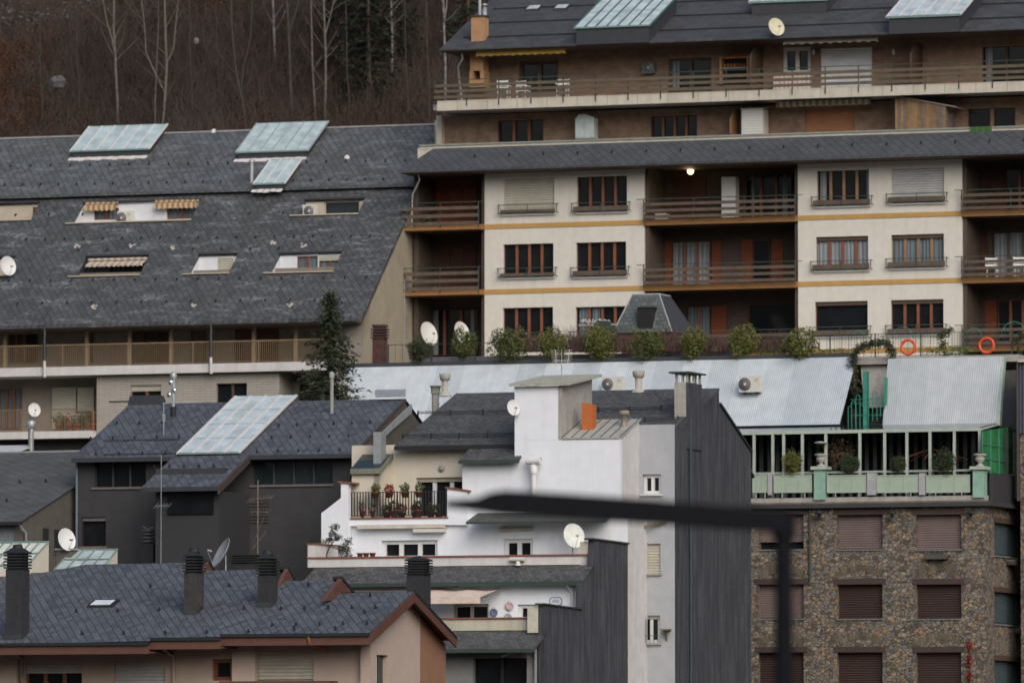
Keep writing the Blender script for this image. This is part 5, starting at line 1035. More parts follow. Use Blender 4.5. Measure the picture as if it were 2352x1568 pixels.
m.build('wall_louvre', plain('dark louvre', (.045, .045, .047)), KB)
MB().tube([(kx0 + .04, -.08, zk(0) - .2), (kx0 + .04, -.08, BZK)], .05, 8).build('rain_pipe', plain('blue grey pipe', (.12, .16, .2)), KB)
solar(Kf, PLk, (408, 1040), (549, 1038), 909, 4, 4, 'tall five-column solar collector running from ridge to bay on the dark house roof', .12, SOLG2, SOLB, fl=False, skirt=True, bw=.11)
a = Kf.roof(762, 948, PLk); MB().tube([(a.x, a.y, a.z - .2), (a.x, a.y, a.z + 1.45)], .07, 10).lathe([(.1, 1.3), (.1, 1.5), (.02, 1.55)], a, 10).build('grey_flue', plain('dull grey flue', (.26, .26, .25)), kr)
a = Kf.roof(398, 955, PLk); fl_ = MB(); fl_.tube([(a.x, a.y, a.z - .1), (a.x, a.y, a.z + .35)], .11, 10); fl_.build('flue_base', METK, kr); MB().tube([(a.x, a.y, a.z + .35), (a.x, a.y, a.z + 1.5)], .07, 10).lathe([(.12, 1.4), (.14, 1.5), (.12, 1.62), (.02, 1.66)], a, 10).build('steel_flue', GALV, kr)
m = MB(); kcw = Kf.roof(320, 930, PLk); m.prism([(kcw.x - .5, kcw.y, kcw.z - .1), (kcw.x + .95, kcw.y, kcw.z - .1), (kcw.x + .8, kcw.y, kcw.z + .36), (kcw.x - .4, kcw.y, kcw.z + .36)], (0, .5, 0)); m.box(kcw.x - 1.3, kcw.x - .5, kcw.y + .1, kcw.y + .16, kcw.z + .12, kcw.z + .18); m.build('ridge_hood', DKMET, kr)
# small canopies and sheet metal by the right gable
s_, z_ = Kf.on(897, 905, VK); m = MB(); sr_ = skr
m.prism([(sr_ - 1.1, VK - .25, zk(VK) + .06), (sr_ + .1, VK - .25, zk(VK) + .06), (sr_ - .05, VK + .2, zk(VK) + .34), (sr_ - 1.3, VK + .2, zk(VK) + .34)], (0, 0, .03)); m.build('roof_panel', GALV, kr)
# mushroom flue on the wall
s_, z_ = Kf.on(343, 1295, -1.0); vf = thing('round_flue', 'dark round stacked-ring flue standing on a plinth against the charcoal wall', 'flue', Kf, (s_, -1.0 - .3, z_)); MB().box(-.2, .28, 0, .5, -1, .75).build('plinth', DGREY, vf); m = MB()
for k in range(4): m.lathe([(.12, .78 + k * .13), (.24, .8 + k * .13), (.24, .86 + k * .13), (.12, .9 + k * .13)], (0, .2, 0), 14)
m.lathe([(.12, .75), (.12, 1.3), (.001, 1.34)], (0, .2, 0), 12); m.build('flue_rings', plain('grey ring metal', (.10, .10, .105), .5), vf); MB().tube([(-.2, .2, 1.38), (-.05, .2, 1.3), (.2, .2, 1.36)], .015, 4).build('cap_strap', GALV, vf)

# antennas on the dark house
def yagi(f, at, H, label, booms, r=.02, mat=GALV, grid=None):
    t = thing('antenna', label, 'antenna', f, at); MB().tube([(0, 0, -.3), (0, 0, H)], r, 6).build('mast', mat, t)
    for (z, L_, an, n) in booms:
        m = MB(); d = Vector((math.cos(an), -.4, math.sin(an))).normalized(); a, b_ = -d * L_ * .4 + Vector((0, 0, z)), d * L_ * .6 + Vector((0, 0, z)); m.tube([a, b_], .012, 4); q = Vector((.25, .9, 0)).normalized()
        up = d.cross(q).normalized()
        for k in range(n): p = a.lerp(b_, k / max(1, n - 1)); m.tube([p - (q * .7 + up * .5) * .2, p + (q * .7 + up * .5) * .2], .006, 3)
        m.build('boom', mat, t)
    return t
s_, z_ = Kf.on(423, 1290, -1.8); yagi(Kf, (s_, -4.0, Kf.on(423, 1290, -4.0)[1]), 3.9, 'thin whip antenna with a short crossbar in front of the projecting bay', [(2.05, .7, 0, 5)], .014)
s_, z_ = Kf.on(592, 1285, -2.5); yagi(Kf, (s_, -2.5, z_), 2.9, 'television aerial with two slanted toothed booms in front of the charcoal wall', [(2.2, 1.2, .1, 8), (1.75, .9, -.05, 6), (1.0, 1.1, 1.0, 14), (.65, .9, .75, 12)], .022, plain('rusty aerial', (.2, .15, .11), .6))
a = Kf.roof(376, 1000, PLk); t = thing('antenna', 'roof mast with three shiny steel globes beside the steel flue', 'antenna', Kf, (a.x, a.y, a.z)); MB().tube([(0, 0, -.2), (0, 0, 1.2)], .02, 6).build('mast', GALV, t); MB().tube([(-.05, 0, 1.2), (1.2, .4, 1.25)], .02, 5).tube([(.3, 0, 1.2), (.15, 0, 1.6)], .012, 5).build('crossbar', GALV, t)
m = MB()
for x, z in ((.28, 1.98), (.42, 1.68), (.22, 1.52)): m.lathe([(.11 * math.sin(math.pi * i / 8) + 1e-4, .11 * math.cos(math.pi * i / 8)) for i in range(9)], (x, .02, z), 14)
m.build('globe', STEEL, t); MB().tube([(.3, .02, 1.2), (.3, .02, 2.0)], .015, 5).box(-.04, .06, -.03, .03, .5, .8).build('globe_stem', GALV, t)
# ---------------------------------------------------------------- neighbour on the far left
Nf = Fr(50, 1197, 268); NH = thing('grey_slate_house', 'grey house with plain slate roof and dim gable at the left picture edge', 'house', Nf)
en = Nf.on(50, 1197, -.3); PLn = (-.3, en[1], .30); nr = Nf.roof(120, 1037, PLn); 
PLn = (-.3, en[1], .30); zn = lambda v: PLn[1] + PLn[2] * (v + .3); xr = en[0]; m = MB()
m.poly([(xr - 12, -.3, zn(-.3)), (xr, -.3, zn(-.3)), (xr, nr.y, zn(nr.y)), (xr - 12, nr.y, zn(nr.y))]).poly([(xr - 12, nr.y, zn(nr.y)), (xr, nr.y, zn(nr.y)), (xr, nr.y + 6, zn(nr.y) - 1.8), (xr - 12, nr.y + 6, zn(nr.y) - 1.8)])
nro = m.build('roof', slate('plain grey slate', (.085, .088, .088), .36, .1, (.15, .16, .16), 38, .85, .22), NH); hooks(nro, Nf, PLn, [(45, 1110, 105, 1108, 2), (15, 1152, 15, 1152, 1)], sz=.06)
MB().box(xr - 12, xr, nr.y - .06, nr.y + .06, zn(nr.y) - .02, zn(nr.y) + .04).build('ridge_cap', GALV, nro)
MB().prism([(xr - .1, 0, BZK), (xr - .1, nr.y + 5, BZK), (xr - .1, nr.y + 5, zn(nr.y) - 1.9), (xr - .1, nr.y, zn(nr.y) - .1), (xr - .1, 0, zn(0) - .1)], (-.3, 0, 0)).build('gable_wall', TAUPE, NH)
MB().box(xr - 12, xr - .41, .1, .4, BZK, zn(0) - .1).build('wall', plain('blue grey wall', (.16, .18, .2)), NH)
MB().box(xr - 12, xr, -.36, -.303, zn(-.3) - .12, zn(-.3)).build('gutter', METK, NH); s_ = sx(Nf, 53, 1210, -.3); MB().tube([(s_ - .12, -.3, zn(-.3) - .08), (s_ - .1, -.22, zn(-.3) - .25), (s_, -.05, zn(-.3) - .4), (s_, -.05, BZK)], .05, 8).build('rain_pipe', GALV, NH)
for x0, x1, y0, y1 in ((104, 117, 1212, 1250), (130, 148, 1215, 1268)):
    va_, vb_ = Nf.side(x0, 1230, xr)[0], Nf.side(x1, 1230, xr)[0]; za_, zb_ = Nf.side(x0, y1, xr)[1], Nf.side(x0, y0, xr)[1]; w = MB().box(xr - .12, xr - .085, va_, vb_, za_, zb_).build('window', VOID, NH); MB().box(xr - .09, xr - .06, va_ - .05, vb_ + .05, za_ - .06, za_ - .01).build('sill', TAUPE, w)
# white-topped shed roof above it and steel chimney pipe
Uf = Fr(40, 1040, 281); UB = thing('metal_capped_roof', 'small pale metal roof corner with a bright steel pipe at the left picture edge', 'roof', Uf); zu0 = 0
MB().prism([(-5, -.2, -.1), (-.15, -.2, -.1), (-.15, 1.9, .35), (-5, 1.9, .35)], (0, 0, .05)).build('roof_sheet', plain('pale sheet', (.5, .52, .54), .4), UB); MB().box(-5, -.3, .1, 3, -16, -.12).build('wall', CONC, UB)
s_, z_ = Uf.on(47, 1040, .5); MB().tube([(s_, 1.5, -.2), (s_, 1.5, 1.0)], .11, 12).build('steel_pipe', STEEL, UB); MB().lathe([(.11, 1.0), (.17, 1.02), (.17, 1.3), (.12, 1.32)], (s_, 1.5, 0), 12).build('pipe_top', GALV, UB)
# glass lean-to roofs behind the near house
def glass_roof(f, pts, cols, label, name='glass_roof', mat=None, bar=None, drop=1.2):
    """pts: bl, br, tr, tl as frame coordinates"""
    P_ = [Vector(p) for p in pts]; t = thing(name, label, 'roof', f, P_[0]); o = P_[0]; L4 = [p - o for p in P_]
    MB().prism(L4, (0, 0, .03)).build('glass_panel', mat or SOLG2, t); m = MB()
    for i in range(cols + 1):
        a, b_ = L4[0].lerp(L4[1], i / cols), L4[3].lerp(L4[2], i / cols); m.tube([a + Vector((0, 0, .05)), b_ + Vector((0, 0, .05))], .03, 4)
    for u in (.02, .5, .98): m.tube([L4[0].lerp(L4[3], u) + Vector((0, 0, .06)), L4[1].lerp(L4[2], u) + Vector((0, 0, .06))], .025, 4)
    m.build('glazing_bar', bar or SOLE, t); m = MB(); d = Vector((0, 0, -drop)); m.poly([L4[0], L4[1], L4[1] + d, L4[0] + d]).poly([L4[1], L4[2], L4[2] + d, L4[1] + d]); m.build('side_wall', IVORY, t); return t
# ---------------------------------------------------------------- near pink house (bottom left)
Pf = Fr(850, 1500, 205); PB = thing('pink_house', 'pink terraced house with long slate roof, brown fascias and black louvred chimneys', 'house', Pf)
ep = Pf.side(850, 1452, .35); PLp = (ep[0] - .0, ep[1], .36); zp_ = lambda v: PLp[1] + .36 * (v - PLp[0]); xR = .35; rg = Pf.roof(953, 1358, PLp); VP = rg.y; VE0 = PLp[0]
def rp(x, y): p = Pf.roof(x, y, PLp); return (p.x, p.y, p.z)
m = MB(); poly = [rp(-330, 1486), rp(345, 1471), rp(347, 1464), rp(506, 1461), rp(508, 1456), (xR, VE0, PLp[1]), (xR, VP, zp_(VP)), rp(752, 1362)]
poly[5] = (xR, VE0, PLp[1])
m.poly([rp(-330, 1486), rp(345, 1471), rp(345, 1362), rp(-330, 1370)]).poly([rp(345, 1464.5), rp(506, 1461), rp(506, 1362), rp(345, 1362)]).poly([rp(506, 1456.5), (xR, VE0, PLp[1]), (xR, VP, zp_(VP)), rp(752, 1362), rp(506, 1362)])
m.poly([rp(345, 1362), rp(506, 1362), rp(752, 1362), rp(786, 1330), rp(637, 1334), rp(590, 1307), rp(464, 1310), rp(464, 1340), rp(345, 1340)]).poly([rp(-330, 1370), rp(345, 1362), rp(345, 1340), rp(464, 1340), rp(464, 1310), rp(456, 1291), rp(195, 1296), rp(100, 1314), rp(-330, 1325)])
pr_ = m.build('roof', SL_P, PB)
zr2 = zp_(VP); MB().poly([(xR, VP, zr2), (xR, VP * 2 - VE0, PLp[1]), (xR - 5.5, VP * 2 - VE0, PLp[1]), (xR - 5.5, VP, zr2)]).build('rear_roof', SL_P, PB)
hooks(pr_, Pf, PLp, [(345 * 1.0, 1349, 715 * .99, 1346, 5, ()), (175, 1406, 270, 1405, 2), (365, 1403, 372, 1403, 1), (462, 1401, 560, 1400, 2), (188, 1458, 570, 1453, 5), (675, 1447, 770, 1446, 2), (645, 1400, 862, 1397, 5), (625, 1438, 842, 1434, 5), (850, 1370, 851, 1370, 1), (1085 * .5 + 588 * .5, 1408, 1085 * .5 + 588 * .5, 1408, 1)], sz=.05)
# fascia boards, gutters
GZs = [(-330, 345, 1471, 0), (345, 507, 1462, 1), (507, 850, 1453, 2)]
for xa, xb, y, k in GZs:
    a, b_ = Pf.roof(xa, y + (345 - xa) * .015 if k == 0 else y, PLp), Pf.roof(xb, y, PLp); a = Vector(rp((xa + xb) / 2, y + (.9 if k else 5)))
    s0_, s1_ = Pf.roof(xa, y, PLp).x, (Pf.roof(xb, y, PLp).x if k < 2 else xR)
    MB().box(s0_, s1_, a.y - .07, a.y - .003, a.z - .09, a.z + .0).build('gutter', METK, PB); MB().box(s0_, s1_, a.y + .0, a.y + .04, a.z - .33, a.z - .093).build('fascia_board', FASCR, PB)
    MB().box(s0_, min(s1_, -.01), a.y + .043, .24, a.z - .31, a.z - .26).build('soffit', FASCR, PB)
m = MB()   # verge boards of the gable, front and back slopes
VB2 = 2 * VP - VE0
for va_, vb_ in ((VE0, VP), (VP, VB2)):
    za_, zb_ = (PLp[1], zr2) if va_ == VE0 else (zr2, PLp[1]); m.prism([(xR, va_, za_ - .02), (xR, vb_, zb_ - .02), (xR, vb_, zb_ - .30), (xR, va_, za_ - .30)], (.045, 0, 0))
m.build('verge_board', FASCR, PB)
m = MB(); m.prism([(xR - .5, VP, zr2 - .03), (xR, VP, zr2 - .03), (xR, VB2, PLp[1] - .03), (xR - .5, VB2, PLp[1] - .03)], (0, 0, -.06)); m.prism([(xR - .5, VE0, PLp[1] - .03), (xR, VE0, PLp[1] - .03), (xR, VP, zr2 - .03), (xR - .5, VP, zr2 - .03)], (0, 0, -.05)); m.build('verge_soffit', FASCR, PB)
m = MB(); m.prism([(xR, VP, zr2 + .02), (xR, VB2, PLp[1] + .02), (xR, VB2, PLp[1] - .06), (xR, VP, zr2 - .06)], (.06, 0, 0)); m.build('verge_trim', METK, PB)
BP = -12; gv0 = Pf.side(851, 1500, 0)[0]; vs = Pf.side(965, 1450, 0)[0]; ve2 = Pf.side(1024, 1500, 0)[0]
# gable: pink front part, terracotta rear part; small window
gw = Pf.side(1, 1, 0); va_, vb_ = Pf.side(855, 1530, 0)[0], Pf.side(891, 1530, 0)[0]; za_, zb_ = Pf.side(873, 1620, 0)[1], Pf.side(873, 1503, 0)[1]
zq = min(zp_(gv0) - .15, zb_ + .5)
m = MB(); m.grid(lambda v, z, d: (-d, v, z), gv0, BP, vs, zq, [(va_, za_, vb_, zb_)], .22); m.poly([(0, gv0, zq), (0, vs, zq), (0, vs, zr2 - .36 * (vs - VP) - .1), (0, VP, zr2 - .1), (0, gv0, zp_(gv0) - .1)]); m.build('gable_wall', PINK, PB)
MB().prism([(0, vs + .003, BP), (0, ve2, BP), (0, ve2, zr2 - .36 * (ve2 - VP) - .12), (0, vs + .003, zr2 - .36 * (vs - VP) - .12)], (-.3, 0, 0)).build('rear_gable_wall', PINKD, PB)
w = MB().box(-.2, -.15, va_ + .02, vb_ - .02, za_, zb_).build('window', GLASSB, PB); MB().box(-.14, -.1, va_ + .02, (va_ + vb_) / 2, za_, zb_ - .02).build('roller_shutter', RSW, w)
# front walls: piers proud, recessed panels between
z9 = zf(Pf, 850, 1488, .2)
pw = [wc(57, 1523, 188, 1600, n=2, wood=WOODR, shut=.3, shm=RSG, fw=.06), wc(262, 1521, 379, 1600, n=0, shut=.95, shm=RSG, wood=PINK), wc(487, 1512, 533, 1562, n=0, wood=WOODR, fw=.11), wc(583, 1503, 720, 1562, n=0, shut=.97, shm=RSB, wood=PINK)]
r0, r1 = sx(Pf, -330, 1520, .25), 0 - .302; v_w = .25
hs = [Pf.rect(*w[0], v_w) for w in pw]; MB().grid(lambda s, z, d: (s, v_w + d, z), r0, BP, r1, zp_(v_w) - .12, hs, .22).build('wall', PINK, PB)
for h, w in zip(hs, pw): window(PB, h, v_w, **w[1])
MB().box(r1 + .002, -.002, gv0, .5, BP, zp_(gv0) - .12).build('corner_wall', PINK, PB)
for x0, x1 in ((-40, 38), (198, 255) if False else (300, 300), (532, 585)):
    if x1 > x0: MB().box(sx(Pf, x0, 1520, 0), sx(Pf, x1, 1520, 0), 0.02, .247, BP, zp_(0) - .36).build('wall_pier', PINK, PB)
r = Pf.rect(505, 1563, 760, 1600, -.3); MB().box(r[0], r[2], -.35, .24, r[1], r[3]).build('balcony_edge', FASCR, PB)
def pipe(x, col, y0=1478, knee=8, r_=.045, x2=None):
    s_, z_ = Pf.on(x, y0, -.05); MB().tube([(s_, VE0 - .03, z_ + .1), (s_, VE0 + .02, z_ - .05), (s_ + knee * .012, .16, z_ - .35), (s_ + knee * .012, .16, BP if x2 is None else x2)], r_, 8).build('rain_pipe', col, PB)
pipe(384, plain('cream pipe', (.5, .4, .34), .5)); pipe(40, plain('pinkish pipe', (.36, .28, .27), .5), 1484, 2)
s_, z_ = Pf.on(735, 1468, -.05); MB().tube([(s_, VE0 - .04, z_ + .12), (s_, VE0 - .02, z_ - .1), (s_ + .15, .1, z_ - .28)], .05, 8).build('rain_pipe', plain('rust orange pipe', (.34, .12, .05)), PB)
# chimneys
CH = plain('sooty chimney render', (.030, .031, .034), .9, .2, 5, 0, .35, (.10, .07, .04), .5, (.13, .10, .06))
CHB = plain('sooty black chimney', (.020, .021, .025), .85, .2, 5, 0, .3, (.05, .05, .055))
def chimney(x0, x1, ytop, ybot, mat, capk=5, dep=.55):
    p = Pf.roof((x0 + x1) / 2, ybot, PLp); w = (x1 - x0) * .0119; h = (ybot - ytop) * .01222; capz = p.z + h
    q = MB(); q.box(p.x - w / 2, p.x + w / 2 - .0, p.y, p.y + dep, p.z - .4, capz - .62); c = q.build('chimney', mat, pr_)
    q = MB(); q.prism([(p.x - w / 2 - .03, p.y - .03, p.z - .1), (p.x + w / 2 + .03, p.y - .03, p.z - .1), (p.x + w / 2 + .03, p.y - .03, p.z + .14), (p.x - w / 2 - .03, p.y - .03, p.z + .14)], (0, dep + .06, .0)); q.build('chimney_flashing', DKMET, pr_)
    q = MB()
    for k in range(capk): q.box(p.x - w / 2 - .05, p.x + w / 2 + .05, p.y - .05, p.y + dep + .05, capz - .6 + k * .085, capz - .56 + k * .085)
    q.box(p.x - w / 2 + .03, p.x + w / 2 - .03, p.y + .03, p.y + dep - .03, capz - .62, capz - .15)
    q.mesh([(p.x - w / 2 - .05, p.y - .05, capz - .16), (p.x + w / 2 + .05, p.y - .05, capz - .16), (p.x + w / 2 + .05, p.y + dep + .05, capz - .16), (p.x - w / 2 - .05, p.y + dep + .05, capz - .16), (p.x - w / 2 + .12, p.y + .1, capz - .02), (p.x + w / 2 - .12, p.y + .1, capz - .02), (p.x + w / 2 - .12, p.y + dep - .1, capz - .02), (p.x - w / 2 + .12, p.y + dep - .1, capz - .02)], [(0, 1, 5, 4), (1, 2, 6, 5), (2, 3, 7, 6), (3, 0, 4, 7), (4, 5, 6, 7)])
    q.lathe([(.16, -.04), (.13, .08), (.001, .1)], (p.x, p.y + dep / 2, capz), 9); q.build('chimney_louvre', METK, pr_)
chimney(10, 50, 1254, 1468, CHB, 6, .6); chimney(421, 453, 1262, 1410, CH); chimney(590, 623, 1268, 1394, CHB)
# chimney stack standing behind the house
vq_ = VP + 4.6; s_, z_ = Pf.on(956, 1400, vq_); zt_ = zf(Pf, 956, 1278, vq_); bc = thing('chimney_stack', 'black louvred chimney stack rising behind the apex of the pink gable', 'chimney', Pf, (s_, vq_, BP)); H = zt_ - BP
MB().box(-.26, .26, -.1, .5, 0, H - .5).build('stack', CHB, bc); q = MB()
for k in range(6): q.box(-.31, .31, -.15, .55, H - .5 + k * .075, H - .46 + k * .075)
q.box(-.23, .23, -.07, .47, H - .5, H - .08); q.mesh([(-.3, -.15, H - .08), (.3, -.15, H - .08), (.3, .55, H - .08), (-.3, .55, H - .08), (0, .2, H + .04)], [(0, 1, 4), (1, 2, 4), (2, 3, 4), (3, 0, 4)]); q.build('louvre', METK, bc)
a = Pf.roof(200, 1395, PLp); w = .68; d = .55; P4 = lambda x, y, h: (a.x + x, a.y + y, a.z + .36 * y + h); q = MB(); q.mesh([P4(0, 0, -.02), P4(w + .1, 0, -.02), P4(w + .1, d, -.02), P4(0, d, -.02), P4(0, 0, .06), P4(w + .1, 0, .06), P4(w + .1, d, .06), P4(0, d, .06)], [(4, 5, 6, 7), (0, 1, 5, 4), (1, 2, 6, 5), (2, 3, 7, 6), (3, 0, 4, 7)]); sk = q.build('skylight', METK, pr_)
MB().poly([P4(.06, .05, .065), P4(w + .0, .05, .065), P4(w + .0, d - .08, .065), P4(.06, d - .08, .065)]).build('pane', glossy('white skylight glass', (.65, .68, .72), .2, .7), sk)
# little gables of the staggered terrace sections
def mini_gable(x, y, w, h):
    p = Pf.roof(x, y + h, PLp); z = p.z; hw = w * .0119 / 2 / .342 * .36 / 2; vv = w * .0122 / .342 / 2; m = MB()
    m.prism([(p.x, p.y - vv, z - .3), (p.x, p.y, z + h * .0122 + .05), (p.x, p.y + vv, z - .2)], (-.12, 0, 0)); m.build('small_gable', FASCR, PB)
    m = MB(); m.prism([(p.x + .02, p.y, z + h * .0122 + .12), (p.x + .02, p.y + vv + .1, z - .2), (p.x + .02, p.y + vv + .1, z - .28), (p.x + .02, p.y, z + h * .0122 + .03)], (-.3, 0, 0)); m.build('small_gable_roof', METK, PB)
mini_gable(785, 1332, 78, 26); mini_gable(662, 1309, 42, 20); mini_gable(479, 1293, 38, 14)
# cream-sided glass dormer at the left and lean-to
s_, z_ = Pf.on(62, 1345, 4.0)
def fp_(f, x, y, v): s, z = f.on(x, y, v); return (s, v, z)
glass_roof(Pf, [fp_(Pf, -60, 1306, 4.2), fp_(Pf, 62, 1302, 4.2), fp_(Pf, 112, 1247, 5.6), fp_(Pf, -10, 1249, 5.6)], 6, 'whitish glazed dormer roof with cream side wall behind the leftmost black chimney', mat=plain('milky panel', (.55, .57, .52), .5), drop=.9)
Qf = Fr(125, 1310, 232); glass_roof(Qf, [fp_(Qf, 122, 1313, 0), fp_(Qf, 232, 1311, 0), fp_(Qf, 270, 1264, 1.6), fp_(Qf, 168, 1264, 1.6)], 4, 'low glazed lean-to roof behind the pink house ridge under the square window', mat=glossy('greenish glass roof', (.40, .46, .46), .3), drop=2.5)
dish(Qf, (*fp_(Qf, 150, 1240, 1),), .33, R(58), R(14), 'thin-edged white satellite dish on a post in front of the grey gable', mast=.55)
MB_ = MB().box(-.3, .2, 0, .5, -1.8, .0); pp = thing('masonry_post', 'stubby grey masonry post under the thin-edged white dish', 'post', Qf, fp_(Qf, 150, 1263, 1.0)); MB_.build('shaft', TAUPE, pp); MB().box(-.35, .25, -.05, .55, .003, .06).build('cap', CONC, pp)
Df = Fr(515, 1310, 228); dish(Df, (0, 0, .5), .46, R(-50), R(28), 'tilted grey satellite dish facing away behind the pink house ridge', plain('grey dish', (.24, .26, .27), .5), mast=.8)
s_, z_ = Df.on(558, 1300, .5); cc = thing('chimney_stack', 'black louvred chimney top behind the tilted grey dish', 'chimney', Df, (s_, .5, z_)); MB().box(-.38, .42, 0, .6, -1.5, .1).build('stack', CHB, cc); q = MB(); [q.box(-.44, .48, -.05, .65, .12 + k * .07, .16 + k * .07) for k in range(4)]; q.box(-.36, .4, .02, .58, .1, .38); q.build('louvre', METK, cc)
# ---------------------------------------------------------------- white stepped building with dark clad side (centre)
Wf = Fr(1442, 1300, 262); WB = thing('white_building', 'white stepped building with slate roofs, dark sheet-clad side walls and flowered terraces', 'building', Wf)
on = Wf.on; BW = -16
def fpw(x, y, v): s, z = Wf.on(x, y, v); return Vector((s, v, z))
def sd(x, y, s=0): v, z = Wf.side(x, y, s); return Vector((s, v, z))
# dark clad stepped side, s = 0
pts = [sd(1365, 1239), sd(1442, 1251), sd(1442, 1700), sd(1250, 1700), sd(1250, 1389), sd(1336, 1402), sd(1336, 1343), sd(1362, 1301)]
pts[2].z = pts[3].z = BW
MB().prism(pts, (-.22, 0, 0)).build('clad_side_wall', CLAD, WB)
q = MB(); q.prism([sd(1360, 1239) + Vector((-.3, 0, .01)), sd(1443, 1250) + Vector((-.3, 0, .01)), sd(1443, 1250) + Vector((-.3, 0, .07)), sd(1360, 1239) + Vector((-.3, 0, .07))], (.36, 0, 0)); q.build('side_coping', DKMET, WB); q = MB(); q.prism([sd(1247, 1388) + Vector((-.3, 0, .01)), sd(1336, 1400) + Vector((-.3, 0, .01)), sd(1336, 1400) + Vector((-.3, 0, .06)), sd(1247, 1388) + Vector((-.3, 0, .06))], (.36, 0, 0)); q.build('side_coping', DKMET, WB)
vA = sd(1365, 1300).y; vL = sd(1258, 1440).y; vL0 = sd(1250, 1440).y
# upper white wall (v=0) with windows
xl, zl_ = on(738, 1260, 0); ww = [wc(876, 1240, 1005, 1284, n=2, wood=PLW, fw=.14, mw=.16), wc(1157, 1237, 1224, 1282, n=1, wood=PLW, fw=.14, mw=.16)]
hs = [Wf.rect(*w[0]) for w in ww]; ztop = zf(Wf, 900, 1196, 0); zter = zf(Wf, 1100, 1290, vA)
MB().grid(lambda s, z, d: (s, d, z), xl, BW, 0, ztop, hs, .22).build('wall', WHITE, WB)
for h, w in zip(hs, ww): window(WB, h, 0, **w[1])
# tall wall block and tower
tz = zf(Wf, 1350, 1009, 0); tL, tR = sx(Wf, 1062, 1100), sx(Wf, 1424, 1100); T0, T1 = sx(Wf, 1182, 950), sx(Wf, 1291, 950); vS = sd(1468, 1100, tR).y; tz1 = zf(Wf, 1182, 1040, 0)
q = MB(); q.box(tL, T0, .0, 1.5, ztop + .0, zf(Wf, 1120, 1052, 0)); q.box(T1, tR, .0, .25, ztop, tz); q.box(T0, T1, .0, .3, ztop, tz); q.build('tall_wall', WHITE, WB)
q = MB(); zs1 = Wf.side(1468, 966, tR)[1]; q.prism([(tR - .2, .25, ztop - 1), (tR - .2, vS, ztop - 1), (tR - .2, vS, zs1), (tR - .2, .25, tz + .02)], (.2, 0, 0)); q.build('tall_side_wall', WHITE2, WB)
tt = zf(Wf, 1236, 887, 0); dT = sd(1360, 950, T1).y
tw = MB(); tw.box(T0, T1 - .15, .0, dT, tz + .003, tt); tw.build('tower', WHITE, WB)
q = MB(); q.prism([(T1 - .147, 0.003, tz), (T1 - .147, dT, tz + .1), (T1 - .147, dT, tt + .46), (T1 - .147, 0.003, tt)], (.147, 0, 0)); q.build('tower_side_wall', CONC, WB)
q = MB(); q.prism([(T0 - .15, -.2, tt + .003), (T1 + .32, -.2, tt + .003), (T1 + .32, dT + .2, tt + .50), (T0 - .15, dT + .2, tt + .50)], (0, 0, .10)); q.build('tower_slab', plain('mossy slab', (.36, .36, .30), .9, .15, 4, 0, .5, (.14, .13, .12)), WB)
q = MB(); q.prism([(T1 + .0, -.04, tz + .02), (tR + .05, -.04, tz + .02), (tR + .05, vS + .1, zs1 + .03), (T1, vS + .1, zs1 + .03)], (0, 0, .05)); mrw = q.build('metal_roof', plain('rust-stained zinc', (.36, .37, .35), .5, .12, 2, 0, .2, (.2, .15, .1), .75, (.30, .20, .12)), WB)
q = MB(); n = 6; sl = (zs1 - tz) / (vS + .14)
for i in range(n + 1):
    s = T1 + (tR - T1) * i / n; q.prism([(s, -.05, tz + .073), (s, vS + .1, zs1 + .083), (s, vS + .1, zs1 + .12), (s, -.05, tz + .11)], (.03, 0, 0))
q.build('standing_seam', plain('dark seam', (.13, .14, .13)), mrw)
p = fpw(1341, 985, 0); q = MB(); pv = .9; s_, z_ = on(1349, 968, pv); q.prism([(s_ - .22, pv, z_ - .5), (s_ + .22, pv, z_ - .5), (s_ + .22, pv, z_ + .62), (s_ - .22, pv, z_ + .70)], (0, .35, 0)); q.build('orange_cowl', plain('orange painted metal', (.42, .12, .03), .6, .1, 4), WB)
q = MB(); q.box(s_ - .24, s_ + .24, pv - .02, pv + .37, z_ - .75, z_ - .503); q.build('cowl_base', plain('burnt metal', (.13, .06, .045)), WB)
s_, z_ = on(1441, 985, 1.3); s_ -= .12; q = MB(); q.lathe([(.16, -.2), (.12, 0), (.12, .40), (.18, .41), (.19, .55), (.1, .57)], (s_, 1.3, z_ + .1), 14); q.build('roof_vent', plain('rusty vent', (.26, .23, .19), .8, .2), WB)
# white T vent
s_, z_ = on(1226, 1130, -.3); t = thing('vent_pipe', 'white T-shaped vent pipe on the white wall under the tower', 'vent pipe', Wf, (s_, -.3, z_ - .1)); H = zf(Wf, 1226, 1060, -.3) - z_ + .1; MB().tube([(0, 0, 0), (0, 0, H)], .1, 12).lathe([(.14, H - .42), (.14, H - .15), (.1, H - .1)], (0, 0, 0), 12).build('pipe', PLW, t); MB().tube([(-.28, 0, H + .02), (.28, -.05, H + .02)], .13, 14, False).tube([(-.26, 0, H + .02), (.26, -.05, H + .02)], .11, 14).build('outlet', PLW, t)
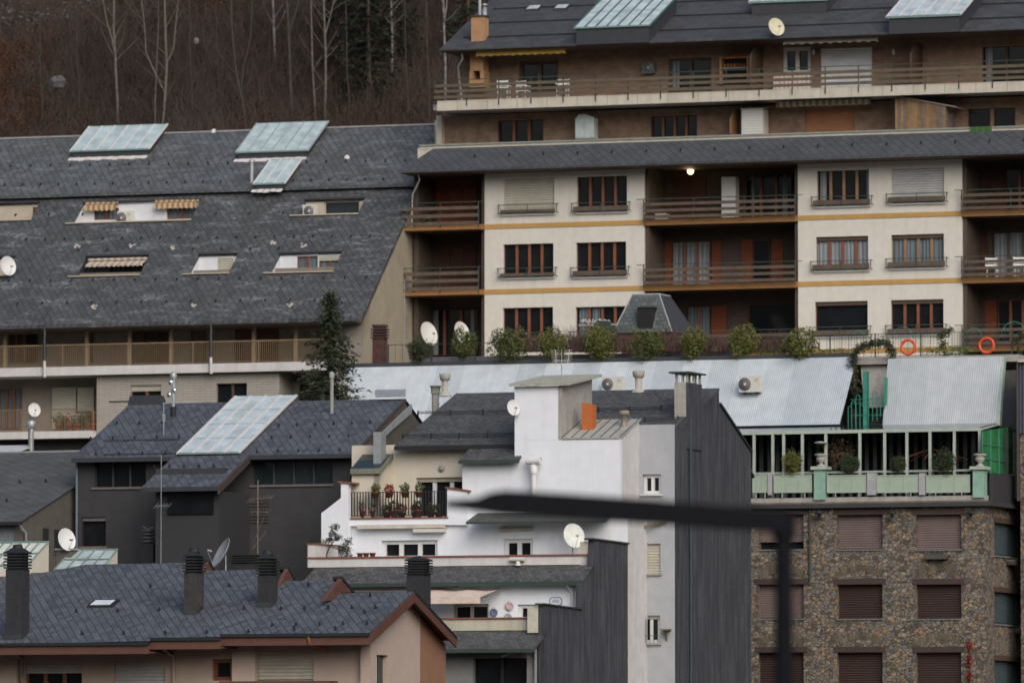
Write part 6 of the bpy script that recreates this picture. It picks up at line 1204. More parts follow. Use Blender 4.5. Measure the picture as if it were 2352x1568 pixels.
# recessed wall with the three small windows, and strip
q = MB(); vq = vS; s_q = sx(Wf, 1550, 1300, vq); s_q0 = tR
ww2 = [wc(1476, 1089, 1518, 1134, n=1, wood=PLW, fw=.12, mw=.12, head=None, sill=WHITE2), wc(1472, 1248, 1517, 1316, n=0, shut=1, shm=RSB, wood=WHITE2, sill=CONC), wc(1472, 1413, 1516, 1476, n=1, wood=PLW, fw=.12, mw=.12, sill=CONC, shut=.14), wc(1472, 1570, 1516, 1640, n=1, wood=PLW)]
hs = [Wf.rect(*w[0], vq) for w in ww2]; q.grid(lambda s, z, d: (s, vq + d, z), s_q0, BW, s_q, zf(Wf, 1500, 975, vq), hs, .2); q.build('recessed_wall', GREYW, WB)
for h, w in zip(hs, ww2): window(WB, h, vq, **w[1])
r = hs[2]; m = MB()
for k in range(6): x = r[0] + (r[2] - r[0]) * k / 5 - .03; m.box(x, x + .015, vq - .22, vq - .2, r[1] + .0, r[3] - .1)
m.box(r[0] - .1, r[2] + .02, vq - .225, vq - .2, r[1] + .25, r[1] + .27); m.build('window_grille', METG, WB)
s_, z_ = on(1531, 1447, vq); m = MB(); m.box(s_ - .14, s_ + .2, vq - .32, vq - .003, z_, z_ + .05).prism([(s_ + .0, vq - .003, z_ - .004), (s_ + .0, vq - .28, z_ - .004), (s_ + .0, vq - .003, z_ - .4)], (.03, 0, 0)); m.build('wall_bracket', plain('mossy bracket', (.14, .12, .07)), WB)
MB().box(-.4, .0, .003, vq + .05, BW, zf(Wf, 1450, 1185, 0)).build('light_strip_wall', WHITE2, WB)
q = MB(); r = Wf.on(1474, 1216, vq - .1); r2 = Wf.on(1530, 1198, vq - .1); q.prism([(r[0], vq - .4, r[1]), (r2[0], vq - .1, r2[1]), (r2[0], vq - .1, r2[1] + .1), (r[0], vq - .4, r[1] + .1)], (0, .1, 0)); q.build('canopy_edge', plain('mossy ledge', (.2, .19, .1)), WB)
# dark clad gable, s = s_q
g = [sd(1550, 1700, s_q), sd(1550, 983, s_q), sd(1569, 962, s_q), sd(1651, 893, s_q), sd(1652, 929, s_q), sd(1725, 1039, s_q), sd(1725, 1700, s_q)]; g[0].z = g[6].z = BW
MB().prism(g, (-.25, 0, 0)).build('clad_gable', CLAD, WB)
q = MB(); q.prism([g[4] + Vector((-.3, 0, .0)), g[5] + Vector((-.3, 0, 0)), g[5] + Vector((-.3, .05, .08)), g[4] + Vector((-.3, .05, .08))], (.36, 0, 0)); q.build('gable_coping', METK, WB)
for x in (1583,):
    v_ = sd(x, 1200, s_q).y; MB().tube([(s_q + .06, v_, sd(x, 960, s_q).z), (s_q + .06, v_, BW)], .07, 8).build('rain_pipe', plain('slate blue pipe', (.03, .045, .06)), WB)
# main slate roof
e1 = sd(1560, 977, s_q); rdg = sd(1651, 891, s_q); tw_ = (rdg.z - e1.z) / (rdg.y - e1.y); PLw = (e1.y, e1.z, tw_)
rw = lambda x, y: Wf.roof(x, y, PLw); A_ = rw(906, 1024); VR_ = rdg.y; zw = lambda v: e1.z + tw_ * (v - e1.y); vlo = A_.y; smid = sx(Wf, 1200, 1000, 1.5); RV0 = Vector((A_.x, 0, 0))
q = MB(); th = Vector((0, 0, -.1)); q.prism([(A_.x, vlo, zw(vlo)), (smid, vlo, zw(vlo)), (smid, VR_, zw(VR_)), (A_.x, VR_, zw(VR_))], th); q.prism([(smid + .003, e1.y, zw(e1.y)), (s_q + .03, e1.y, zw(e1.y)), (s_q + .03, VR_, zw(VR_)), (smid + .003, VR_, zw(VR_))], th)
q.prism([(A_.x, VR_ + .003, zw(VR_)), (s_q - .26, VR_ + .003, zw(VR_)), (s_q - .26, VR_ + 5, zw(VR_) - 3), (A_.x, VR_ + 5, zw(VR_) - 3)], th)
wr = q.build('roof', SL_W, WB)
def srail(xa, xb, y):
    a, b_ = rw(xa, y), rw(xb, y); m = MB(); m.box(a.x, b_.x, a.y - .015, a.y + .015, a.z + .08, a.z + .11).box(a.x, b_.x, a.y - .015, a.y + .015, a.z + .14, a.z + .165); k = int((b_.x - a.x) / 1.3) + 1
    for i in range(k + 1): x = a.x + (b_.x - a.x) * i / k; m.box(x - .02, x + .02, a.y - .03, a.y + .03, a.z - .02, a.z + .2)
    m.build('snow_rail', METK, wr)
srail(960, 1180, 955); srail(925, 1180, 1008); srail(1374, 1516, 946); srail(1480, 1556, 969)
MB().box(A_.x, smid, vlo - .05, vlo - .003, zw(vlo) - .16, zw(vlo)).build('gutter', METK, WB); MB().box(smid, s_q, e1.y - .05, e1.y - .003, e1.z - .16, e1.z).build('gutter', METK, WB)
def flue(x, y0, y1, r_, label, kind=0):
    p = rw(x, y0); H = (y0 - y1) * .0159; m = MB(); m.lathe([(r_ * 2.3, -.08), (r_ * 1.2, .08), (r_, .1), (r_, H - .25)], p, 14).build('flue_pipe', plain('cement flue', (.36, .35, .31), .8), wr); m = MB()
    if kind: m.lathe([(r_, H - .26), (r_ * 1.6, H - .2), (r_ * 1.8, H), (r_ * 1.0, H + .02)], p, 14)
    else: m.lathe([(r_, H - .3), (r_ * 1.5, H - .28), (r_ * 1.5, H), (r_ * .5, H + .02)], p, 8)
    m.build('flue_cap', plain('weathered cap', (.30, .29, .25), .8), wr)
flue(1022, 905, 858, .12, '', 1); flue(1467, 897, 852, .13, '', 1)
s_, z_ = on(983, 935, VR_ - .3); p = Vector((s_, VR_ + .5, z_)); m = MB(); m.lathe([(.14, -1), (.14, .55)], p, 12); m.build('flue_pipe', plain('cement flue', (.36, .35, .31), .8), wr); m = MB(); m.lathe([(.2, .55), (.17, .6), (.2, .8), (.24, .82), (.22, .85), (.02, .86)], p, 10); m.build('flue_cap', plain('weathered cap', (.30, .29, .25), .8), wr)
# concrete chimney on the clad gable
cv0, cv1 = sd(1583, 900, s_q).y, sd(1609, 900, s_q).y; zc0, zc1 = sd(1590, 975, s_q).z, sd(1590, 880, s_q).z; cw = (1583 - 1567) * .01558
m = MB(); m.box(s_q - .45, s_q - .003, cv0 - .35, cv1, zc0 - .2, zc1); ch = m.build('chimney', CONC, wr); MB().box(s_q, s_q + .05, cv0 - .35, cv1, zc0 - .9, zc1).build('chimney_cladding', CLAD, ch)
for x in (s_q - .44, s_q - .2, s_q - .03):
    for y in (cv0 - .3, (cv0 + cv1) / 2 - .2, cv1 - .15): MB().box(x, x + .07, y, y + .1, zc1 + .002, zc1 + .332).build('chimney_post', CONC, ch)
MB().box(s_q - .62, s_q + .18, cv0 - .5, cv1 + .15, zc1 + .333, zc1 + .39).build('chimney_cap', METG, ch)
# cream terrace wall left
vc = vlo + .55; cx0, cx1 = sx(Wf, 808, 1100, vc), tL + .5; hd = Wf.rect(956, 1096, 1075, 1192, vc); MB().grid(lambda s, z, d: (s, vc + d, z), cx0, BW, cx1, zw(vc) - .12, [hd], .25).build('cream_wall', IVORY, WB)
window(WB, hd, vc, n=2, wood=PLW, fw=.12, mw=.15, name='terrace_door', head=plain('greige box', (.3, .28, .22)))
s_, z_ = on(1015, 1075, vc); MB().lathe([(.001, .0), (.11, .0), (.12, .05), (.08, .1), (.001, .11)], (s_, vc - .01, z_), 14, Matrix.Rotation(R(90), 3, 'X')).build('round_lamp', PLG, WB)
# cream lean-to with sloping dark-glass canopy and square duct
q = MB(); a0, a1 = fpw(808, 1135, .2), fpw(870, 1135, .2); b_ = sd(930, 1120, a1.x)
q.prism([(a0.x, .2, ztop), (a1.x, .2, ztop), (a1.x, .2, zf(Wf, 870, 1082, .2)), (a0.x, .2, zf(Wf, 830, 1084, .2))], (0, .2, 0)); q.prism([(a1.x, .2, ztop), (a1.x, vc, ztop), (a1.x, vc, zf(Wf, 870, 1082, .2) + .35), (a1.x, .2, zf(Wf, 870, 1082, .2))], (-.2, 0, 0)); q.build('cream_side_wall', IVORY, WB)
q = MB(); zc_ = zf(Wf, 870, 1080, .1); q.prism([(a0.x, .1, zc_ + .02), (a1.x + .1, .1, zc_ + .02), (a1.x + .1, vc + .2, zc_ + .7), (a0.x, vc + .2, zc_ + .7)], (0, 0, .05)); q.build('canopy_glass', GLASSB, WB)
q = MB(); q.box(a0.x, a1.x + .12, .05, .1, zc_ - .12, zc_ + .08).prism([(a1.x + .1, .1, zc_ - .1), (a1.x + .1, vc + .2, zc_ + .56), (a1.x + .1, vc + .2, zc_ + .76), (a1.x + .1, .1, zc_ + .1)], (.05, 0, 0)); q.build('canopy_frame', plain('mossy metal', (.16, .17, .13)), WB)
s_, z_ = on(868, 1068, .6); z2 = zf(Wf, 868, 992, .6); q = MB(); q.box(s_ - .14, s_ + .16, .5, 1.0, z_ - .1, z2); q.build('square_duct', GALV, WB)
q = MB(); q.prism([tuple((Vector((skr + .03, *Kf.side(x, y, skr + .03))))) for x, y in ((858, 1010), (943, 928), (943, 948), (900, 985), (866, 1018))], (.06, 0, 0)); q.build('gable_flashing', plain('pale lead sheet', (.25, .27, .29), .5), KB)
# porch slate roof left of the tower
q = MB(); zq0 = zf(Wf, 1120, 1056, -.35); x0_, x1_ = sx(Wf, 1054, 1055, -.35), sx(Wf, 1190, 1055, -.35); q.prism([(x0_, -.35, zq0), (x1_, -.35, zq0), (x1_, 1.3, zq0 + .72), (x0_, 1.3, zq0 + .72)], (0, 0, -.08)); q.build('porch_roof', SL_W, WB); MB().box(x0_, x1_ + .05, -.42, -.36, zq0 - .12, zq0 - .0).build('porch_gutter', METG, WB)
# terrace with black railing: floor, white fascia, side parapets
tf = zf(Wf, 910, 1188, -.1); MB().box(xl + .6, sx(Wf, 1064), -.12, vc - .01, tf - .1, tf).build('terrace_floor', CONC, WB); r = Wf.rect(797, 1191, 1027, 1206, -.15); MB().box(r[0], r[2], -.16, -.003, r[1], r[3]).build('terrace_fascia', WHITE, WB); MB().box(r[0] - .03, r[2] + .05, -.2, .1, r[3] + .0, r[3] + .05).build('terrace_coping', COPING, WB)
bar_rail(WB, r[0] + .05, sx(Wf, 1024, 1160, -.1), -.1, tf + .02, .92, .11, METK, .016)
def ppoly(P_, pts, v, d, name, mat): return MB().prism([tuple(fpw(x, y, v)) for x, y in pts], (0, d, 0)).build(name, mat, P_)
ppoly(WB, [(738, 1262), (738, 1178), (783, 1143), (783, 1106), (800, 1109), (800, 1262)], -.35, .3, 'side_parapet', WHITE); ppoly(WB, [(776, 1109), (776, 1104), (812, 1107), (812, 1111)], -.4, .9, 'parapet_coping', COPING)
ppoly(WB, [(1027, 1205), (1027, 1120), (1072, 1128), (1072, 1205)], -.15, .14, 'side_parapet', WHITE); ppoly(WB, [(1022, 1121), (1022, 1117), (1078, 1125), (1078, 1129)], -.2, .5, 'parapet_coping', COPING)
rng = random.Random(31)
for i, x in enumerate((868, 884, 900, 918, 936, 950, 968, 985, 1003)):
    mt = (LEAF_Y, LEAF_G, LEAF_R, LEAF_R, LEAF_G, LEAF_R, LEAF_G, LEAF_Y, LEAF_G)[i]; s_ = sx(Wf, x, 1140, .15)
    pot(Wf, (s_, -.1 if i % 2 == 0 and i < 7 else .35, tf + (.72 if i % 2 == 0 and i < 7 else 0)), '%s flower pot from the left on the black terrace railing' % ORD[i].capitalize(), .15, .2, mt, 'flower pots at the black railing', i, pr=.17, mat=plain('dark red pot', (.07, .02, .025)) if i % 2 else plain('brown pot', (.12, .045, .03)))
for i, x in enumerate((835, 858, 905, 960)):
    pot(Wf, (sx(Wf, x, 1175, .3), .3, tf + .02), '%s pot from the left on the floor behind the black railing' % ORD[i].capitalize(), .16, .26, LEAF_G if i else LEAF_K, 'pots on the floor behind the black railing', 40 + i, pr=.2)
m = MB(); m.box(r[0] + .45, r[2] - .05, -.3, -.17, zf(Wf, 925, 1213, -.2), zf(Wf, 925, 1204, -.2)); m.build('folded_awning', plain('ivory folded awning', (.5, .46, .4)), WB)
MB().box(sx(Wf, 955), sx(Wf, 1026), -.28, -.003, zf(Wf, 990, 1222, -.1), zf(Wf, 990, 1214, -.1)).build('awning_box', PLC, WB)
ppoly(WB, [(1147, 1221), (1147, 1213), (1222, 1211), (1222, 1219)], -.1, .09, 'folded_awning', plain('ivory folded awning', (.5, .46, .4)))
# small mossy slate canopy mostly behind the street lamp
q = MB(); zc_ = zf(Wf, 1230, 1196, -1.0); q.prism([(sx(Wf, 1070, 1196, -1), -1.0, zc_), (sx(Wf, 1392, 1196, -1), -1.0, zc_), (sx(Wf, 1392, 1196, -1) - .1, -.01, zc_ + .36), (sx(Wf, 1070, 1196, -1) + .1, -.01, zc_ + .36)], (0, 0, -.07)); q.build('canopy_roof', plain('mossy slate canopy', (.055, .06, .055), .85, .3, 4), WB); MB().box(sx(Wf, 1072, 1196, -1), sx(Wf, 1392, 1196, -1), -1.06, -1.003, zc_ - .08, zc_ - .01).build('gutter', METG, WB)
# terrace parapet at vA, end piece
def parapet(x0, x1, y0, y1, v, d, mat, cop=True):
    r = Wf.rect(x0, y0, x1, y1, v); MB().box(r[0], min(r[2], -.225), v, v + d, r[1], r[3]).build('parapet', mat, WB)
    if cop: MB().box(r[0] - .03, min(r[2], -.22), v - .05, v + d + .05, r[3] + .002, r[3] + .06).build('parapet_coping', COPING, WB)
    return r
r = parapet(708, 1363, 1279, 1299, vA, .22, WHITE2); zf_ = r[1]
MB().box(r[0], -.23, vA + .23, -.003, zf_, zf_ + .08).build('terrace_floor', CONC, WB)
zt_ = zf(Wf, 715, 1250, vA); MB().box(r[0] - .02, r[0] + .28, vA - .01, vA + 2.2, r[1], zt_).build('end_parapet', WHITE2, WB); MB().box(r[0] - .06, r[0] + .33, vA - .05, vA + 2.25, zt_ + .002, zt_ + .05).build('parapet_coping', COPING, WB)
s_, z_ = on(1353, 1270, vA); MB().box(-.54, -.225, vA - .0, vA + .2, zf_ - .05, sd(1365, 1243).z).build('corner_pier', plain('cream pier', (.5, .48, .4)), WB)
# spout on parapet
s_, z_ = on(1192, 1288, vA); MB().tube([(s_ - .3, vA - .1, z_ + .06), (s_ + .25, vA - .12, z_ + .06)], .08, 10).lathe([(.12, -.14), (.07, .02)], (s_, vA - .1, z_ - .02), 10).build('vent_outlet', PLC, WB)
# roof strip below, lower white storey
vr1 = vA - 1.15; zr_t = zf_ - .02; zr_b = zf(Wf, 1000, 1337, vr1); x0_ = sx(Wf, 690, 1337, vr1); q = MB(); q.prism([(x0_, vr1, zr_b), (-.0, vr1, zr_b), (-.0, vA, zr_t), (x0_ + .1, vA, zr_t)], (0, 0, -.08)); q.build('roof_strip', SL_W, WB); MB().box(x0_, .02, vr1 - .06, vr1 - .003, zr_b - .14, zr_b).build('gutter', METG, WB)
vw = vA - .75; ww3 = [wc(1040, 1386, 1122, 1424, n=1, wood=plain('taupe frame', (.33, .29, .27)), fw=.1), wc(1189, 1387, 1247, 1424, n=1, wood=PLW, fw=.13, mw=.14)]
hs = [Wf.rect(*w[0], vw) for w in ww3]; MB().grid(lambda s, z, d: (s, vw + d, z), x0_ + .4, BW, -.003, zr_b + .2, hs, .22).build('lower_wall', WHITE, WB)
for h, w in zip(hs, ww3): window(WB, h, vw, **w[1])
MB().box(x0_ + .4, sx(Wf, 1150), vr1 + .05, vw - .003, zr_b - .18, zr_b - .08).build('eave_board', plain('brown eave', (.14, .08, .06)), WB)
q = Wf.rect(992, 1352, 1152, 1384, vw); a = MB(); sa, sb = q[0], q[2]; k = 12; oz = q[3]
for i in range(k):
    x0, x1 = sa + (sb - sa) * i / k, sa + (sb - sa) * (i + 1) / k; w0, w1 = .03 * math.sin(i * 1.1), .03 * math.sin((i + 1) * 1.1); a.poly([(x0 - .25, vw - 1.5, oz - .33), (x1 - .25, vw - 1.5, oz - .33), (x1, vw - .01, oz + w1), (x0, vw - .01, oz + w0)], True).poly([(x0 - .25, vw - 1.5, oz - .55), (x1 - .25, vw - 1.5, oz - .55), (x1 - .25, vw - 1.5, oz - .33), (x0 - .25, vw - 1.5, oz - .33)], True)
a.build('awning', plain('ivory pink awning', (.6, .5, .42), .85), WB)
MB().tube([(sb - .2, vw - 1.4, oz - .42), (sb - .05, vw - .7, oz - .3), (sb - .05, vw - .003, oz - .12)], .02, 6).build('awning_arm', GALV, WB)
for i, (x, y, r_, c, lb) in enumerate(((1171, 1391, .16, (.5, .38, .36), 'pinkish round wall plate above the blue plates'), (1135, 1406, .15, (.12, .16, .26), 'blue grey round wall plate lower left'), (1168, 1417, .15, (.35, .36, .4), 'grey rimmed round wall plate low beside the white window'))):
    s_, z_ = on(x, y, vw); t = MB(); t.lathe([(.001, .02), (r_ * .6, .02), (r_, .06), (r_, .03), (.001, .0)], (0, 0, 0), 18, Matrix.Rotation(R(90), 3, 'X')); o = t.build('wall_plate', plain('glazed %d' % i, c, .4, .4, 18), None, Wf, (s_, vw - .006, z_)); tag(o, lb[0].upper() + lb[1:], 'plate')
s_, z_ = on(1277, 1380, vw); t = thing('number_plaque', 'white enamel plaque with a blue border and blue figures above the dark coping', 'plaque', Wf, (s_, vw - .01, z_))
m = MB(); sh_ = lambda w, h, c: [(-w, 0, -h + c), (-w + c, 0, -h), (w - c, 0, -h), (w, 0, -h + c), (w, 0, h - c), (w - c, 0, h), (-w + c, 0, h), (-w, 0, h - c)]
m.prism([(x, -.02, z) for x, y, z in sh_(.24, .15, .08)], (0, .02, 0)); m.build('plaque_border', plain('enamel blue', (.10, .2, .36)), t); MB().prism([(x, -.03, z) for x, y, z in sh_(.21, .12, .07)], (0, .009, 0)).build('plaque_face', PLW, t)
tx = bpy.data.curves.new('plaque_figures', 'FONT'); tx.body = '406'; tx.size = .17; tx.align_x = 'CENTER'; tx.align_y = 'CENTER'; tx.extrude = .003; to = bpy.data.objects.new('plaque_figures', tx); COL.objects.link(to); to.parent = t; to.location = (0, -.036, 0); to.rotation_euler = (R(90), 0, 0); bpy.context.view_layer.update(); me_ = bpy.data.meshes.new_from_object(to); me_.materials.clear(); me_.materials.append(plain('figure blue', (.08, .22, .45))); bpy.data.objects.remove(to); to = bpy.data.objects.new('plaque_figures', me_); COL.objects.link(to); to.parent = t; to.location = (0, -.036, 0); to.rotation_euler = (R(90), 0, 0)
s_ = sx(Wf, 1316, 1370, vw); MB().tube([(s_ - .12, vw - .3, zr_b - .1), (s_ - .1, vw - .2, zr_b - .2), (s_, vw - .08, zr_b - .35), (s_, vw - .08, zr_b - 1.3)], .06, 8).build('rain_pipe', PLW, WB)
# lower cream parapet
r = parapet(990, 1258, 1421, 1447, vL, .22, plain('stained cream parapet', (.46, .44, .35), .85, .06, 2, 0, .6, (.26, .24, .17))); MB().box(r[0], -.23, vL + .23, vw - .003, r[1], r[1] + .06).build('terrace_floor', CONC, WB)
MB().box(-.62, -.225, vL0, vL0 + .25, r[1] - .1, sd(1250, 1391).z).build('corner_pier', plain('cream pier', (.5, .48, .4)), WB)
zr_t = r[1] - .02; vr2 = vL - 1.4; zr_b2 = zf(Wf, 1150, 1489, vr2); x0_ = sx(Wf, 900, 1489, vr2); q = MB(); q.prism([(x0_, vr2, zr_b2), (0, vr2, zr_b2), (0, vL, zr_t), (x0_, vL, zr_t)], (0, 0, -.08)); q.build('roof_strip', SL_W, WB); MB().box(x0_, 0, vr2 - .06, vr2 - .003, zr_b2 - .13, zr_b2).build('gutter', METG, WB)
vg = vL - .6; hg = [Wf.rect(1086, 1510, 1210, 1640, vg)]; MB().grid(lambda s, z, d: (s, vg + d, z), x0_, BW, -.22, zr_b2 + .2, hg, .5).build('ground_wall', plain('plain grey wall', (.20, .20, .20), .9, .08), WB); window(WB, hg[0], vg, n=1, wood=METK, dep=.3)  # ground wall in one plain mid grey
s_, z_ = on(1190, 1503, vg - .8); t = thing('wall_lamp', 'wide curved pale lamp hood under the lowest slate roof', 'lamp', Wf, (s_, vg - .4, z_)); MB().tube([(-.75, 0, -.05), (-.4, 0, .1), (0, 0, .15), (.5, 0, .12)], [.03, .06, .06, .03], 8).build('lamp_hood', GALV, t)
s_ = sx(Wf, 1232, 1540, vg); MB().tube([(s_, vg - .1, zr_b2), (s_, vg - .1, BW)], .06, 8).build('rain_pipe', plain('grey pipe', (.2, .2, .22)), WB)
# things on the terraces
pn = thing('potted_pine', 'small gnarled potted pine on the white terrace', 'tree', Wf, (sx(Wf, 775, 1275, -2.6), -2.6, zf_ + .08)); rng = random.Random(12); m = MB(); q = MB(); q.tube([(-.35, 0, 0), (-.42, 0, .4), (-.3, 0, .7), (-.05, 0, 1.0), (-.1, 0, 1.3)], [.035, .03, .03, .02, .01], 6).tube([(-.3, 0, .7), (.2, 0, .55), (.42, 0, .8)], .02, 5).tube([(.05, 0, .6), (.2, 0, .3)], .02, 5)
for c, r_ in (((-.1, 0, 1.4), .16), ((-.2, 0, 1.15), .17), ((.0, 0, 1.0), .16), ((-.5, 0, .8), .2), ((-.3, 0, .95), .12), ((.4, 0, .85), .2), ((.35, 0, .6), .18), ((.15, 0, .65), .15), ((.4, 0, .3), .2), ((.2, 0, .2), .16), ((-.7, 0, .72), .12)): foliage(m, c, (r_, r_, r_ * .8), 190, .035, rng, .3, lump=.4)
q.build('trunk', WOODD, pn); m.build('crown', leafy('pine needle', (.035, .055, .035), (.10, .11, .06)), pn); MB().lathe([(.001, -.0), (.18, 0), (.24, .2), (.2, .2), (.001, .18)], (-.35, 0, -.02), 12).build('pot', TERR, pn)
for i, x in enumerate((827, 841, 856)): pot(Wf, (sx(Wf, x, 1278, vA + .12), vA + .11, zf(Wf, 1030, 1279, vA) + .065), '%s empty terracotta pot from the left on the white parapet' % ORD[i].capitalize(), .115, .13, None, 'three empty pots on the white parapet')
s_, z_ = on(1316, 1232, -1.2); dish(Wf, (s_, -1.2, z_ - .0), .40, R(42), R(18), 'large round white satellite dish in front of the white wall', plain('white dish', (.62, .64, .6)), mast=.75, asp=1.15)
s_, z_ = on(1170, 936, -.6); dish(Wf, (s_, -.25, z_), .26, R(48), R(12), 'small white satellite dish at the left edge of the white tower', PLW, mast=.3)
pot(Wf, (sx(Wf, 1240, 1415, vL + .1), vL + .1, zf(Wf, 1150, 1421, vL) + .07), 'orange flower pot with small plant on the lower cream parapet', .12, .15, LEAF_R, pr=.08)
ta = thing('antenna', 'television aerial with two upright comb panels on the white tower roof', 'antenna', Wf, (sx(Wf, 1290, 880, 1.5), 1.5, tt + .25)); MB().tube([(0, 0, -.1), (0, 0, 1.15)], .018, 6).build('mast', GALV, ta); m = MB()
for sx_ in (-.2, .22):
    m.tube([(sx_, 0, .55), (sx_ * 1.3, .05, 1.15)], .012, 4)
    for k in range(8): m.tube([(sx_ * (1 + .3 * k / 8) - .14, -.06, .55 + k * .08), (sx_ * (1 + .3 * k / 8) + .14, .04, .57 + k * .08)], .007, 3)
m.tube([(-.3, 0, .75), (.3, 0, .75)], .012, 4); m.build('comb_panel', PLC, ta)
# ---------------------------------------------------------------- terrain, hill, forest
import bisect
PR = [(-4000, 500), (-900, 110), (-350, 0), (-120, -12), (0, -14), (150, -12), (200, -8), (255, -4), (276, 0), (284, 3), (294, 9), (301, 12), (313, 15), (332, 21), (343, 29.4), (400, 71), (700, 290), (4000, 1500)]
def ground_z(x, y):
    i = max(1, min(len(PR) - 1, bisect.bisect([p[0] for p in PR], y))); (a, za), (b_, zb_) = PR[i - 1], PR[i]; t = (y - a) / (b_ - a); z = za + (zb_ - za) * t
    if y > 336: z += (math.sin(x * .55 + y * .3) * .35 + math.sin(x * .21 - y * .47 + 1) * .6 + math.sin(x * 1.3 + y * 1.1) * .14)
    return z
xs = sorted({-4000, -2500, -1500, -800, -400, -200, -120, -80, *[i * 1.0 for i in range(-50, 51)], 80, 120, 200, 400, 800, 1500, 2500, 4000}); ys = sorted({-4000, -2500, -1500, -900, -600, -400, -250, -180, -120, -60, 0, 50, 100, 150, 180, 200, 220, 240, 255, 270, 276, 284, 290, 294, 298, 301, 306, 313, 320, 326, 332, 336, *[336 + i * .8 for i in range(60)], 390, 400, 420, 450, 500, 600, 700, 1000, 1500, 2500, 4000})
vs = [(x, y, ground_z(x, y)) for y in ys for x in xs]; n = len(xs); fs = [(j * n + i, j * n + i + 1, (j + 1) * n + i + 1, (j + 1) * n + i) for j in range(len(ys) - 1) for i in range(n - 1)]
gm, t, b_ = _mat('leaf litter hillside'); v = coords(t, 1, 1, 0, True)
c = mix(t, noise(t, v, .22, 6, .38, .62), (.014, .011, .008), (.045, .026, .017)); c = mix(t, noise(t, v, 1.6, 6, .45, .7), c, (.055, .030, .018)); c = mix(t, noise(t, v, .9, 4, .55, .7), c, (.02, .024, .012))
t.links.new(c, b_.inputs['Base Color']); b_.inputs['Roughness'].default_value = .95; bump(t, b_, noise(t, v, 5, 5), .15, .9)
m = MB(); m.mesh(vs, fs, True); gr = m.build('hillside', gm); tag(gr, kind='structure')
Hf = Fr(200, 200, 352, 0)
def hillpt(px, py):
    d = ray(px, py); lo, hi = 330, 480
    for _ in range(50):
        md = (lo + hi) / 2; p = d * (md / d.y)
        if p.z < ground_z(p.x, p.y): hi = md
        else: lo = md
    return d * (lo / d.y)
# leafless brush and dead leaves over the slope
rng = random.Random(77)
BR1 = leafy('brown brush', (.024, .014, .010), (.072, .040, .028)); BR2 = leafy('rust brush', (.05, .02, .010), (.13, .048, .018)); BR3 = leafy('green brown brush', (.02, .022, .012), (.045, .045, .024)); BR5 = leafy('thin reddish brush', (.028, .018, .016), (.065, .044, .04)); BR4 = leafy('purple grey brush', (.035, .026, .024), (.085, .064, .056))
def covered(q):
    k = FPX / (q.y * math.cos(EL) + q.z * math.sin(EL)); x = 1176 + q.x * k; y = 784 - (q.z * math.cos(EL) - q.y * math.sin(EL)) * k
    return (x < 215 and y < 118 - x * .3) or (100 < x < 165 and 168 < y < 232) or (440 < x < 462 and 85 < y < 118)
def brush(name, mat, label_kind, spots, per, h, leaf=.0, spread=.9):
    m = MB()
    for p in spots:
        for _ in range(per):
            q = p + Vector((rng.gauss(0, spread), rng.gauss(0, spread), 0)); q.z = ground_z(q.x, q.y) - .1
            if covered(q) and rng.random() < .93: continue
            d = Vector((rng.gauss(0, .35), rng.gauss(0, .3), 1)).normalized(); l = h * (.3 + .7 * rng.random()); w = .010
            for k in range(3):
                e = q + d * l / 3; sd_ = Vector((1, .2, 0)) * w * (3 - k) / 3; m.poly([q - sd_, q + sd_, e + sd_ * .5, e - sd_ * .5])
                if leaf and rng.random() < .8:
                    a = Vector((rng.gauss(0, 1), rng.gauss(0, 1), rng.gauss(0, 1))).normalized() * leaf; b2 = a.cross(Vector((rng.random(), 1, rng.random()))).normalized() * leaf * .6; m.poly([e - a, e + b2, e + a, e - b2])
                q = e; d = (d + Vector((rng.gauss(0, .4), rng.gauss(0, .4), rng.gauss(0, .15)))).normalized()
    o = m.build(name, mat); tag(o, kind='stuff')
def spots(x0, x1, y0, y1, n): return [hillpt(rng.uniform(x0, x1), rng.uniform(y0, y1)) for _ in range(n)]
brush('brown_brush', BR1, 0, spots(-350, 1250, -60, 310, 300), 85, 1.5)
brush('grey_brush', BR4, 0, spots(60, 700, 20, 305, 110) + spots(250, 560, 180, 305, 40), 60, 1.9)
brush('tall_brush', BR5, 0, spots(150, 700, 60, 305, 60) + spots(700, 1200, 60, 300, 24), 55, 3.4)
brush('rust_brush', BR2, 0, spots(-300, 110, 60, 300, 70) + spots(560, 900, 150, 300, 6) + spots(450, 560, 0, 60, 6), 60, 1.1, .07)
brush('green_brush', BR3, 0, spots(60, 1000, -40, 300, 60), 50, 1.2, .08)
# scree, boulder, pale stones
def rock(p, r_, seed, mat, name='boulder', lb=None, cat='rock', grp=None, sq=(1, .8, .8)):
    rg_ = random.Random(seed); m = MB(); n_, k = 7, 9; prof = []
    vs_ = []
    for i in range(n_ + 1):
        for j in range(k):
            th, ph = math.pi * i / n_, 2 * math.pi * j / k; rr = r_ * (1 + rg_.uniform(-.22, .22)); vs_.append((rr * math.sin(th) * math.cos(ph) * sq[0], rr * math.sin(th) * math.sin(ph) * sq[1], rr * math.cos(th) * sq[2]))
    m.mesh(vs_, [(i * k + j, (i + 1) * k + j, (i + 1) * k + (j + 1) % k, i * k + (j + 1) % k) for i in range(n_) for j in range(k)]); o = m.build(name, mat, None, None, tuple(p)); return tag(o, lb, cat, grp)
RK = plain('grey rock', (.12, .12, .135), .9, .3, 3); rock(hillpt(133, 200) + Vector((0, 0, .2)), .42, 3, RK, lb='grey boulder on the dark slope at the left, pointed to the upper right')
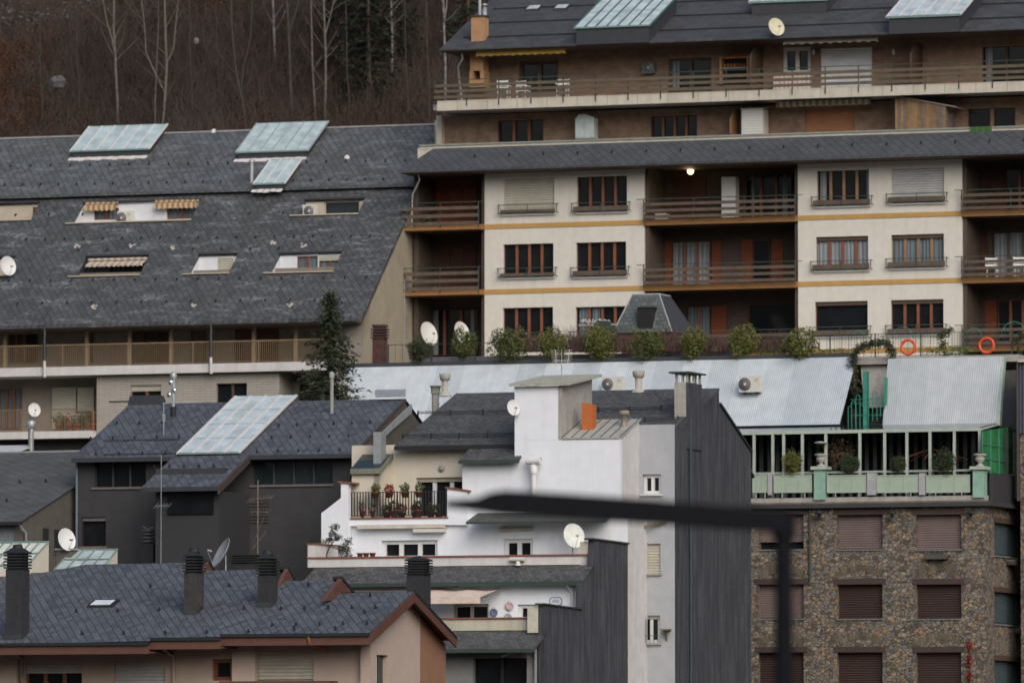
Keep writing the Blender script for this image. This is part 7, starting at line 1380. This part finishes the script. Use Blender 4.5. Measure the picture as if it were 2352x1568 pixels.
rock(hillpt(450, 96), .15, 5, plain('pale stone', (.55, .55, .6)), 'pale_stone', 'small whitish stone on the slope right of the birches', sq=(1, .8, 1.2)); rock(hillpt(474, 203), .16, 6, plain('brownish stone', (.14, .09, .06)), 'pale_stone', 'narrow brownish stone low on the slope right of the birches', sq=(.5, .8, 1.8))
m = MB(); rg = random.Random(15)
for _ in range(2200):
    x, y = rg.uniform(-350, 230), rg.uniform(-60, 110)
    if y > 20 + (230 - x) * .35: continue
    p = hillpt(x, y); r_ = rg.uniform(.04, .15); q = [p + Vector((rg.gauss(0, 1), rg.gauss(0, 1), rg.gauss(0, 1))).normalized() * r_ for _ in range(5)]; m.mesh(q, [(0, 1, 2), (0, 2, 3), (0, 3, 4), (0, 4, 1), (1, 2, 3, 4)])
tag(m.build('scree', plain('mixed scree', (.085, .075, .075), .95, .5, 1.2)), kind='stuff')
# trees
BIRCH = plain('pale birch bark', (.12, .105, .09), .85, .35, 5, 0, .2); BARKG = plain('grey brown bark', (.045, .038, .033), .9, .3, 4); BARKW = plain('whitish bark', (.15, .14, .14), .9, .65, 2)
TWB = leafy('birch twig', (.05, .035, .03), (.10, .07, .06))
def bare_tree(base, pts, w, mat, label, grp=None, nb=16, seed=1, forks=(), extra=7, kind='birch_tree', blen=(.8, 2.6)):
    """pts: pixel path of the trunk; forks: further pixel paths"""
    rg_ = random.Random(seed); Y = base.y; t = bpy.data.objects.new(kind, None); COL.objects.link(t); t.location = base; tag(t, label, 'tree', grp)
    def wp(x, y, dy=0): d = ray(x, y); return d * ((Y + dy) / d.y) - base
    def path(pp, w0, w1):
        P_ = [wp(*p) for p in pp]
        if pp is pts: P_[0].z -= .8
        dr = (P_[-1] - P_[-2]).normalized()
        for k in range(extra if pp is pts else 4): P_.append(P_[-1] + (dr + Vector((rg_.gauss(0, .06), rg_.gauss(0, .06), 0))) * 1.1)
        n_ = len(P_); return P_, [w0 + (w1 - w0) * i / (n_ - 1) for i in range(n_)]
    w *= .85; m = MB(); P0, R0 = path(pts, w / 2, w * .14); m.tube(P0, R0, 8); m.build('trunk', mat, t); m = MB(); tw = MB(); segs = [(P0, R0)]
    for f_ in forks: P1, R1 = path(f_, w * .3, w * .08); m.tube(P1, R1, 6); segs.append((P1, R1))
    for P_, R_ in segs:
        for _ in range(nb if P_ is P0 else nb // 2):
            i = rg_.randrange(1, len(P_) - 1); u = rg_.random(); p = P_[i].lerp(P_[i + 1], u); sgn = rg_.choice((-1, 1)); d = Vector((sgn * rg_.uniform(.5, 1), rg_.uniform(-.6, .6), rg_.uniform(.5, 1.2))).normalized(); l = rg_.uniform(*blen); r_ = min(R_[i] * .35, .022); q = [p]
            for k in range(4): d = (d + Vector((rg_.gauss(0, .1), rg_.gauss(0, .1), .10))).normalized(); q.append(q[-1] + d * l / 4)
            m.tube(q, [r_, r_ * .8, r_ * .6, r_ * .4, r_ * .2], 4, False)
            for _k in range(7):
                a = q[rg_.randrange(1, 5)]; dd = (d + Vector((rg_.gauss(0, .5), rg_.gauss(0, .5), rg_.gauss(0, .3)))).normalized(); e = a + dd * rg_.uniform(.25, .8); sdv = Vector((1, 0, .3)) * .006; tw.poly([a - sdv, a + sdv, e]); e2 = a.lerp(e, .5) + Vector((rg_.gauss(0, .25), rg_.gauss(0, .2), rg_.uniform(.1, .4))); tw.poly([a.lerp(e, .5) - sdv, a.lerp(e, .5) + sdv, e2])
    lm = m.build('branches', mat, t); tw.build('twigs', TWB, t); return t
def bt(px, py, Yo=0): p = hillpt(px, py); return p
bare_tree(bt(272, 292), [(272, 292), (270, 240), (266, 170), (265, 130), (261, 70), (262, -10)], .17, BIRCH, 'tall pale birch at the left above the first solar collector', None, 26, 1, [((265, 130), (256, 85), (245, 50), (238, 10)), ])
bare_tree(bt(371, 290), [(371, 290), (378, 235), (382, 170), (383, 145), (380, 90), (378, -10)], .17, BIRCH, 'pale birch forking into two stems, right of the tall pale birch', None, 26, 2, [((383, 145), (399, 112), (402, 70), (410, 0)), ((379, 215), (350, 155), (335, 120), (333, 75))])
bare_tree(bt(358, 294), [(358, 294), (356, 240), (358, 190), (361, 120)], .08, BIRCH, 'very thin birch stem just left of the forked birch', None, 8, 3, extra=3)
bare_tree(bt(570, 290), [(570, 290), (556, 230), (546, 190), (540, 150), (532, 60), (530, -10)], .17, BARKG, 'grey forked tree with drooping side branches between the two pairs of birches', None, 30, 4, [((553, 210), (560, 150), (575, 90), (580, 0))])
bare_tree(bt(671, 280), [(671, 280), (668, 220), (665, 150), (663, 80), (660, 30), (658, -10)], .21, BARKG, 'thick grey brown trunk above the gap left of the second solar collector edge', None, 22, 5, [((663, 80), (678, 30), (690, -10))])
bare_tree(bt(726, 280), [(726, 280), (722, 220), (718, 160), (716, 80), (714, -10)], .12, BIRCH, 'slim reddish grey trunk, left of two close ones above the solar collector', None, 16, 6)
bare_tree(bt(745, 278), [(745, 278), (748, 200), (748, 130), (746, 75), (743, -10)], .15, BIRCH, 'slim pale trunk, right of two close ones above the solar collector', None, 18, 7, [((747, 80), (757, 45), (765, 10))])
bare_tree(bt(985, 285), [(985, 285), (986, 210), (982, 130), (980, 60), (978, -10)], .1, BARKG, 'thin trunk right at the corner of the brick building', None, 14, 8)
bare_tree(bt(1022, 250), [(1022, 250), (1023, 150), (1020, 70), (1018, -10)], .15, BARKW, 'whitish forked trunk touching the top roof edge of the cream building', None, 14, 9, [((1021, 50), (1027, 0))])
bare_tree(bt(632, 160), [(632, 160), (630, 100), (628, 40), (626, -10)], .17, BARKW, 'patchy white trunk high on the slope left of the thick grey trunk', None, 14, 10)
bare_tree(bt(900, 180), [(900, 180), (901, 90), (899, 40), (898, -10)], .15, BARKW, 'patchy white trunk high on the slope right of the dark fir', None, 14, 11)
bare_tree(bt(616, 150), [(616, 150), (619, 100), (622, 40), (620, -10)], .1, BARKG, 'thin dark trunk high on the slope beside the patchy white trunk', None, 10, 12)
for i, (x, y) in enumerate(((95, 290), (180, 270), (440, 280), (500, 230), (800, 290), (850, 250), (935, 280))):
    bare_tree(bt(x, y), [(x, y), (x + 2, y - 60), (x - 3, y - 130), (x - 5, y - 260)], .08, BARKG, 'slender dark leafless tree', 'slender dark leafless trees on the slope', 12, 20 + i, kind='leafless_tree')
def conifer(base, H, R_, mat, label, seed, nlay=22, name='fir_tree', grp=None, drop=.25, nper=12, lean=0, lf=.11):
    rg_ = random.Random(seed); t = bpy.data.objects.new(name, None); COL.objects.link(t); t.location = base; tag(t, label, 'tree', grp); m = MB(); m.tube([(0, 0, -1), (lean * .5, 0, H * .5), (lean, 0, H)], [.16, .09, .015], 8); m.build('trunk', WOODD, t); q = MB(); br_ = MB()
    for k in range(nlay):
        u = k / nlay; z = H * (.06 + .94 * u); rr = R_ * (1 - u) ** .85 * rg_.uniform(.7, 1.15) + .08
        for j in range(nper):
            a = rg_.random() * 6.283; l = rr * rg_.uniform(.55, 1.2); d = Vector((math.cos(a), math.sin(a), -drop * rg_.uniform(.3, 1.4))); p0 = Vector((lean * u, 0, z)); e = p0 + d * l + Vector((0, 0, .12 * l)); br_.tube([p0, p0 + d * l * .6, e], [.015, .01, .004], 3, False)
            for s in range(int(18 * l / R_) + 6):
                w_ = rg_.random() ** .7; p = p0.lerp(e, w_) + Vector((rg_.gauss(0, .09), rg_.gauss(0, .09), rg_.gauss(-.05, .06))); a_ = (d + Vector((rg_.gauss(0, .6), rg_.gauss(0, .6), rg_.gauss(-.2, .4)))).normalized() * lf * rg_.uniform(.6, 1.2); b2 = a_.cross(Vector((rg_.gauss(0, 1), rg_.gauss(0, 1), 1))).normalized() * lf * .22; q.poly([p - a_ * .3, p + b2, p + a_, p - b2])
    q.build('needles', mat, t); br_.build('branches', WOODD, t); return t
DK = leafy('black green needle', (.010, .017, .010), (.025, .036, .018))
conifer(hillpt(845, 235), 9.5, 2.0, DK, 'large black green fir on the slope left of the brick building', 1, 26, nper=11, lf=.2); conifer(hillpt(790, 160), 9, 1.6, DK, 'dark fir standing behind and left of the large black green fir', 2, 20, nper=9, lf=.2); conifer(hillpt(905, 140), 8, 1.9, DK, 'dark fir behind the patchy white trunk, beyond the black green fir', 6, 20, nper=10, lf=.2); conifer(hillpt(1075, 130), 7, 1.4, LEAF_D, 'dark fir half hidden behind the top roof of the cream building', 3, 20, nper=9, lf=.2)

# spruce in front of the left building
Sf = Fr(765, 890, 288); sz_ = Sf.O.z; conifer(Sf.O + Vector((0, 0, -1.4)), 5.3, 1.65, leafy('spruce needle', (.018, .034, .020), (.05, .066, .03)), 'dark green spruce in front of the gallery at the end of the metal roof', 9, 25, 'spruce_tree', nper=13, lf=.17, lean=-.15)
# ---------------------------------------------------------------- street lamp close to the camera
Sl = Fr(1800, 1190, 60, 0); SLm = thing('street_lamp', 'black flat-headed street lamp close to the camera, out of focus', 'street lamp', Sl, (0, 0, 0)); BLK = plain('black lamp paint', (.007, .008, .011), .8, .1); k = 60 / FPX; BLK.node_tree.nodes['Principled BSDF'].inputs['Specular IOR Level'].default_value = .1
c = lambda x, y: ((x - 1800) * k, (1190 - y) * k)
m = MB(); m.tube([(0, 0, -17), (0, 0, -1.1), (0, 0, -.06)], [.12, .078, .074], 16); m.build('pole', BLK, SLm); m = MB(); m.tube([(0, 0, -.16), (0, 0, .02)], .1, 16); m.build('pole_collar', BLK, SLm)
up = [(1822, 1178), (1700, 1166), (1500, 1148), (1300, 1134), (1160, 1126), (1128, 1130), (1095, 1144), (1022, 1150)]; lo = [(1022, 1164), (1150, 1182), (1300, 1191), (1500, 1203), (1700, 1217), (1822, 1222)]
m = MB(); P_ = [(c(x, y)[0], -.11, c(x, y)[1]) for x, y in up + lo]; m.prism(P_, (0, .22, 0)); m.build('lamp_head', BLK, SLm)
m = MB(); m.prism([(c(1050, 1164)[0], -.08, c(1050, 1164)[1]), (c(1400, 1191)[0], -.08, c(1400, 1191)[1]), (c(1400, 1194)[0], -.08, c(1400, 1195)[1]), (c(1050, 1168)[0], -.08, c(1050, 1168)[1])], (0, .16, 0)); m.build('lamp_glass', plain('lamp lens', (.25, .28, .3), .2), SLm)
m = MB(); [m.box(c(1690, 0)[0] + i * .05, c(1690, 0)[0] + i * .05 + .02, -.09, .09, c(0, 1168)[1] - .0, c(0, 1160)[1]) for i in range(4)]; m.build('cooling_fin', BLK, SLm)
bpy.context.view_layer.update()
# ---------------------------------------------------------------- labels that single out look-alikes by what stands next to them
def relabel(base, labels):
    for i, lb in enumerate(labels):
        o = bpy.data.objects.get(base if i == 0 else '%s.%03d' % (base, i))
        if o and lb: o['label'] = lb
relabel('clipped_shrub', ['Dark bluish clipped shrub at the end of the row, in front of the paired dishes', 'Small mid green clipped shrub below the two off-white dishes', 'Largest full green clipped shrub, under the cream wall corner beside the balcony bay',
    'Lopsided yellow green clipped shrub behind the comb aerial of the white tower', 'Round yellow green clipped shrub in front of the stone-topped barbecue', 'Dense mid green clipped shrub in front of the kiosk hatch', 'Round olive clipped shrub beside the brick base of the slate kiosk',
    'Narrow yellow green clipped shrub under the middle balcony bay, above the lone air conditioner', 'Large yellow green clipped shrub where the balcony bay meets the second cream wall', 'Olive green clipped shrub on the terrace parapet, nearest the dark clad gable',
    'Dark clipped shrub on the terrace parapet beside the first green pier', 'Smallest dark clipped shrub on the green terrace parapet', 'Dark clipped shrub on the green terrace parapet beside the pier under the mesh screen'])
relabel('bare_shrub', ['Leafless reddish shrub under the gap between two windows of the cream wall', 'Tall leafless reddish shrub beside the stone-topped barbecue', 'Tall leafless reddish shrub half behind the barbecue hearth', 'Leafless reddish shrub at the near corner of the slate kiosk',
    'Tall leafless reddish shrub at the far corner of the slate kiosk', 'Leafless reddish shrub under the curtained door of the middle bay', 'Leafless reddish shrub between the narrow and the large yellow green shrubs', 'Leafless reddish shrub tight against the large yellow green shrub'])
relabel('birch_tree', ['tall straight pale birch rising behind the white-barred solar collector', 'pale birch forking into two stems behind the same collector', 'very thin birch stem close beside the forked birch', None, 'thick grey brown trunk forking high above the grey-barred solar collector',
    'slim reddish grey trunk, thinner of the close pair above the grey-barred collector', 'slim pale trunk, forked one of the close pair above the grey-barred collector', 'thin trunk touching the end of the top brick balcony', None, 'patchy white trunk high on the slope behind the thick forked trunk', 'patchy white trunk high on the slope beside the black green fir'])
relabel('leafless_tree', ['slender leafless tree in the rust-coloured brush above the boulder', 'slender leafless tree standing beside the grey boulder', 'slender leafless tree behind the small whitish stone', 'slender leafless tree between the whitish stone and the grey forked tree', 'slender leafless tree at the foot of the black green fir, nearer the collector', 'slender leafless tree right in front of the large black green fir', 'slender leafless tree between the large fir and the brick building'])
relabel('flower_pot', ['Small terracotta pot under the end of the yellow awning', 'Small terracotta pot just beyond the yellow awning end', 'Small terracotta pot below the bare brick of the top balcony', 'Small terracotta pot below and before the round dark fan unit', 'Small terracotta pot beneath the round dark fan unit', 'red flower pot on the floor of the corner balcony next to the beige gable',
    'Leafy pot nearest the white-covered table on the lower brass-railed balcony', 'Red-flowered pot at the white-covered table end', 'Leafy pot behind the white-covered table', 'Leafy pot under the small closed shutter of the brass-railed balcony', 'Red-flowered pot against the pale brick wall corner of the lower balcony',
    'Yellow green plant on the black railing, first beside the sloping parapet', 'Leafy green plant in a dark pot, second on the black railing', 'Red flowers on the black railing, third along from the sloping parapet', 'Red flowers in a dark pot, fourth along the black railing', 'Leafy green plant, fifth along the black railing', 'Red flowers in a dark pot below the round lamp', 'Leafy green plant on the railing in front of the terrace door frame',
    'Yellow green plant in a dark pot before the terrace door', 'Leafy green plant on the floor beside the low white pier', 'Dark leafy pot on the floor in the parapet corner behind the black railing', 'Green plant on the floor behind the first railing pots', 'Green plant on the floor below the red flowers', 'Green plant on the floor before the terrace door',
    'Empty terracotta pot on the white parapet, the one nearest the pine', 'Middle one of three empty terracotta pots on the white parapet', 'Empty terracotta pot on the white parapet, the one nearest the triple window'])
for nm, lb in {'air_conditioner.002': 'white air conditioner in the roof terrace nearest the beige gable', 'air_conditioner.005': 'large white air conditioner at the end of the metal roof behind the grey mast', 'balcony_partition.002': 'tan wooden partition against the white louvred cabinet',
    'boulder': 'grey pointed boulder on the dark slope above the rust-coloured brush', 'climbing_plant.001': 'climbing plant on the wire fence beyond the life ring', 'dark_clad_building': 'dark blue sheet-clad wall beyond the grey metal roof and green screen', 'fir_tree': 'large black green fir on the slope beside the brick building',
    'fir_tree.001': 'dark fir standing behind the large black green fir', 'garden_barbecue': 'dark barbecue hearth with a stone-heaped top beside the slate kiosk', 'garden_shed': 'weathered plank shed with a slanting roof behind the white parapet', 'garden_table': 'small table under a white cloth on the balcony below the brass gallery',
    'glass_roof.001': 'whitish glazed dormer roof with cream side wall behind the tallest black chimney', 'glass_roof': 'whitish glazed dormer roof with cream side wall behind the tallest black chimney', 'green_mat': 'green cloth hanging over the white parapet near the plank shed', 'grey_slate_house': 'grey house with plain slate roof and dim slit-windowed gable',
    'life_ring.001': 'orange life ring in front of the dark brown balcony', 'louvred_cabinet': 'white louvred metal cabinet behind the white parapet next to the striped awning', 'low_hedge': 'Low bright green hedge beside the large yellow green shrub', 'low_hedge.001': 'Low bright green hedge next to the ivy arch', 'low_hedge.002': 'Low bright green hedge at the top of the grey metal roof',
    'metal_capped_roof': 'small pale metal roof corner with a bright steel pipe above the plain slate roof', 'outdoor_fireplace': 'orange brick barbecue chimney with dark opening at the end of the top balcony', 'pale_stone': 'small whitish stone on the slope beyond the forked birch', 'pale_stone.001': 'narrow brownish stone low on the slope beyond the forked birch',
    'patio_chair': 'white plastic chair on the top balcony nearest the brick fireplace', 'patio_chair.002': 'white slatted chair under the far end of the yellow awning', 'patio_chair.003': 'white plastic chair against the brown shutter of the balcony behind the life ring', 'patio_chair.004': 'white plastic chair before the curtained door of the balcony behind the life ring',
    'satellite_dish.001': 'white satellite dish in a roof terrace of the lichen-spotted roof', 'satellite_dish.002': 'white satellite dish on the brass railing below the long gallery', 'satellite_dish.009': 'small white satellite dish at the edge of the white tower', 'solar_collector': 'large pale solar collector with green bars on the top slate roof, beside two skylights',
    'solar_collector.001': 'pale turquoise solar collector on the top slate roof beyond the rusty patch', 'solar_collector.003': 'six-bay pale turquoise solar collector with white bars, in front of the birches', 'solar_collector.004': 'six-bay pale turquoise solar collector with grey bars above the small collector', 'solar_collector.005': 'small three-bay solar collector beside a flue pipe on the lichen-spotted roof',
    'stone_trough': 'dark stone trough with plants under a pink-shuttered window', 'stone_trough.001': 'dark stone trough under the top curtained window of the turned stone wall', 'stone_trough.002': 'dark stone trough under the middle curtained window of the turned stone wall', 'stone_urn': 'weathered stone urn on the green pier between two parapet shrubs', 'stone_urn.001': 'weathered stone urn on the green pier beside the mesh screen',
    'wall_lamp.001': 'small pale wall lantern on bare brick beyond the white shutter door', 'wall_lamp.003': 'black hooded lamp at the cornice beside the rain pipe', 'wall_plate.001': 'Blue grey round wall plate beside the taupe window', 'ball': ''}.items():
    o = bpy.data.objects.get(nm)
    if o: o['label'] = lb
bpy.context.view_layer.update()
